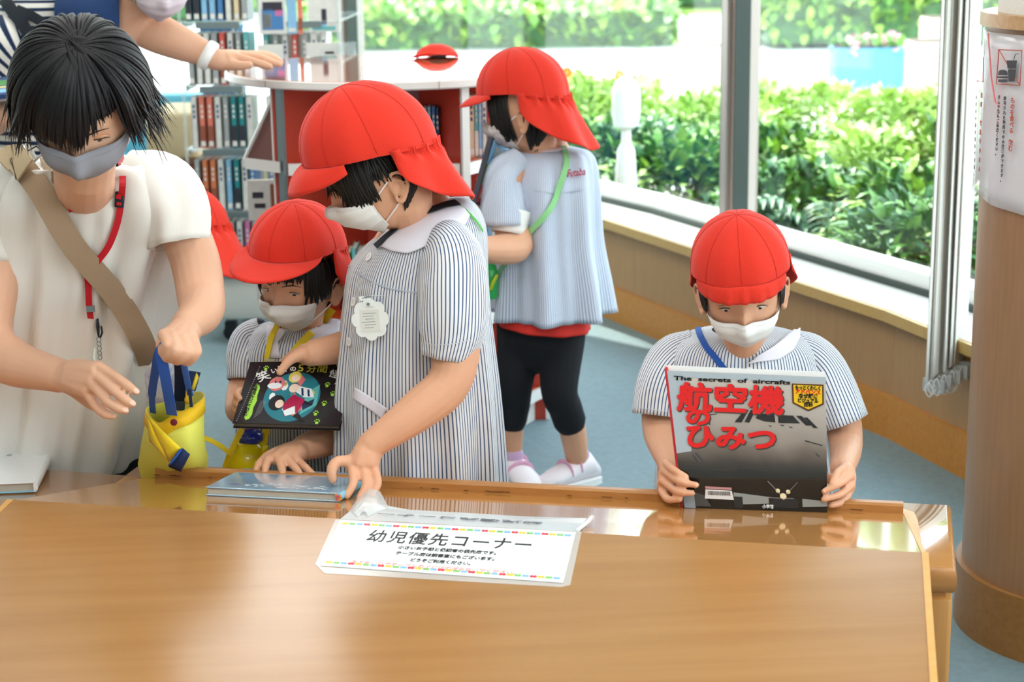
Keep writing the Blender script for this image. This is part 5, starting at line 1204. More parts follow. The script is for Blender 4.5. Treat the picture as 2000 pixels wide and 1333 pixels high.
# ---- the aircraft book
n0 = PPL(1616, 1004, kl, nfar); n1 = PPL(1334, 994, kl, nfar)
exb = (n0-n1); exb.z = 0; exb.normalize()
TLb = P(1303, 724, n1.y+.035); TRb = PPL(1613, 737, n1, (n0-n1).cross(TLb-n1).normalized())
BLb, BRb = n1+EZ*.001, n0+EZ*.001
bk = thing('aircraft_book', 'large silver and black aircraft picture book held upright by the child at the right', 'book', (BLb+BRb)/2)
nb_ = (BRb-BLb).cross(TLb-BLb).normalized(); nb_ = nb_ if nb_.y < 0 else -nb_
def BK(u, v, o=0): return BLb.lerp(BRb, u).lerp(TLb.lerp(TRb, u), v)+nb_*(o+.0)
def bquad(m, u0, v0, u1, v1, o, th=.0003): m.extr([BK(u0, v0, o), BK(u1, v0, o), BK(u1, v1, o), BK(u0, v1, o)], nb_*th)
upb = (TLb-BLb).normalized()
# cover painted as flat print pieces: sky, grey fuselage, dark belly
cov = mat('aircraft_cover', '#3a3430', rough=.13, coat=.7)
t_ = cov.node_tree; b_ = t_.nodes['Principled BSDF']; uvn = t_.nodes.new('ShaderNodeUVMap'); sp = t_.nodes.new('ShaderNodeSeparateXYZ'); t_.links.new(uvn.outputs[0], sp.inputs[0])
r_ = t_.nodes.new('ShaderNodeValToRGB'); nz = t_.nodes.new('ShaderNodeTexNoise'); nz.inputs['Scale'].default_value = 3.2; t_.links.new(uvn.outputs[0], nz.inputs['Vector'])
ad = t_.nodes.new('ShaderNodeMath'); ad.operation = 'MULTIPLY_ADD'; ad.inputs[1].default_value = .12; t_.links.new(nz.outputs[0], ad.inputs[0]); t_.links.new(sp.outputs[1], ad.inputs[2]); t_.links.new(ad.outputs[0], r_.inputs[0]); t_.links.new(r_.outputs[0], b_.inputs['Base Color'])
e = r_.color_ramp.elements; e[0].position = .1; e[0].color = lin('#141312'); e[1].position = 1.0; e[1].color = lin('#c3bab2')
for p_, c_ in ((.32, '#171513'), (.40, '#39322d'), (.52, '#766960'), (.58, '#8f857c'), (.75, '#aaa098'), (.93, '#b9b2ab')): x = e.new(p_); x.color = lin(c_)
m = M(); N_ = 8
g = [[BK(u, v) for u in np.linspace(0, 1, N_)] for v in np.linspace(0, 1, N_)]
m.loft(g, closed=False, uv=lambda i, j: (j/(N_-1), i/(N_-1))); m.build('front_cover', cov, bk, solid=.002)
m = M()
m.extr([BK(.012, .004, -.004), BK(.995, .004, -.004), BK(.995, .99, -.004), BK(.012, .99, -.004)], -nb_*.006); m.build('pages', page, bk)
m = M(); m.extr([BK(-.004, 0, -.0125), BK(1.0, 0, -.0125), BK(1.0, 1.03, -.0125), BK(-.004, 1.03, -.0125)], -nb_*.002); m.build('back_cover', mat('book_white_edge', '#e9e6e4', rough=.25), bk)
m = M(); m.tube([BK(-.004, .0, -.006), BK(-.004, 1.01, -.006)], .0065, 10, flat=.55, up=exb, sub=1); m.build('spine', mat('spine_red', '#c92a35', rough=.3), bk, smooth=True)
sky = mat('cover_sky', '#a9b4bc', rough=.15, coat=.6); m = M(); bquad(m, .0, .955, 1, 1.0, .0012); m.extr([BK(0, .40, .0012), BK(.10, .42, .0012), BK(.13, .62, .0012), BK(.12, .955, .0012), BK(0, .955, .0012)], nb_*.0002); m.build('cover_print', sky, bk)
redt = mat('title_red', '#d92222', rough=.3); blk = mat('title_black', '#131313', rough=.3); gld = mat('badge_yellow', '#e2b81e', rough=.3)
dx = (BK(1, .8)-BK(0, .8)).normalized()
def htext(s_, u0, u1, v, size, m_, grow, o, sy=1): heavy(s_, 'lettering', m_, bk, BK(u0, v, o), dx, nb_, size, (BK(u1, v)-BK(u0, v)).length, sy=sy, grow=grow)
def btext(s_, u0, u1, v, size, m_, bold=0, o=.0028, sy=1, name='lettering'):
    w_ = (BK(u1, v)-BK(u0, v)).length; return text(s_, name, m_, bk, BK(u0, v, o), dx, nb_, size, bold=bold, wid=w_, sy=sy)
btext('The  secrets  of  aircrafts', .035, .775, .935, .0105, blk, .0003)
for off_, mm, bo in ((.0024, mat('title_shadow', '#46403c', rough=.4), .0016), (.0030, redt, .0014)):
    sh = .006 if bo > .0015 else 0
    gw = .0026 if sh else .0020
    htext('航空機', .04+sh, .72+sh, .735-sh, .055, mm, gw, off_, .98); htext('の', .09+sh, .235+sh, .625-sh, .034, mm, gw, off_, .98); htext('ひみつ', .075+sh, .655+sh, .465-sh, .047, mm, gw, off_, 1.0)
def bpoly(pts, m_, o=.002, name='cover_print'): m = M(); m.extr([BK(u, v, o) for u, v in pts], nb_*.0002); return m.build(name, m_, bk)
bpoly([(.785, .945), (.985, .945), (.985, .80), (.885, .745), (.785, .80)], mat('badge_edge', '#54351c', rough=.3), .002, 'badge'); bpoly([(.795, .935), (.975, .935), (.975, .808), (.885, .76), (.795, .808)], gld, .0024, 'badge')
for s_, u0, u1, v, mm in (('もっとくわしく', .805, .965, .905, blk), ('アドバンス', .805, .965, .875, redt), ('なぜ解き', .825, .945, .845, blk), ('ビジュアル', .82, .95, .812, blk), ('百科', .855, .915, .782, blk)): btext(s_, u0, u1, v, .0085, mm, .0004, .003)
win = mat('cockpit_glass', '#2c2b2b', rough=.2)
for pts in ([(.56, .715), (.665, .715), (.67, .655), (.60, .66), (.545, .68)], [(.69, .71), (.785, .71), (.83, .655), (.69, .652)], [(.515, .74), (.545, .735), (.50, .645), (.47, .65)], [(.475, .74), (.502, .74), (.45, .645), (.405, .645)], [(.805, .71), (.84, .71), (.905, .645), (.87, .64)], [(.855, .70), (.878, .70), (.945, .625), (.918, .625)]): bpoly(pts, win, .002)
for pts in ([(.62, .632), (.65, .628), (.635, .622)], [(.70, .64), (.73, .638), (.715, .628)], [(.755, .63), (.785, .625), (.77, .618)]): bpoly(pts, win, .002)
for a, b__ in (((.11, .40), (.15, .34)), ((.13, .41), (.17, .36)), ((.24, .69), (.24, .62)), ((.24, .69), (.29, .70)), ((.86, .53), (.97, .50)), ((.93, .44), (.95, .42))):
    m = M(); m.tube([BK(*a, .0022), BK(*b__, .0022)], .0008, 4, sub=1); m.build('cover_print', win, bk)
bpoly([(.17, .145), (.35, .142), (.36, .075), (.16, .078)], mat('barcode_white', '#dcd6d4', rough=.3), .0022, 'barcode_label'); bpoly([(.17, .150), (.35, .147), (.35, .165), (.17, .168)], mat('barcode_pink', '#b98484', rough=.3), .0022, 'barcode_label')
m = M(); r = random.Random(8); u = .185
while u < .335: w_ = .002+.003*r.random(); bquad(m, u, .105, u+w_, .135, .0026); u += w_+.0025+.002*r.random()
m.build('barcode', blk, bk); btext('1234500012', .20, .33, .09, .004, blk, 0, .0026) if False else None
bpoly([(0, .14), (.02, .145), (.16, .10), (.2, .02), (0, .02)], mat('cover_grey', '#4b4a47', rough=.2), .0016); bpoly([(.36, .13), (.66, .10), (.66, .06), (.5, .05), (.36, .04)], mat('cover_mist', '#8f918d', rough=.2), .0014); bpoly([(.83, .10), (1.0, .09), (1.0, .05), (.83, .04)], mat('cover_mist', '#8f918d'), .0014)
bpoly([(.60, .10), (.80, .10), (.80, .03), (.60, .03)], win, .0018); bpoly([(.36, .10), (.42, .10), (.42, .02), (.36, .02)], win, .0018)
for u, v, s_ in ((.665, .155, .004), (.735, .15, .004), (.70, .115, .006)): m = M(); c = BK(u, v, .0025); m.extr([c+dx*s_*math.cos(a)+upb*s_*math.sin(a) for a in np.linspace(0, 5.5, 8)], nb_*.0003); m.build('cover_print', mat('landing_light', '#e9d9b0', rough=.3), bk)
for a, b__ in (((.60, .22), (.68, .13)), ((.80, .22), (.72, .13)), ((.63, .10), (.77, .10))): m = M(); m.tube([BK(*a, .0022), BK(*b__, .0022)], .0009, 4, sub=1); m.build('cover_print', mat('gear_metal', '#6e6862', rough=.3), bk)
bpoly([(.545, .045), (.635, .043), (.635, .018), (.545, .02)], blk, .003, 'publisher_plate'); btext('小学館', .552, .628, .025, .008, mat('publisher_white', '#e6e6e6', rough=.3), .0002, .0036)
m = M(); m.box(BK(.05, .065, .003), (.02, .001, .03), Matrix((dx, -nb_, upb)).transposed()); m.build('call_number_tag', mat('tag_grey', '#8b9399', rough=.4), bk)
# ================================================================ tall boy in profile, standing
hA = Head(P(736, 340, 3.38), Rot(-74, 21, 0), 1.02)
pA = person('person', 'tall child in red cap and striped smock, side on, bending over the blue book', (P(830, 900, 3.47).x, 3.47, 0))
m = M(); hA.mesh(m)
m.tube([hA.loc(0, .03, -.06), P(800, 420, 3.42), P(835, 455, 3.46)], [.056, .050, .065], 16, sub=3)
m.tube([P(830, 450, 3.47), P(820, 540, 3.47), P(815, 700, 3.48), P(820, 860, 3.50)], [.085, .125, .11, .10], 20, sub=3)
hpA = P(825, 880, 3.52)
for sg in (-1, 1): m.tube([hpA+Vector((0, sg*.07, 0)), Vector((hpA.x-.01, hpA.y+sg*.08, .30)), Vector((hpA.x+.02, hpA.y+sg*.08, .05)), Vector((hpA.x-.06, hpA.y+sg*.08, .03))], [.075, .052, .036, .03], 12, sub=3)
shA, elA, wrA = P(890, 520, 3.33), P(880, 742, 3.27), P(722, 872, 3.215)
m.tube([P(860, 490, 3.42), shA, P(893, 640, 3.30), elA, P(820, 800, 3.245), wrA], [.04, .052, .048, .043, .040, .027], 16, sub=4)
fA = .0090
fgA = [[P(688, 912, 3.19), P(690, 944, 3.155), P(677, 970, 3.135)], [P(710, 918, 3.19), P(715, 948, 3.155), P(702, 974, 3.135)], [P(729, 914, 3.20), P(737, 944, 3.165), P(728, 966, 3.145)]]
hand(m, wrA, .029, fgA, fA, thumb=[P(690, 900, 3.20), P(659, 902, 3.185), P(648, 918, 3.175), P(650, 938, 3.17)], palm=1.6)
m.tube([P(728, 905, 3.22), P(737, 935, 3.19), P(732, 955, 3.17)], [.011, .0086, .0075], 10)
# far arm reaching across to the dark book
sh2, el2, wr2 = P(770, 520, 3.60), P(700, 668, 3.52), P(612, 690, 3.44)
m.tube([P(820, 490, 3.52), sh2, el2.lerp(sh2, .4), el2, wr2], [.04, .045, .042, .038, .027], 14, sub=4)
hand(m, wr2, .027, [[P(572, 692, 3.50), P(548, 715, 3.51), P(540, 740, 3.50)], [P(585, 700, 3.51), P(565, 730, 3.515), P(560, 755, 3.50)], [P(600, 705, 3.515), P(585, 740, 3.515), P(582, 760, 3.50)], [P(615, 708, 3.515), P(605, 742, 3.515)]], fA, thumb=[P(590, 692, 3.43), P(566, 704, 3.415), P(547, 727, 3.405)])
bodyA = remesh(m, 'body', skinm, pA, .003)
for f in fgA: nail(pA, f[-1], f[-2], (-.15, -1, .45), fA*.8)
eyes(pA, hA, gaze=(-.2, -.8), open_=.35)
facemask(pA, hA, top=-.018, bot=-.104, phm=64)
m = M(); locks(m, hA, 150, (-100, 100), .055, lambda ph: -.002 if abs(ph) < 50 else (-.026 if abs(ph) < 72 else .0), wd=.004, seed=11, off=(.003, .008)); locks(m, hA, 60, (30, 72), .05, lambda ph: -.030, wd=.004, seed=12, off=(.004, .009)); locks(m, hA, 70, (114, 246), .03, lambda ph: -.075 if 115 < ph < 245 else -.03, wd=.007, seed=13)
hairshell(m, hA, (-84, 84), .06, lambda ph: .006, .003); hairshell(m, hA, (95, 265), .05, lambda ph: -.055, .002); m.build('hair', hairm, pA, smooth=True)
def bandA(ph): c = math.cos(math.radians(ph)); return .030+.012*max(0, c) - .026*max(0, -c)
crA, DA = cap(pA, hA, brim=.046, bw=60, droop=.022, puff=.016, top=1.14, scale=1.2, lift=.008, band=bandA, back=.004, flap=dict(a0=100, a1=260, L=.108, out=.010, gather=.0065, swing=(0, .010, .0), waves=10, point=.010))
def plA(T, a): return (.003+.016*T)*math.sin(11*a+.6)*T*.6 + .003*math.sin(23*a+T*2)*T+.003*math.sin(4*a+T*7)*T
m = M()
rows = [(838, 408, 40, 3.46, .060, .020), (834, 420, 78, 3.46, .092, .030), (828, 445, 108, 3.46, .128, .030), (822, 480, 126, 3.47, .150, .02), (815, 530, 134, 3.47, .158), (812, 600, 142, 3.47, .162), (812, 680, 152, 3.48, .168), (814, 760, 160, 3.48, .175), (818, 850, 164, 3.49, .178), (820, 938, 167, 3.50, .18), (820, 985, 168, 3.505, .18)]
garment(m, rows, uvw=1.12, pleat=plA, n=120); smA = m.build('smock', smockm, pA, smooth=True)
m = M(); sleeve(m, [P(868, 462, 3.40), P(882, 500, 3.335), P(884, 560, 3.305), P(882, 640, 3.29), P(873, 697, 3.285)], [.045, .060, .067, .064, .051], wr=.004, uvw=.42, seed=3, n=56); slA = m.build('sleeve', smockm, pA, smooth=True)
m = M(); sleeve(m, [P(800, 470, 3.54), P(765, 520, 3.60), P(730, 600, 3.575)], [.04, .056, .055], wr=.003, uvw=.36, seed=5); m.build('sleeve', smockm, pA, smooth=True)
bA = bvh(smA); bA2 = bvh(smA, slA)
drape(pA, 'collar', bA, [((752, 452), (888, 404)), ((750, 464), (905, 412)), ((738, 478), (914, 424)), ((745, 484), (905, 440)), ((770, 493), (890, 452)), ((800, 496), (860, 468))], collarm, .006, .0025)
m = M(); pp, ns = hits(bA, [(740, 488), (758, 470), (790, 445), (830, 424), (870, 409), (893, 404)], .0095); ribbon(m, pp, ns, .022, .0016); tag(m.build('neck_strap', mat('strap_black', '#23262c', rough=.75)), 'black flat neck strap around the neck of the tall child', 'strap')
m = M(); pp, ns = hits(bA, [(880, 398), (905, 412), (925, 432), (938, 452)], .005); ribbon(m, pp, ns, .006, .0012) if len(pp) > 3 else None
if m.v: m.build('collar_cord', mat('strap_green', '#57b24e', rough=.7), pA)
for x, y in ((722, 503), (692, 590), (684, 668)): disc_btn(pA, bA, x, y, .0092)
m = M()
pp, ns = hits(bA, [(682, 520), (720, 548), (760, 564), (810, 572), (840, 570)], .0005); ribbon(m, pp, ns, .0025, .0016) if len(pp) > 3 else None
m.build('yoke_seam', mat('seam_grey', '#b4bccb', rough=.9), smA)
drape(pA, 'pocket_trim', bA, [((697, 757), (758, 798)), ((694, 768), (752, 808)), ((693, 778), (748, 818))], collarm, .004, .0016)
m = M(); pp, ns = hits(bvh(slA), [(822, 668), (850, 674), (885, 672), (921, 664)], .0006); ribbon(m, pp, ns, .0014, .0006) if len(pp) > 3 else None
if m.v: m.build('hem_stitch', mat('stitch', '#c7ccd6'), slA)
# white flower name badge
h = hit(bA, 728, 622, .012); bp_, bn = h; bn = (bn+Vector((-.15, -1.2, .1))).normalized(); bx_ = EZ.cross(-bn).normalized(); bx_ = -bx_ if bx_.x < 0 else bx_; bz_ = bn.cross(bx_); bz_ = -bz_ if bz_.z < 0 else bz_
bz_ = (bz_ + bx_*-.08).normalized(); bx_ = (bx_+bz_*.08).normalized()
m = M(); ring = [bp_+bx_*(.031+.006*abs(math.cos(4*a))**.7)*math.cos(a)+bz_*(.035+.006*abs(math.cos(4*a))**.7)*math.sin(a) for a in np.linspace(0, math.tau, 96, endpoint=False)]; m.extr(ring, bn*.0022)
bdg = m.build('name_badge', mat('badge_plastic', '#ecefec', rough=.2, coat=.5), pA)
Rb = Matrix((bx_, -bn, bz_)).transposed(); m = M(); m.box(bp_+bn*.0028-bz_*.002, (.037, .0012, .042), Rb); m.build('name_card', mat('badge_card', '#dfe0d8', rough=.4), bdg)
m = M()
for k in range(6): m.box(bp_+bn*.0037+bz_*(.012-.0055*k)-bx_*.003*(k % 2), (.026-.004*(k % 3), .0003, .0008), Rb)
m.build('print_line', mat('badge_ink', '#8d8f96', rough=.6), bdg)
m = M(); m.box(bp_+bn*.004+bz_*.030, (.020, .002, .010), Rb); m.box(bp_+bn*.003+bz_*.041-bx_*.012, (.011, .002, .008), Rb); cl_ = m.build('badge_clip', mat('clip_white', '#eceee9', rough=.25), bdg)
m = M(); m.cyl(bp_+bn*.006+bz_*.030, .003, .003, 14, Matrix((bx_, bz_, bn)).transposed()); m.build('rivet', steel, bdg)
m = M(); m.tube([bp_+bz_*.041-bx_*.012+bn*.003, bp_+bz_*.045+bx_*.006+bn*.005, bp_+bz_*.044+bx_*.030+bn*.003], .0011, 8); m.build('safety_pin', mat('pin_steel', '#8e9799', metal=.9, rough=.25), bdg)
# shorts (hidden by the table)
m = M(); m.tube([hpA+Vector((0, 0, .03)), hpA+Vector((0, 0, -.12))], [.13, .125], 24, flat=1.2, up=(1, 0, 0)); m.build('shorts', mat('navy_shorts', '#232a3d', rough=.8), pA, smooth=True)
# ================================================================ small child holding the dark book
hB = Head(P(584, 545, 3.63), Rot(-25, 9, 4), 1.0)
pB = person('person', 'small child in red cap and yellow neck strap facing us, left of the tall child', (P(585, 900, 3.72).x, 3.72, 0))
m = M(); hB.mesh(m)
m.tube([hB.loc(0, .02, -.06), P(590, 645, 3.70), P(590, 678, 3.74)], [.044, .042, .05], 16, sub=3)
m.tube([P(590, 665, 3.73), P(588, 740, 3.74), P(588, 860, 3.76)], [.06, .085, .085], 20, flat=.75, up=(0, 1, 0), sub=3); hpB = P(588, 880, 3.78)
for sg in (-1, 1): m.tube([hpB+Vector((sg*.05, 0, 0)), Vector((hpB.x+sg*.06, hpB.y, .28)), Vector((hpB.x+sg*.06, hpB.y+.02, .05)), Vector((hpB.x+sg*.06, hpB.y-.07, .03))], [.066, .048, .034, .028], 12, sub=3)
m.tube([P(535, 668, 3.74), P(508, 680, 3.73), P(480, 740, 3.70), P(470, 800, 3.62), P(482, 790, 3.52)], [.03, .033, .034, .033, .024], 14, sub=4)
fB = .0082
hand(m, P(482, 792, 3.52), .025, [[P(470, 765, 3.45), P(463, 772, 3.43), P(468, 778, 3.415)], [P(470, 778, 3.45), P(460, 786, 3.43), P(466, 792, 3.415)], [P(472, 792, 3.45), P(461, 800, 3.43), P(468, 806, 3.415)]], fB)
wB = P(590, 876, 3.42)
m.tube([P(645, 668, 3.74), P(668, 688, 3.73), P(690, 770, 3.66), P(682, 836, 3.56), P(640, 858, 3.49), wB], [.04, .042, .04, .037, .035, .026], 14, sub=4)
fgB = [[P(524, 898, 3.35), P(519, 914, 3.325), P(517, 931, 3.31)], [P(546, 900, 3.34), P(551, 917, 3.315), P(553, 932, 3.30)], [P(564, 900, 3.34), P(578, 916, 3.315), P(590, 931, 3.30)], [P(578, 897, 3.36), P(598, 915, 3.33), P(614, 930, 3.315)]]
hand(m, wB, .027, fgB, fB, thumb=[P(535, 888, 3.38), P(509, 905, 3.35), P(500, 924, 3.33)], palm=1.35)
remesh(m, 'body', skinm, pB, .003)
for f in fgB: nail(pB, f[-1], f[-2], (0, -1, .7), fB*.82)
eyes(pB, hB, gaze=(-.35, -.5), open_=.52)
facemask(pB, hB, top=-.016, bot=-.100, phm=62)
m = M(); locks(m, hB, 130, (-82, 82), .06, lambda ph: .026 if abs(ph) < 48 else (-.006 if abs(ph) < 78 else 0), wd=.004, seed=21, off=(.003, .007)); locks(m, hB, 26, (50, 98), .05, lambda ph: -.026, wd=.006, seed=22); locks(m, hB, 20, (-98, -55), .05, lambda ph: -.02, wd=.006, seed=24); locks(m, hB, 50, (98, 262), .03, lambda ph: -.06, wd=.008, seed=23)
hairshell(m, hB, (-80, 80), .06, lambda ph: .032, .003); m.build('hair', hairm, pB, smooth=True)
cap(pB, hB, brim=.066, bw=66, droop=.004, puff=.016, top=1.16, scale=1.14, lift=.006, band=lambda ph: .052-.026*max(0, -math.cos(math.radians(ph))), brim_up=.004, flap=dict(a0=84, a1=276, L=.125, out=.03, gather=.003, waves=8, swing=(.0, .012, 0)))
def plB(T, a): return (.003+.010*T)*math.sin(10*a+.3)*T+.003*math.sin(19*a+T*2)*T
m = M(); garment(m, [(588, 632, 52, 3.70, .058), (588, 637, 88, 3.71, .072), (587, 650, 108, 3.72, .085), (585, 680, 118, 3.72, .1), (585, 740, 118, 3.73, .11), (588, 840, 122, 3.74, .12), (592, 930, 128, 3.76, .125), (594, 1000, 130, 3.78, .13)], uvw=.98, pleat=plB); smB = m.build('smock', smockm, pB, smooth=True)
m = M(); sleeve(m, [P(520, 645, 3.72), P(498, 662, 3.72), P(485, 700, 3.70), P(481, 744, 3.68)], [.032, .045, .046, .040], wr=.003, uvw=.32, seed=6); slB = m.build('sleeve', smockm, pB, smooth=True)
m = M(); sleeve(m, [P(652, 645, 3.72), P(675, 664, 3.72), P(688, 705, 3.71), P(692, 760, 3.69)], [.032, .045, .046, .044], wr=.003, uvw=.32, seed=7); m.build('sleeve', smockm, pB, smooth=True)
bB = bvh(smB)
drape(pB, 'collar', bB, [((524, 640), (560, 650)), ((520, 668), (545, 668)), ((528, 700), (548, 700))], collarm, .005); drape(pB, 'collar', bB, [((600, 650), (668, 606)), ((585, 672), (674, 622)), ((555, 698), (660, 650)), ((548, 706), (610, 690))], collarm, .005)
ys = mat('strap_yellow', '#e7c81b', rough=.6)
nst = thing('neck_strap', 'yellow neck strap worn by the small child with the dark book', 'strap', P(560, 700, 3.6))
m = M(); p_, n_s = hits(bB, [(541, 648), (534, 665), (527, 705), (524, 730)], .010); p_ = [P(549, 618, 3.60), P(545, 634, 3.60)]+p_; n_s = [Vector((0, -1, .2))]*2+n_s; ribbon(m, p_, n_s, .014, .0014) if len(p_) > 3 else None; m.build('strap_side', ys, nst)
m = M(); p_, n_s = hits(bB, [(625, 636), (595, 664), (560, 704), (548, 730)], .010); p_ = [P(650, 604, 3.66), P(638, 620, 3.63)]+p_; n_s = [Vector((.2, -1, .2))]*2+n_s; ribbon(m, p_, n_s, .016, .0014) if len(p_) > 3 else None; m.build('strap_side', ys, nst)
h = hit(bB, 532, 703, .01)
if h: m = M(); m.box(h[0], (.02, .003, .006)); m.build('buckle', mat('buckle_clear', '#c9c6a8', rough=.3), nst)
m = M(); p_, n_s = hits(bB, [(655, 600), (662, 612), (650, 640)], .012); ribbon(m, p_, n_s, .012, .0014) if len(p_) > 3 else None
if m.v: m.build('shirt_edge', mat('red_shirt', '#d9342b', rough=.8), pB)
m = M(); q_ = [P(676, 560, 3.58), P(668, 590, 3.58), P(666, 600, 3.57), P(672, 625, 3.575), P(676, 640, 3.58)]; m.tube(q_, .0032, 8, flat=.5); tag(m.build('black_cord', mat('cord_black', '#15161a', rough=.7)), 'wavy black cord hanging between the two children', 'cord')
# ---- dark book held between the two
q0, q1, q3 = P(454, 828, 3.37), P(664, 833, 3.37), P(489, 709, 3.50)
q2 = PPL(690, 706, q0, (q1-q0).cross(q3-q0).normalized())
db = thing('dark_book', 'black hardcover book with round colourful picture and green paw prints', 'book', (q0+q1)/2)
nd = (q1-q0).cross(q3-q0).normalized(); nd = nd if nd.y < 0 else -nd
def DB(u, v, o=0): return q0.lerp(q1, u).lerp(q3.lerp(q2, u), v)+nd*o
m = M(); m.extr([DB(0, 0, 0), DB(1, 0, 0), DB(1, 1, 0), DB(0, 1, 0)], nd*.002); cv_ = mat('dark_cover', '#221f24', rough=.22, coat=.35); m.build('front_cover', cv_, db)
m = M(); m.extr([DB(.01, .02, 0), DB(.985, .02, 0), DB(.985, .98, 0), DB(.01, .98, 0)], -nd*.012); m.build('pages', mat('pages_brown', '#6b6055', rough=.8), db)
m = M(); m.extr([DB(0, 0, -.012), DB(1, 0, -.012), DB(1, 1, -.012), DB(0, 1, -.012)], -nd*.002); m.build('back_cover', cv_, db)
def dpoly(pts, m_, o=.0021, name='cover_print'): m = M(); m.extr([DB(u, v, o) for u, v in pts], nd*.00015); return m.build(name, m_, db)
def ell(cu, cv, ru, rv, n=24, a0=0, a1=math.tau): return [(cu+ru*math.cos(a), cv+rv*math.sin(a)) for a in np.linspace(a0, a1, n, endpoint=(a1-a0 < 6))]
teal = mat('print_teal', '#2b7f8f', rough=.2); teal2 = mat('print_teal_light', '#63b7b5', rough=.2); gre = mat('print_lime', '#a9e04b', rough=.3); pnk = mat('print_coral', '#e07a7a', rough=.25); ylw = mat('print_gold', '#e6d15e', rough=.25); crm = mat('print_crimson', '#b21f4c', rough=.25); wht = mat('print_white', '#eef4f6'); bl2 = mat('print_navy', '#23375a', rough=.25)
dpoly(ell(.49, .43, .265, .39, 40), teal)
r = random.Random(2)
for k in range(16):
    a = r.random()*6.28; q = r.random()**.5*.82; dpoly(ell(.49+.25*q*math.cos(a), .43+.36*q*math.sin(a), .02+.025*r.random(), .02+.05*r.random(), 7), r.choice([teal2, bl2, teal2, wht, pnk, ylw]), .0024)
dpoly([(.6, .15), (.74, .3), (.73, .62), (.62, .5)], teal2, .00225); dpoly([(.62, .22), (.70, .30), (.71, .40), (.60, .30)], bl2, .0025)
# plain generic round-headed children, a pink one, a fair one, a dark haired one in crimson
dpoly(ell(.315, .63, .075, .115), pnk, .0028); dpoly(ell(.30, .60, .07, .05, 14), wht, .0030); dpoly(ell(.345, .66, .012, .02, 8), bl2, .0032); dpoly(ell(.30, .66, .01, .02, 8), bl2, .0032)
dpoly(ell(.475, .74, .06, .09), ylw, .0028); dpoly(ell(.485, .72, .04, .055), mat('print_skin', '#f3d9c4', rough=.3), .0031); dpoly([(.52, .80), (.58, .70), (.55, .60), (.50, .66)], pnk, .0027)
dpoly(ell(.49, .56, .045, .07), mat('print_skin', '#f3d9c4'), .0031); dpoly([(.52, .60), (.66, .55), (.70, .42), (.60, .42), (.52, .50)], wht, .0029); dpoly([(.56, .56), (.58, .56), (.60, .44), (.58, .44)], bl2, .0032); dpoly([(.62, .54), (.64, .54), (.66, .43), (.64, .43)], bl2, .0032)
dpoly(ell(.36, .33, .075, .12), mat('print_black', '#15131a', rough=.3), .0028); dpoly(ell(.39, .31, .04, .065), mat('print_skin', '#f3d9c4'), .0031); dpoly([(.42, .30), (.50, .46), (.62, .38), (.58, .18), (.46, .12)], crm, .0030); dpoly([(.44, .20), (.54, .28), (.56, .16), (.47, .12)], wht, .0033); dpoly([(.58, .18), (.66, .06), (.64, .04), (.54, .12)], mat('print_black', '#15131a'), .0029); dpoly([(.60, .38), (.70, .32), (.70, .29), (.60, .33)], mat('print_black', '#15131a'), .0029)
for k, (u, v) in enumerate(((.17, .885), (.30, .70), (.80, .61), (.87, .47), (.81, .32), (.75, .17), (.78, .04))):
    dpoly(ell(u, v-.01, .016, .022, 10), gre, .0026, 'paw_print')
    for dx_, dy_ in ((-.02, .018), (-.007, .038), (.009, .038), (.021, .018)): dpoly(ell(u+dx_, v+dy_, .006, .011, 7), gre, .0026, 'paw_print')
dpoly([(.105, .60), (.125, .64), (.15, .62), (.165, .56), (.16, .45), (.17, .36), (.155, .25), (.16, .14), (.145, .07), (.115, .05), (.095, .09), (.10, .2), (.092, .3), (.10, .4), (.095, .5)], gre, .0025, 'title_label')
dxb = (q1-q0).normalized(); dyb = nd.cross(dxb).normalized(); dyb = -dyb if dyb.z < 0 else dyb; whd = mat('title_white', '#f0efe9', rough=.4); ywd = mat('title_yellow', '#d9d24c', rough=.4)
def dtext(s_, u, v, sz, m_, ang=0, o=.0034, bold=.0003):
    a = math.radians(ang); xd_ = dxb*math.cos(a)+dyb*math.sin(a); return text(s_, 'lettering', m_, db, DB(u, v, o), xd_, nd, sz, bold=bold)
for s_, u, v, sz, m_, an in (('笑', .135, .66, .028, whd, 28), ('い', .235, .80, .014, whd, 18), ('猫', .295, .82, .019, whd, 10), ('の', .405, .84, .014, whd, 4), ('5', .48, .83, .027, ywd, 0), ('分', .565, .83, .020, ywd, -4), ('間', .665, .83, .022, ywd, -6), ('怪', .785, .76, .022, whd, -18), ('談', .865, .64, .022, whd, -30)): dtext(s_, u, v, sz, m_, an)
a = math.radians(90); 
for k, ch in enumerate('⑦呪われた学級裏判'): dtext(ch, .112+.0035*k, .10+.058*k, .0105, mat('title_black', '#131313'), 82, .0030, .0002)
for k in range(5):
    m = M(); m.extr([DB(.185+.012*k, .08+.02*k, .0026), DB(.188+.012*k, .08+.02*k, .0026), DB(.212+.012*k, .36, .0026), DB(.209+.012*k, .36, .0026)], nd*.0002); m.build('cover_print', mat('fine_print', '#8d8a90', rough=.5), db)
m = M()
for k in range(26): m.extr([DB(.02+.0028*k+.01, .03+.035*k, .0024), DB(.028+.0028*k+.01, .03+.035*k, .0024), DB(.03+.0028*k+.01, .047+.035*k, .0024), DB(.022+.0028*k+.01, .047+.035*k, .0024)], nd*.0002)
m.build('cover_print', mat('fine_print', '#8d8a90'), db)
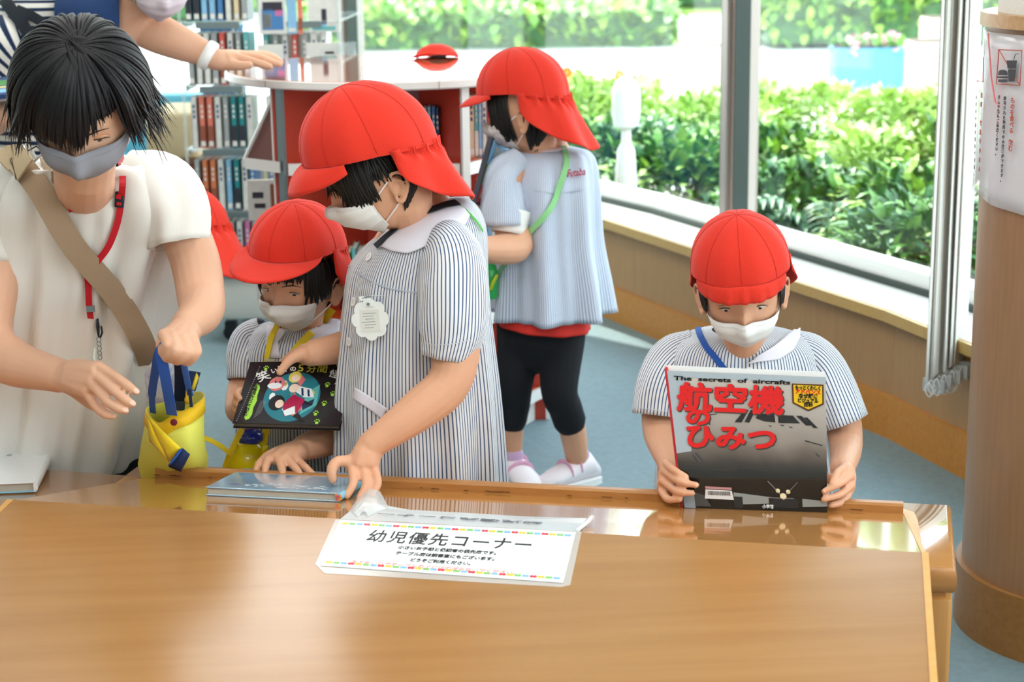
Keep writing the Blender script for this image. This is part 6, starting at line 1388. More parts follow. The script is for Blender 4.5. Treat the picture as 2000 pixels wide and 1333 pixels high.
# ---- yellow and blue water bottle
bt = P(484, 905, 3.52); z0b, z1b = P(484, 917, 3.52).z, P(484, 865, 3.52).z
wb2 = thing('water_bottle', 'round yellow water bottle with a blue lid and blue base hanging by its strap', 'bottle', (bt.x, 3.52, z0b)); by = mat('bottle_yellow', '#e9d514', rough=.22, coat=.6); bb2 = mat('bottle_blue', '#22359c', rough=.22, coat=.6)
m = M(); hgt = z1b-z0b; m.lathe((bt.x, 3.52, z0b), [(.030, -.028), (.044, -.022), (.0465, .0), (.046, .006)], n=32); m.build('base', bb2, wb2, smooth=True, sharp=40)
m = M(); m.lathe((bt.x, 3.52, z0b), [(.0465, .006), (.0455, .02), (.040, hgt*.75), (.028, hgt), (.024, hgt+.004)], n=32); m.build('bottle_shell', by, wb2, smooth=True, sharp=50)
m = M(); m.lathe((bt.x+.008, 3.52, z0b+hgt), [(.020, .0), (.026, .006), (.026, .018), (.018, .026), (.006, .028)], n=28); m.build('lid', bb2, wb2, smooth=True, sharp=50)
m = M(); m.ball((bt.x-.022, 3.50, z0b+hgt*.98), (.009, .010, .009)); m.build('lid_button', by, wb2, smooth=True); m = M(); m.rbox(Vector((bt.x+.040, 3.50, z0b+hgt*.72)), (.014, .016, .03), Matrix.Identity(3), .004); m.build('strap_lug', by, wb2, smooth=True, sharp=50)
m = M(); ribbon(m, [P(473, 838, 3.50), P(460, 862, 3.49), P(446, 890, 3.475), P(436, 920, 3.48), P(434, 935, 3.50)], [Vector((0, -1, 0))]*5, .012, .0015); m.build('strap', ys, wb2)
m = M(); ribbon(m, [P(522, 830, 3.54), P(520, 850, 3.53), P(514, 872, 3.51)], [Vector((0, -1, 0))]*3, .013, .0015); m.build('strap', ys, wb2)
m = M(); ribbon(m, [P(448, 886, 3.47), P(436, 866, 3.46), P(415, 858, 3.45), P(388, 856, 3.43), P(372, 850, 3.42), P(366, 842, 3.42)], [Vector((0, -.6, .8))]*6, .012, .0015, it=3); m.build('strap', ys, wb2)
# ================================================================ girl in smock at the shelf
hD = Head(P(1024, 216, 4.50), Rot(-108, 10, 0), 1.0)
pD = person('person', 'child in red cap, pale smock and black leggings, back turned, standing at the round shelf', (P(1080, 900, 4.55).x, 4.55, 0))
m = M(); hD.mesh(m)
m.tube([hD.loc(0, .02, -.06), P(1050, 285, 4.52), P(1065, 305, 4.54)], [.050, .048, .06], 16, sub=3)
m.tube([P(1065, 300, 4.55), P(1068, 400, 4.55), P(1065, 520, 4.55), P(1062, 640, 4.55)], [.07, .09, .085, .075], 20, flat=.8, up=(0, 1, 0), sub=3)
LEGS = [([P(1015, 655, 4.56), P(1005, 750, 4.54), P(1000, 840, 4.56), P(1001, 905, 4.56)], [.055, .043, .031, .024], P(1005, 928, 4.56), (.30, -.6)), ([P(1098, 660, 4.52), P(1092, 760, 4.48), P(1118, 840, 4.52), P(1130, 922, 4.55)], [.055, .043, .036, .026], P(1132, 940, 4.55), (-.75, -.5))]
for pth, rd, ft, dr in LEGS:
    q = Vector((pth[-1].x, pth[-1].y, .035)); d = Vector((dr[0], dr[1], 0)).normalized(); m.tube([pth[0]+EZ*.06]+pth+[q], [rd[0]*.8, rd[0]*.8, rd[1]*.8]+rd[2:]+[.026], 14, sub=4); m.tube([q, q+d*.09-EZ*.01], [.026, .02], 10)
shD, elD, wrD = P(985, 350, 4.46), P(1010, 478, 4.42), P(935, 486, 4.30)
m.tube([P(1020, 330, 4.5), shD, P(992, 430, 4.44), elD, P(975, 488, 4.36), wrD, P(905, 480, 4.27)], [.04, .046, .042, .042, .038, .030, .028], 14, sub=4)
hand(m, P(905, 480, 4.27), .026, [[P(880, 476, 4.25), P(866, 480, 4.24), P(860, 490, 4.24)], [P(880, 486, 4.25), P(866, 492, 4.24), P(862, 500, 4.24)], [P(884, 494, 4.26), P(872, 502, 4.25)]], .0095, thumb=[P(892, 468, 4.26), P(880, 462, 4.25)])
m.tube([P(1000, 330, 4.66), P(960, 380, 4.70), P(948, 420, 4.66), P(950, 350, 4.58)], [.04, .04, .035, .026], 12)
hand(m, P(950, 350, 4.58), .024, [[P(955, 330, 4.57), P(962, 318, 4.57)], [P(960, 335, 4.57), P(966, 322, 4.57)], [P(948, 332, 4.57), P(953, 318, 4.57)]], .009)
remesh(m, 'body', skinm, pD, .0038, 3)
facemask(pD, hD, mt=mat('mask_floral', '#ded9d6', rough=.85, col2='#b9a9a6', nscale=55), top=-.014, bot=-.104, phm=66)
m = M(); locks(m, hD, 60, (38, 78), .05, lambda ph: -.060, wd=.006, seed=31, off=(.003, .009)); locks(m, hD, 120, (104, 256), .03, lambda ph: -.088, wd=.008, seed=33, off=(.004, .014)); locks(m, hD, 40, (-88, -40), .05, lambda ph: -.05, wd=.006, seed=34); locks(m, hD, 40, (-50, 50), .07, lambda ph: .03, wd=.005, seed=35)
hairshell(m, hD, (108, 300), .05, lambda ph: -.07, .005); m.build('hair', hairm, pD, smooth=True); eyes(pD, hD, open_=.4, brows=False)
cap(pD, hD, brim=.052, bw=62, droop=.012, puff=.014, top=1.12, scale=1.12, lift=.006, band=lambda ph: .036+.006*max(0, math.cos(math.radians(ph)))-.030*max(0, -math.cos(math.radians(ph))), back=.004, flap=dict(a0=100, a1=260, L=.118, out=.022, gather=.006, swing=(0, .02, 0), waves=10, point=.012))
def plD(T, a): return (.004+.020*T)*max(-.6, math.sin(7*a+.8))*T + .005*math.sin(15*a+T*2)*T
m = M(); garment(m, [(1058, 288, 38, 4.54, .05), (1064, 291, 66, 4.54, .068), (1066, 300, 84, 4.54, .085), (1066, 325, 94, 4.54, .1), (1068, 380, 96, 4.54, .12), (1070, 470, 98, 4.55, .135), (1075, 550, 106, 4.55, .145), (1078, 612, 112, 4.55, .155)], uvw=.95, pleat=plD); smD = m.build('smock', smock_far, pD, smooth=True)
m = M(); sleeve(m, [P(1015, 308, 4.48), P(985, 340, 4.455), P(982, 390, 4.44), P(982, 440, 4.43)], [.030, .044, .056, .060], wr=.006, uvw=.36, seed=8, n=48); slD = m.build('sleeve', smock_far, pD, smooth=True)
m = M(); sleeve(m, [P(1000, 410, 4.44), P(992, 456, 4.425)], [.05, .046], wr=.001, uvw=.3, seed=2); m.build('shirt_cuff', mat('shirt_white', '#f0eeea', rough=.85), pD, smooth=True)
m = M(); garment(m, [(1062, 560, 84, 4.55, .12), (1062, 610, 88, 4.55, .125), (1062, 636, 91, 4.55, .128, -.012)], uvw=.9, pleat=lambda T, a: .003*math.sin(9*a)); m.build('red_shirt', mat('red_shirt', '#d9342b', rough=.8), pD, smooth=True)
lg = mat('leggings_black', '#14171c', rough=.85, bump=.2, bscale=400); m = M()
m.tube([P(1062, 600, 4.55), P(1060, 665, 4.55)], [.108, .105], 24, flat=.85, up=(0, 1, 0))
for pth, rd, ft, dr in LEGS: m.tube([pth[0]+EZ*.05, pth[0], pth[1], pth[1].lerp(pth[2], .45), pth[1].lerp(pth[2], .80)], [rd[0]+.006, rd[0]+.006, rd[1]+.006, rd[1]+.002, rd[2]+.008], 16, sub=4)
remesh(m, 'leggings', lg, pD, .005, 3)
shw = mat('shoe_white', '#eee6ea', rough=.5); shp = mat('shoe_pink', '#e3a9c6', rough=.55); lav = mat('sock_lavender', '#cdaccf', rough=.85)
for pth, rd, ft, dr in LEGS:
    an = pth[-1]; d = Vector((dr[0], dr[1], 0)).normalized(); o = Vector((an.x, an.y, 0)); s_ = Vector((-d.y, d.x, 0)); R = Matrix((d, s_, EZ)).transposed()
    m = M(); m.tube([o+EZ*.085, o+EZ*.045], [.030, .032], 14); m.build('sock', lav, pD, smooth=True)
    m = M(); prof = [(-.055, .028, .04), (-.03, .036, .075), (.0, .038, .078), (.04, .040, .055), (.08, .040, .042), (.112, .030, .03), (.128, .012, .02)]
    m.loft([[o+R @ Vector((x, w_*math.cos(a), .016+max(-.004, h_*.5+h_*.5*math.sin(a)-.004))) for a in np.linspace(0, math.tau, 20, endpoint=False)] for x, w_, h_ in prof], cap=True); sh = m.build('shoe', shw, pD, smooth=True)
    m = M(); m.loft([[o+R @ Vector((x, (w_+.004)*sg, z)) for sg, z in ((-1, 0), (1, 0), (1, .018), (-1, .018))] for x, w_, h_ in prof], cap=True); m.build('sole', mat('sole_white', '#f3f3f1', rough=.5), sh)
    m = M()
    for x, h_ in ((.015, .086), (.045, .068)): m.tube([o+R @ Vector((x, .0365*math.cos(a), .012+h_*.45+h_*.42*math.sin(a))) for a in np.linspace(-.1, math.pi+.1, 9)], .006, 8, flat=.4, up=d, sub=1)
    m.build('shoe_strap', shp, sh, smooth=True)
bD = bvh(smD)
# green bottle strap, embroidery, bottle, held book
gs = mat('strap_mint', '#8fd08c', rough=.65); gb_ = thing('bottle_sling', 'pale green water bottle strap across the back of the child at the shelf', 'strap', P(1060, 400, 4.4))
m = M(); p_, n_s = hits(bD, [(1100, 290), (1106, 315), (1098, 350), (1080, 395), (1055, 435), (1030, 462)], .006); ribbon(m, p_, n_s, [.015]*len(p_), .0018); m.build('strap', gs, gb_)
m = M(); p_, n_s = hits(bD, [(1030, 462), (1005, 490), (985, 520), (972, 545)], .008); ribbon(m, p_, n_s, .012, .0018) if len(p_) > 3 else None; m.build('strap', mat('strap_green_dark', '#6f9f78', rough=.7), gb_)
h = hit(bD, 1037, 470, .010); m = M(); m.box(h[0], (.018, .006, .020), frame((1, .2, -.1), (0, -.2, 1))); m.build('strap_end', gs, gb_)
h = hit(bD, 1106, 346, .003); n_ = (h[1]+Vector((0, -.6, 0))).normalized(); text('Futaba', 'embroidery', mat('thread_red', '#b5344e', rough=.8), pD, h[0], Vector((.98, 0, .10)), n_, .021, bold=.0004, shear=.35, wid=.047, sy=1.2)
m = M(); p_, n_s = hits(bD, [(1045, 372), (1080, 378), (1120, 374), (1150, 368)], .001); ribbon(m, p_, n_s, .003, .0018) if len(p_) > 3 else None; m.build('yoke_seam', mat('seam_grey', '#b4bccb', rough=.9), smD)
m = M(); cc2 = [[P(1018, 283, 4.47), P(1012, 292, 4.45)], [P(1050, 294, 4.43), P(1048, 304, 4.42)], [P(1090, 288, 4.45), P(1094, 297, 4.44)]]
m = M(); p_, n_s = hits(bD, [(1022, 292), (1050, 298), (1085, 297), (1105, 292)], .004); ribbon(m, p_, n_s, .014, .0018) if len(p_) > 3 else None; m.build('collar', collarm, pD)
gbt = P(955, 545, 4.46); gw_ = thing('green_bottle', 'green and yellow water bottle hanging at the waist beside the shelf', 'bottle', gbt); m = M(); m.lathe(gbt, [(.02, -.05), (.024, -.045), (.024, .015), (.018, .035), (.012, .045)], n=24); m.build('bottle_shell', mat('bottle_green', '#2fae55', rough=.25, coat=.5), gw_, smooth=True, sharp=50)
m = M(); m.tube([gbt+Vector((.005, -.026, -.02)), gbt+Vector((.012, -.03, .0)), gbt+Vector((.02, -.024, .012))], .0045, 8); m.build('handle', mat('bottle_lime', '#b8cf2b', rough=.4), gw_, smooth=True)
m = M(); m.lathe(gbt+EZ*.045, [(.014, 0), (.016, .004), (.016, .018), (.01, .022)], n=20); m.build('lid', mat('bottle_green_dark', '#2a8a4a', rough=.3), gw_, smooth=True, sharp=50)
# picture book in her hands
e0, e1, e3 = P(928, 398, 4.42), P(962, 412, 4.56), P(962, 268, 4.46); e2 = PPL(1016, 300, e0, (e1-e0).cross(e3-e0).normalized())
sb = thing('picture_book', 'picture book with bright cartoonish cover print held up by the child at the shelf', 'book', e0); sb['label'] = 'picture book with bright printed cover held up by the child at the shelf'
nE = (e1-e0).cross(e3-e0).normalized(); nE = nE if nE.y < 0 else -nE
def EB(u, v, o=0): return e0.lerp(e1, u).lerp(e3.lerp(e2, u), v)+nE*o
m = M(); m.extr([EB(0, 0), EB(1, 0), EB(1, 1), EB(0, 1)], -nE*.012); m.build('cover', bkm['dark'], sb)
for (u0, v0, u1, v1, c_) in ((.05, .62, .95, .97, 'sky blue'), (.05, .30, .95, .62, 'green'), (.05, .04, .95, .3, 'red'), (.12, .1, .6, .25, 'white'), (.3, .4, .7, .55, 'dark'), (.2, .75, .5, .9, 'white'), (.45, .3, .8, .4, 'red'), (.6, .12, .9, .22, 'light teal')):
    m = M(); m.extr([EB(u, v, .0004+.0003*(u1-u0 < .6)) for u, v in ((u0, v0), (u1, v0), (u1, v1), (u0, v1))], nE*.0004); m.build('cover_print', bkm[c_], sb)
# round play mat edge on the floor behind her
pm = PZ(1032, 770, .0); 
rm = thing('floor_cushion', 'round floor cushion with white rim and orange and green pattern behind the leggings', 'cushion', (pm.x-.03, pm.y+.02, 0)); 
c_ = Vector((pm.x-.03, pm.y+.02, .10)); m = M(); R = Matrix.Rotation(math.radians(78), 3, 'X'); m.cyl(c_+EZ*.0, .102, .03, 48, R); m.build('rim', wm, rm, smooth=True, sharp=40)
m = M(); m.cyl(c_+R @ Vector((0, 0, .016)), .09, .003, 40, R); m.build('face', mat('cushion_orange', '#e9b48f', rough=.7), rm); m = M(); m.cyl(c_+R @ Vector((.01, .05, .0185)), .035, .003, 30, R); m.build('patch', mat('cushion_green', '#9ccf5a', rough=.7), rm)
# ================================================================ woman in white, front left
hT = Head(P(162, 200, 3.13), Rot(2, 38, -1), 1.20, adult=True)
pT = person('person', 'woman with short dark hair, grey mask and white blouse bending over the yellow bag', (P(150, 900, 3.62).x, 3.62, 0))
m = M(); hT.mesh(m)
m.tube([hT.loc(0, .03, -.07), P(165, 330, 3.24), P(168, 372, 3.42)], [.056, .054, .06], 18, sub=3)
m.tube([P(168, 385, 3.50), P(160, 480, 3.58), P(150, 700, 3.68), P(150, 900, 3.74)], [.06, .13, .12, .12], 22, flat=.75, up=(0, 1, 0), sub=3); hpT = P(150, 920, 3.76)
for sg in (-1, 1): m.tube([hpT+Vector((sg*.08, 0, 0)), Vector((hpT.x+sg*.09, hpT.y, .26)), Vector((hpT.x+sg*.09, hpT.y+.03, .06)), Vector((hpT.x+sg*.09, hpT.y-.1, .035))], [.10, .06, .04, .034], 14, sub=3)
# image-right arm: elbow out, fist holding the blue handles
s1, e1_, w1_ = P(345, 400, 3.42), P(392, 575, 3.36), P(362, 640, 3.24)
m.tube([P(280, 372, 3.48), P(338, 415, 3.43), P(378, 500, 3.40), e1_, P(392, 610, 3.30), w1_], [.045, .048, .048, .046, .042, .030], 18, sub=5)
kn = [P(378, 668, 3.15), P(357, 664, 3.14), P(337, 660, 3.14), P(319, 655, 3.15)]
fg = [[kn[0], P(384, 688, 3.12), P(366, 706, 3.13), P(350, 698, 3.155)], [kn[1], P(364, 688, 3.11), P(346, 704, 3.12), P(334, 694, 3.15)], [kn[2], P(343, 684, 3.10), P(327, 699, 3.12), P(322, 688, 3.15)], [kn[3], P(328, 676, 3.11), P(319, 688, 3.13), P(316, 678, 3.15)]]
hand(m, w1_, .032, fg, .0100, thumb=[P(330, 655, 3.20), P(316, 672, 3.18), P(318, 690, 3.165)])
# image-left arm: forearm reaching right with relaxed hand
s2, e2_, w2_ = P(-10, 400, 3.40), P(-25, 655, 3.36), P(120, 735, 3.22)
m.tube([P(60, 372, 3.48), P(0, 410, 3.43), P(-12, 540, 3.40), e2_, P(20, 706, 3.30), w2_], [.055, .055, .050, .050, .046, .032], 18, sub=5)
fg2 = [[P(194, 716, 3.15), P(228, 738, 3.13), P(250, 754, 3.12), P(266, 766, 3.12)], [P(192, 736, 3.14), P(222, 763, 3.12), P(243, 780, 3.11), P(259, 790, 3.11)], [P(184, 755, 3.14), P(208, 783, 3.12), P(229, 797, 3.11), P(245, 803, 3.11)], [P(172, 771, 3.15), P(190, 797, 3.14), P(206, 809, 3.13), P(220, 813, 3.13)]]
hand(m, w2_, .034, fg2, .0093, thumb=[P(150, 765, 3.24), P(178, 790, 3.21), P(205, 800, 3.19)], palm=1.5)
remesh(m, 'body', skin2, pT, .0032)
for f in fg2[:3]: nail(pT, f[-1], f[-2], (.25, -.8, .5), .0105)
eyes(pT, hT, gaze=(0, -.9), open_=.28, wd=.0145, xs=.031)
facemask(pT, hT, mt=maskg, top=-.003, bot=-.098, phm=62, pleats=False)
# hair: a dark cap of hair with many locks falling from the crown
m = M(); r = random.Random(17)
def hs(d, off):
    """point over the scalp for a local unit direction"""
    q = Vector((d.x*hT.r.x, d.y*hT.r.y, d.z*hT.r.z)); q = hT.deform(q) if q.z > -.02 else q; nn_ = Vector((d.x/hT.r.x, d.y/hT.r.y, d.z/hT.r.z)).normalized(); return hT.c + hT.R @ ((q+nn_*off)*hT.k)
dc = Vector((.20, -.10, .96)).normalized()
def slerp(a, b, t):
    w_ = math.acos(max(-1, min(1, a.dot(b)))); return (a*math.sin((1-t)*w_)+b*math.sin(t*w_))/math.sin(w_) if w_ > 1e-4 else a
rings = []
for i in range(1, 22):
    rings.append([])
    for j in range(64):
        a = math.tau*j/64; x = Vector((math.sin(a), -math.cos(a), 0)); zl = .34 if math.cos(a) > .35 else -.40
        zmax = zl; th = (i/21); e = (math.pi/2)*(1-th)+math.asin(max(-.9, zmax))*th*1.0 if True else 0
        d = Vector((x.x*math.cos(e), x.y*math.cos(e), math.sin(e))); rings[-1].append(hs(d, .008+.003*math.sin(9*a+e*4)))
m.loft(rings, cap=True)
def lockT(a, zend, off, w0, curl, r):
    x = Vector((math.sin(a), -math.cos(a), 0)); e = math.asin(zend); de = Vector((x.x*math.cos(e), x.y*math.cos(e), zend)).normalized(); N_ = 13; pts = []; wob = r.uniform(-.12, .12); ph = r.random()*6
    st = slerp(dc, de, r.uniform(.0, .08))
    for k in range(N_):
        t = k/(N_-1); d = slerp(st, de, t); s_ = d.cross(Vector((0, 0, 1))); s_ = s_.normalized() if s_.length > .01 else Vector((1, 0, 0)); d = (d+s_*wob*math.sin(t*2.4+ph*.1)*t).normalized()
        pts.append(hs(d, .004+off*.85*math.sin(math.pi*min(.62, t*.75))+curl*max(0, t-.72)**1.3))
    n0_ = (pts[N_//2]-hT.c).normalized(); m.tube(pts, [w0*hT.k*(.5+.5*math.sin(math.pi*min(.5, t_+.05))) * (1 if t_ < .6 else 1-.9*((t_-.6)/.4)**1.6) for t_ in np.linspace(0, 1, N_)], 5, flat=.45, up=n0_, sub=2)
for k in range(620):
    a = r.uniform(-math.pi, math.pi); c_ = math.cos(a); side = abs(math.sin(a))
    if c_ > .62: ze = r.uniform(-.02, .10) if a < .2 else r.uniform(.10+.35*(a-.2), .26+.35*(a-.2)); off = .010; cu = .0
    elif c_ > .1: ze = r.uniform(-.30, .02); off = .022; cu = r.uniform(.0, .12)
    else: ze = r.uniform(-.62, -.25); off = .026; cu = r.uniform(.02, .14)
    lockT(a, ze, off*r.uniform(.6, 1.15), r.uniform(.0020, .0048), cu, r)
for k in range(60):  # flicked tips at the sides
    sg = 1 if k % 2 else -1; a = sg*r.uniform(1.25, 2.0); lockT(a, r.uniform(-.62, -.35), .03, r.uniform(.0015, .003), r.uniform(.08, .22), r)
m.build('hair', hairm2, pT, smooth=True)
# blouse
blm2 = mat('blouse_white', '#ece9e3', rough=.8, bump=.15, bscale=700, sss=0)
def plT(T, a):
    s_ = max(0, T-.12); v = 0
    for f_, ph, am in ((5, .4, .013), (9, 2.1, .011), (14, .9, .008), (23, 3.3, .005), (31, 1.2, .003)): v += am*math.sin(f_*a+ph+T*1.3*math.sin(ph+a))*min(1, s_*2.2)
    return v+.003*math.sin(3*a+T*11)*min(1, s_*3)
m = M(); garment(m, [(170, 330, 64, 3.39, .070, .006), (170, 322, 98, 3.42, .095), (170, 318, 138, 3.44, .115), (168, 340, 178, 3.46, .13), (166, 392, 200, 3.48, .15), (164, 450, 205, 3.52, .165), (160, 520, 190, 3.56, .175), (152, 600, 186, 3.60, .18), (142, 700, 184, 3.64, .185), (128, 800, 180, 3.68, .185), (112, 885, 172, 3.71, .185), (104, 916, 168, 3.72, .185, .012)], uvw=1, pleat=plT, n=150, sub=5); blT = m.build('blouse', blm2, pT, smooth=True)
m = M(); sleeve(m, [P(250, 352, 3.45), P(300, 366, 3.44), P(338, 412, 3.42), P(352, 478, 3.40)], [.060, .072, .064, .058], wr=.008, n=56, seed=3); slT = m.build('sleeve', blm2, pT, smooth=True)
m = M(); sleeve(m, [P(80, 352, 3.45), P(20, 375, 3.44), P(-22, 430, 3.42), P(-25, 505, 3.41)], [.075, .084, .070, .064], wr=.006, n=56, seed=9); slT2 = m.build('sleeve', blm2, pT, smooth=True)
bT = bvh(blT, slT, slT2)
pan = mat('trousers_black', '#15181d', rough=.85); m = M(); m.tube([P(150, 860, 3.74), P(150, 940, 3.76), hpT], [.15, .16, .16], 26, flat=.8, up=(0, 1, 0))
for sg in (-1, 1): m.tube([hpT+Vector((sg*.08, 0, .02)), Vector((hpT.x+sg*.09, hpT.y, .26)), Vector((hpT.x+sg*.09, hpT.y+.03, .08))], [.12, .085, .06], 18, sub=3)
remesh(m, 'trousers', pan, pT, .007, 3)
for sg in (-1, 1): m = M(); o = Vector((hpT.x+sg*.09, hpT.y-.03, 0)); m.loft([[o+Vector((w_*math.cos(a), y_, .002+h_*(.5+.5*math.sin(a)))) for a in np.linspace(0, math.tau, 16, endpoint=False)] for y_, w_, h_ in ((.07, .03, .06), (.0, .045, .075), (-.1, .048, .05), (-.16, .025, .03))], cap=True); m.build('shoe', pan, pT, smooth=True)
# red lanyard
red = mat('lanyard_red', '#c41d2c', rough=.5); ly = thing('lanyard', 'red neck lanyard with black clip hanging on the white blouse', 'lanyard', P(180, 600, 3.3))
for pts in ([(98, 306), (112, 345), (130, 385), (146, 412)], [(236, 308), (241, 345), (238, 388), (226, 430), (208, 478), (188, 515), (181, 545)], [(163, 505), (172, 545), (178, 590), (180, 618)]):
    m = M(); taut(m, bT, pts, .008, .0125); m.build('strap', red, ly)
h = hit(bT, 235, 388, .010); Rr = frame((1, 0, -.12), (0.1, 0, 1)); m = M(); m.rbox(h[0], (.018, .007, .030), Rr, .004); bk_ = m.build('buckle', mat('clip_black', '#26313c', rough=.3, metal=.3), ly, smooth=True, sharp=40)
m = M(); m.box(h[0]+Vector((0, -.006, .006)), (.009, .002, .008), Rr); m.box(h[0]+Vector((0, -.006, -.007)), (.009, .002, .006), Rr); m.build('buckle_slot', red, bk_)
h = hit(bT, 180, 598, .010); m = M(); m.box(h[0], (.016, .004, .012)); m.build('crimp', steel, ly)
h = hit(bT, 185, 640, .012); hp_ = h[0]; m = M(); m.tube([hp_+EZ*.022, hp_+EZ*.008, hp_-EZ*.012], [.004, .0062, .003], 10, flat=.6); m.tube([hp_+Vector((.007, -.002, .008)), hp_+Vector((.008, -.002, -.004)), hp_+Vector((.003, 0, -.014))], .002, 8); m.build('snap_hook', mat('clip_black', '#26313c'), ly, smooth=True)
m = M()
for k in range(5): m.tube([hp_+Vector((.004*math.cos(a), -.001-.003*math.sin(a)*(k % 2), -.018-.009*k+.005*math.sin(a))) for a in np.linspace(0, 6.1, 10)], .0009, 6, sub=1)
m.build('chain', steel, ly, smooth=True)
m = M(); m.tube([P(185, 682, 3.29), P(184, 700, 3.285), P(190, 715, 3.28)], [.006, .012, .010], 10, flat=.4); m.build('card_tab', mat('tab_clear', '#c9c8bd', rough=.3), ly, smooth=True)
# beige shoulder strap with buckle
bg_ = mat('strap_beige', '#a68d72', rough=.75, bump=.4, bscale=900); bag = thing('shoulder_bag_strap', 'wide beige shoulder bag strap with metal buckle across the white blouse', 'strap', P(150, 480, 3.3))
m = M(); taut(m, bT, [(30, 322), (75, 362), (150, 468), (210, 560), (262, 645), (292, 700)], .020, .046, .003); m.build('webbing', bg_, bag)
m = M(); taut(m, bT, [(4, 332), (30, 322), (66, 338)], .025, .048, .003); m.build('webbing_loop', mat('strap_beige_light', '#b8a383', rough=.75, bump=.4, bscale=900), bag)
m = M(); taut(m, bT, [(70, 300), (90, 318), (108, 345)], .006, .024, .003); m.build('webbing', bg_, bag)
fr1 = [hit(bT, x, y, .027)[0] for x, y in ((37, 333), (72, 312), (80, 326), (45, 348))]; m = M(); m.tube(fr1+[fr1[0]], .0024, 8, sub=1); m.build('buckle', mat('buckle_dark', '#5d564c', metal=.8, rough=.3), bag, smooth=True)
# ---- yellow cloth bag with blue handles
yl = mat('bag_yellow', '#f0d220', rough=.62, sheen=.2, bump=.3, bscale=500, trans=0); yl2 = mat('bag_yellow_thin', '#e4e060', rough=.6, bump=.3, bscale=500); yo = mat('bag_yellow_hem', '#efbf1c', rough=.6, bump=.3, bscale=500); bh = mat('bag_blue', '#2f62c0', rough=.6, bump=.3, bscale=600); bn_ = mat('bag_navy', '#1b2b52', rough=.7)
yb = thing('cloth_bag', 'yellow cloth bag with blue handles held up by the woman in white', 'bag', P(330, 900, 3.36))
def bagring(pts): return [P(*p) for p in pts]
def closed(pts, n=40):
    p = [Vector(q) for q in pts]; out = []
    for i in range(len(p)):
        a, b, c, d = p[i-1], p[i], p[(i+1) % len(p)], p[(i+2) % len(p)]
        for k in range(6): t = k/6; out.append(.5*((2*b)+(c-a)*t+(2*a-5*b+4*c-d)*t*t+(3*b-a-3*c+d)*t**3))
    return out
front = [(286, 800, 3.34), (310, 826, 3.27), (342, 808, 3.26), (370, 797, 3.27), (397, 776, 3.31), (385, 766, 3.38), (350, 780, 3.42), (312, 788, 3.40)]
r2_ = [(284, 826, 3.34), (312, 852, 3.26), (345, 838, 3.25), (375, 826, 3.26), (398, 806, 3.31), (386, 800, 3.40), (350, 810, 3.43), (310, 815, 3.41)]
r3_ = [(276, 870, 3.34), (310, 888, 3.25), (348, 884, 3.235), (378, 876, 3.25), (398, 860, 3.31), (386, 850, 3.41), (350, 856, 3.44), (306, 856, 3.42)]
r4_ = [(258, 925, 3.36), (300, 935, 3.29), (345, 935, 3.28), (378, 930, 3.29), (396, 915, 3.34), (386, 905, 3.42), (350, 905, 3.44), (298, 905, 3.43)]
rr_ = [closed(bagring(x)) for x in (front, r2_, r3_, r4_)]
rb = [[Vector((p.x, p.y+.07, p.z-.07)) for p in rr_[-1]]]; cb = sum(rb[0], Vector())/len(rb[0]); rb = [[q.lerp(cb, .1) for q in rb[0]]]
for q in rr_[-1]: q.y += .06; q.z += .0
m = M(); m.loft(rr_+rb); m.build('bag_body', yl2, yb, smooth=True, solid=.0014)
m = M(); m.loft([[p+(sum(rr_[0], Vector())/48-p).normalized()*-.0015 for p in rr_[0]], [p+(sum(rr_[1], Vector())/48-p).normalized()*-.0025 for p in rr_[1]]]); m.build('hem_band', yo, yb, smooth=True, solid=.0016)
def patch(name, pts, mt, th=.0015): m = M(); P4 = [P(*p) for p in pts]; N_ = 6; m.loft([[P4[0].lerp(P4[1], u).lerp(P4[3].lerp(P4[2], u), v)+Vector((0, -.008*math.sin(math.pi*u)*math.sin(math.pi*v), 0)) for u in np.linspace(0, 1, N_)] for v in np.linspace(0, 1, N_)], closed=False); return m.build(name, mt, yb, smooth=True, solid=th)
patch('folded_flap', [(288, 812, 3.235), (318, 842, 3.22), (358, 880, 3.215), (330, 903, 3.225)], yl)
patch('folded_flap', [(286, 806, 3.24), (288, 812, 3.236), (330, 903, 3.226), (292, 862, 3.24)], yl)
patch('blue_binding', [(357, 876, 3.21), (371, 888, 3.21), (353, 922, 3.22), (329, 912, 3.222)], bn_); patch('blue_binding', [(351, 878, 3.214), (358, 876, 3.209), (336, 908, 3.22), (328, 910, 3.223)], bh)
p_ = P(340, 825, 3.235); m = M(); m.lathe(p_, [(.003, 0), (.0066, .001), (.0066, .003), (.004, .004)], n=20, R=frame((1, 0, 0), (0, -1, .1))); m.build('snap_button', mat('snap_maroon', '#6b1a2a', rough=.3), yb, smooth=True, sharp=40)
def hb(name, pts, wd, mt): m = M(); q = catmull([P(*p) for p in pts], [0]*len(pts), 6)[0]; ribbon(m, q, [Vector((0, -1, .15))]*len(q), wd, .0018); m.build(name, mt, yb)
hb('handle', [(299, 806, 3.30), (297, 770, 3.25), (303, 730, 3.20), (309, 692, 3.16), (322, 672, 3.15)], [.012]*6+[.016]*19, bh)
hb('handle', [(336, 810, 3.25), (329, 770, 3.20), (320, 720, 3.16), (314, 690, 3.15), (322, 676, 3.145)], .020, bh)
hb('handle', [(350, 800, 3.38), (352, 760, 3.32), (352, 720, 3.26), (348, 690, 3.20)], .022, bn_); hb('handle', [(372, 772, 3.32), (366, 745, 3.27), (360, 715, 3.22), (354, 696, 3.18)], .012, mat('bag_blue_light', '#4d7fe0', rough=.6))
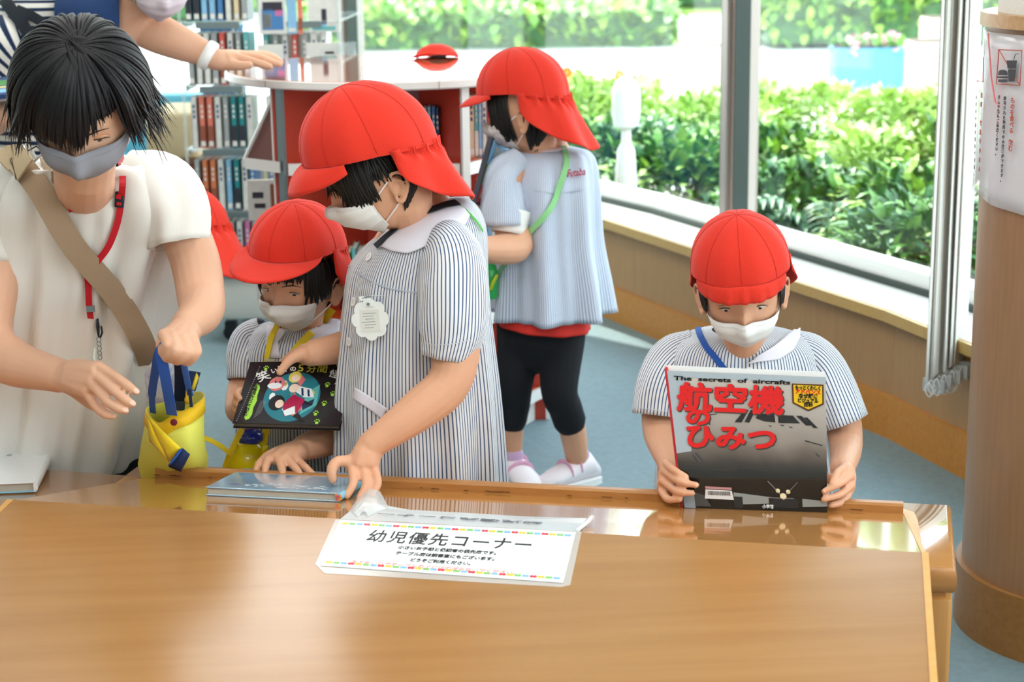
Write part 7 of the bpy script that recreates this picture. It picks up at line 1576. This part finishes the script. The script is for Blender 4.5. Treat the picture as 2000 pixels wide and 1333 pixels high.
hb('handle_tag', [(350, 802, 3.33), (351, 784, 3.33)], .020, mat('tag_dark', '#2d3438', rough=.7)); hb('handle', [(374, 795, 3.27), (370, 760, 3.26)], .006, bn_)
patch('inner_corner', [(366, 724, 3.40), (392, 728, 3.40), (381, 765, 3.39), (372, 762, 3.39)], bn_); patch('inner_corner', [(384, 728, 3.395), (388, 738, 3.393), (378, 765, 3.388), (374, 756, 3.388)], yl)
patch('inner_corner', [(362, 750, 3.36), (368, 752, 3.355), (373, 790, 3.33), (360, 790, 3.33)], yo)
m = M(); m.tube([P(318, 690, 3.36), P(312, 730, 3.42), P(318, 780, 3.44)], [.010, .030, .032], 14, flat=.6); tag(m.build('patterned_pouch', mat('pouch_pastel', '#dfe0ea', rough=.8, col2='#b3b6d4', nscale=60), smooth=True), 'pale patterned cloth bundle behind the blue bag handles', 'cloth')
# ================================================================ woman in striped top, back left
hS = Head(P(308, -62, 4.58), Rot(18, 25, 0), 1.12, adult=True)
pS = person('person', 'woman in navy and white striped top reaching an arm to the round shelf', (P(110, 600, 4.75).x, 4.75, 0))
m = M(); hS.mesh(m)
m.tube([hS.loc(0, .03, -.07), P(265, 5, 4.64), P(235, 40, 4.68)], [.058, .055, .08], 16, sub=3)
m.tube([P(205, 50, 4.76), P(125, 180, 4.8), P(105, 420, 4.85), P(110, 620, 4.85)], [.07, .09, .09, .09], 20, flat=.75, up=(0, 1, 0), sub=3)
for sg in (-1, 1): q = P(110, 620, 4.85); m.tube([q+Vector((sg*.08, 0, 0)), Vector((q.x+sg*.09, q.y, .28)), Vector((q.x+sg*.09, q.y, .05)), Vector((q.x+sg*.09, q.y-.1, .035))], [.1, .06, .04, .034], 12, sub=3)
w3 = P(425, 118, 4.70)
m.tube([P(215, 20, 4.72), P(262, 42, 4.70), P(310, 66, 4.68), P(365, 90, 4.70), P(400, 105, 4.70), w3], [.050, .054, .052, .043, .033, .029], 18, sub=4)
fgS = [[P(462, 112, 4.72), P(492, 120, 4.72), P(512, 126, 4.72), P(527, 130, 4.72)], [P(466, 108, 4.75), P(505, 112, 4.75), P(525, 120, 4.75), P(546, 126, 4.75)], [P(470, 107, 4.78), P(505, 108, 4.78), P(530, 113, 4.78), P(548, 121, 4.78)], [P(472, 108, 4.81), P(505, 106, 4.81), P(522, 108, 4.81), P(540, 114, 4.81)]]
hand(m, w3, .031, fgS, .0118, thumb=[P(440, 124, 4.70), P(465, 128, 4.69), P(487, 127, 4.69)])
m.tube([P(60, 100, 4.75), P(-60, 160, 4.70), P(-40, 235, 4.60), P(20, 222, 4.50)], [.06, .055, .05, .034], 14, sub=4)
hand(m, P(20, 222, 4.50), .032, [[P(35, 205, 4.46), P(42, 190, 4.45)], [P(44, 214, 4.46), P(52, 200, 4.45)], [P(44, 226, 4.46), P(54, 215, 4.45)]], .012)
remesh(m, 'body', skin2, pS, .0042, 3)
facemask(pS, hS, mt=mat('mask_pale_pink', '#d9cbd3', rough=.85), top=-.018, bot=-.112, phm=62)
eyes(pS, hS, open_=.5); m = M(); locks(m, hS, 160, (-110, 110), .10, lambda ph: .03 if abs(ph) < 50 else -.05, wd=.006, seed=41, off=(.006, .014)); locks(m, hS, 160, (100, 260), .10, lambda ph: -.09, wd=.008, seed=42, off=(.008, .018)); hairshell(m, hS, (-180, 180), .112, lambda ph: .04, .008, 60); m.build('hair', hairm, pS, smooth=True)
st2 = stripes('navy_white_stripe', .0262, '#1d2f50', '#eceae4', width=.42, u=1, rough=.85)
def plS(T, a): return .006*math.sin(4*a+T*8)+.004*math.sin(7*a+T*5)
m = M(); garment(m, [(232, -18, 46, 4.70, .07), (205, -22, 84, 4.73, .09, .004), (165, -10, 140, 4.76, .12, .004), (135, 50, 148, 4.78, .14, .002), (118, 150, 128, 4.80, .15), (105, 260, 126, 4.82, .15), (100, 380, 130, 4.84, .15), (100, 480, 136, 4.85, .155)], uvw=1, pleat=plS, n=110); stS = m.build('striped_top', st2, pS, smooth=True)
nv = mat('cardigan_navy', '#1f3a66', rough=.85, bump=.3, bscale=600)
m = M(); sleeve(m, [P(140, 42, 4.68), P(195, 34, 4.66), P(246, 34, 4.66)], [.085, .104, .095], wr=.006, n=48, seed=3); m.build('sleeve', nv, pS, smooth=True)
m = M(); sleeve(m, [P(90, 70, 4.74), P(20, 90, 4.72), P(-40, 150, 4.70)], [.08, .085, .07], wr=.005, n=40, seed=4); m.build('sleeve', st2, pS, smooth=True)
bS = bvh(stS)
m = M(); m.tube([P(110, 500, 4.85), P(110, 600, 4.86), P(110, 640, 4.86)], [.16, .165, .15], 24, flat=.8, up=(0, 1, 0))
for sg in (-1, 1): q = P(110, 620, 4.86); m.tube([q+Vector((sg*.08, 0, .02)), Vector((q.x+sg*.09, q.y, .28)), Vector((q.x+sg*.09, q.y, .08))], [.11, .085, .06], 16, sub=3)
remesh(m, 'trousers', mat('trousers_navy', '#1f2530', rough=.85), pS, .008, 2)
stb = mat('strap_dark', '#232832', rough=.7); bs = thing('sling_strap', 'black crossed sling strap on the striped top', 'strap', P(60, 60, 4.6))
for pts, wd in (([(8, -6), (28, 20), (50, 48), (66, 78)], .034), ([(40, 22), (68, 32), (92, 46), (112, 60)], .026)):
    m = M(); p_, n_s = hits(bS, pts, .012, 6); ribbon(m, p_, n_s, wd, .003) if len(p_) > 3 else None
    if m.v: m.build('webbing', stb, bs)
m = M(); m.lathe(w3.lerp(P(400, 105, 4.70), .75), [(.0335, -.014), (.039, -.012), (.040, .0), (.039, .012), (.0335, .014)], n=32, R=frame((0, 1, 0), (P(425, 118, 4.70)-P(385, 95, 4.70)).normalized())); tag(m.build('wristband', wm, smooth=True), 'white wristband on the arm resting on the round shelf', 'bracelet')
# book she holds at the far left
z_ = P(5, 175, 4.45); a_, b_, c_ = P(-60, 190, 4.42), P(38, 182, 4.42), P(-60, 158, 4.56); d_ = PPL(42, 146, a_, (b_-a_).cross(c_-a_).normalized())
bo = thing('picture_book', 'green and blue picture book held at the left edge by the woman in stripes', 'book', b_); nb2 = (b_-a_).cross(c_-a_).normalized(); nb2 = nb2 if nb2.z > 0 else -nb2
m = M(); m.extr([a_, b_, d_, c_], -nb2*.012); m.build('cover', bkm['navy'], bo)
for v0, v1, c0_ in ((.1, .3, 'sky blue'), (.35, .45, 'pale yellow'), (.5, .8, 'green')): m = M(); m.extr([a_.lerp(c_, v0)+nb2*.0003, b_.lerp(d_, v0)+nb2*.0003, b_.lerp(d_, v1)+nb2*.0003, a_.lerp(c_, v1)+nb2*.0003], nb2*.0005); m.build('cover_print', bkm[c0_], bo)
# ================================================================ crouching child behind the woman in white
hE = Head(P(374, 482, 4.35), Rot(-128, 30, -8), 1.0)
pE = person('person', 'crouching child of whom only a red cap shows behind the white sleeve', (P(340, 700, 4.5).x, 4.5, 0))
m = M(); hE.mesh(m); m.tube([hE.loc(0, .03, -.06), P(352, 560, 4.42)], [.044, .045], 14)
m.tube([P(345, 570, 4.45), P(305, 630, 4.5), P(270, 720, 4.55)], [.06, .075, .08], 18, sub=3); q = P(270, 720, 4.55)
for sg in (-1, 1): m.tube([q+Vector((0, sg*.06, 0)), q+Vector((-.15, sg*.07, .06)), Vector((q.x-.02, q.y+sg*.08, .06)), Vector((q.x-.12, q.y+sg*.08, .03))], [.07, .05, .035, .028], 12, sub=3)
m.tube([P(355, 575, 4.42), P(320, 640, 4.36), P(260, 620, 4.3)], [.04, .035, .026], 12, sub=3); hand(m, P(260, 620, 4.3), .024, [[P(240, 618, 4.28), P(226, 622, 4.28)], [P(240, 628, 4.28), P(228, 634, 4.28)], [P(244, 610, 4.28), P(230, 610, 4.28)]], .009)
remesh(m, 'body', skinm, pE, .0045, 3)
m = M(); locks(m, hE, 50, (50, 110), .05, lambda ph: -.04, wd=.006, seed=51); locks(m, hE, 90, (100, 265), .03, lambda ph: -.06, wd=.008, seed=52, off=(.003, .006)); hairshell(m, hE, (70, 290), .05, lambda ph: -.045, .003); m.build('hair', hairm, pE, smooth=True); facemask(pE, hE)
cap(pE, hE, brim=.05, bw=60, droop=.012, puff=.014, top=1.12, scale=1.12, band=lambda ph: .030-.026*max(0, -math.cos(math.radians(ph))), flap=dict(a0=100, a1=260, L=.13, out=.03, gather=.005, waves=10, point=.015))
m = M(); garment(m, [(350, 556, 46, 4.44, .06), (340, 566, 66, 4.45, .08), (322, 600, 72, 4.47, .10), (300, 660, 74, 4.5, .11), (280, 730, 80, 4.53, .12), (270, 790, 84, 4.54, .13)], uvw=.9, pleat=lambda T, a: .008*T*math.sin(9*a)); m.build('smock', smock_far, pE, smooth=True)
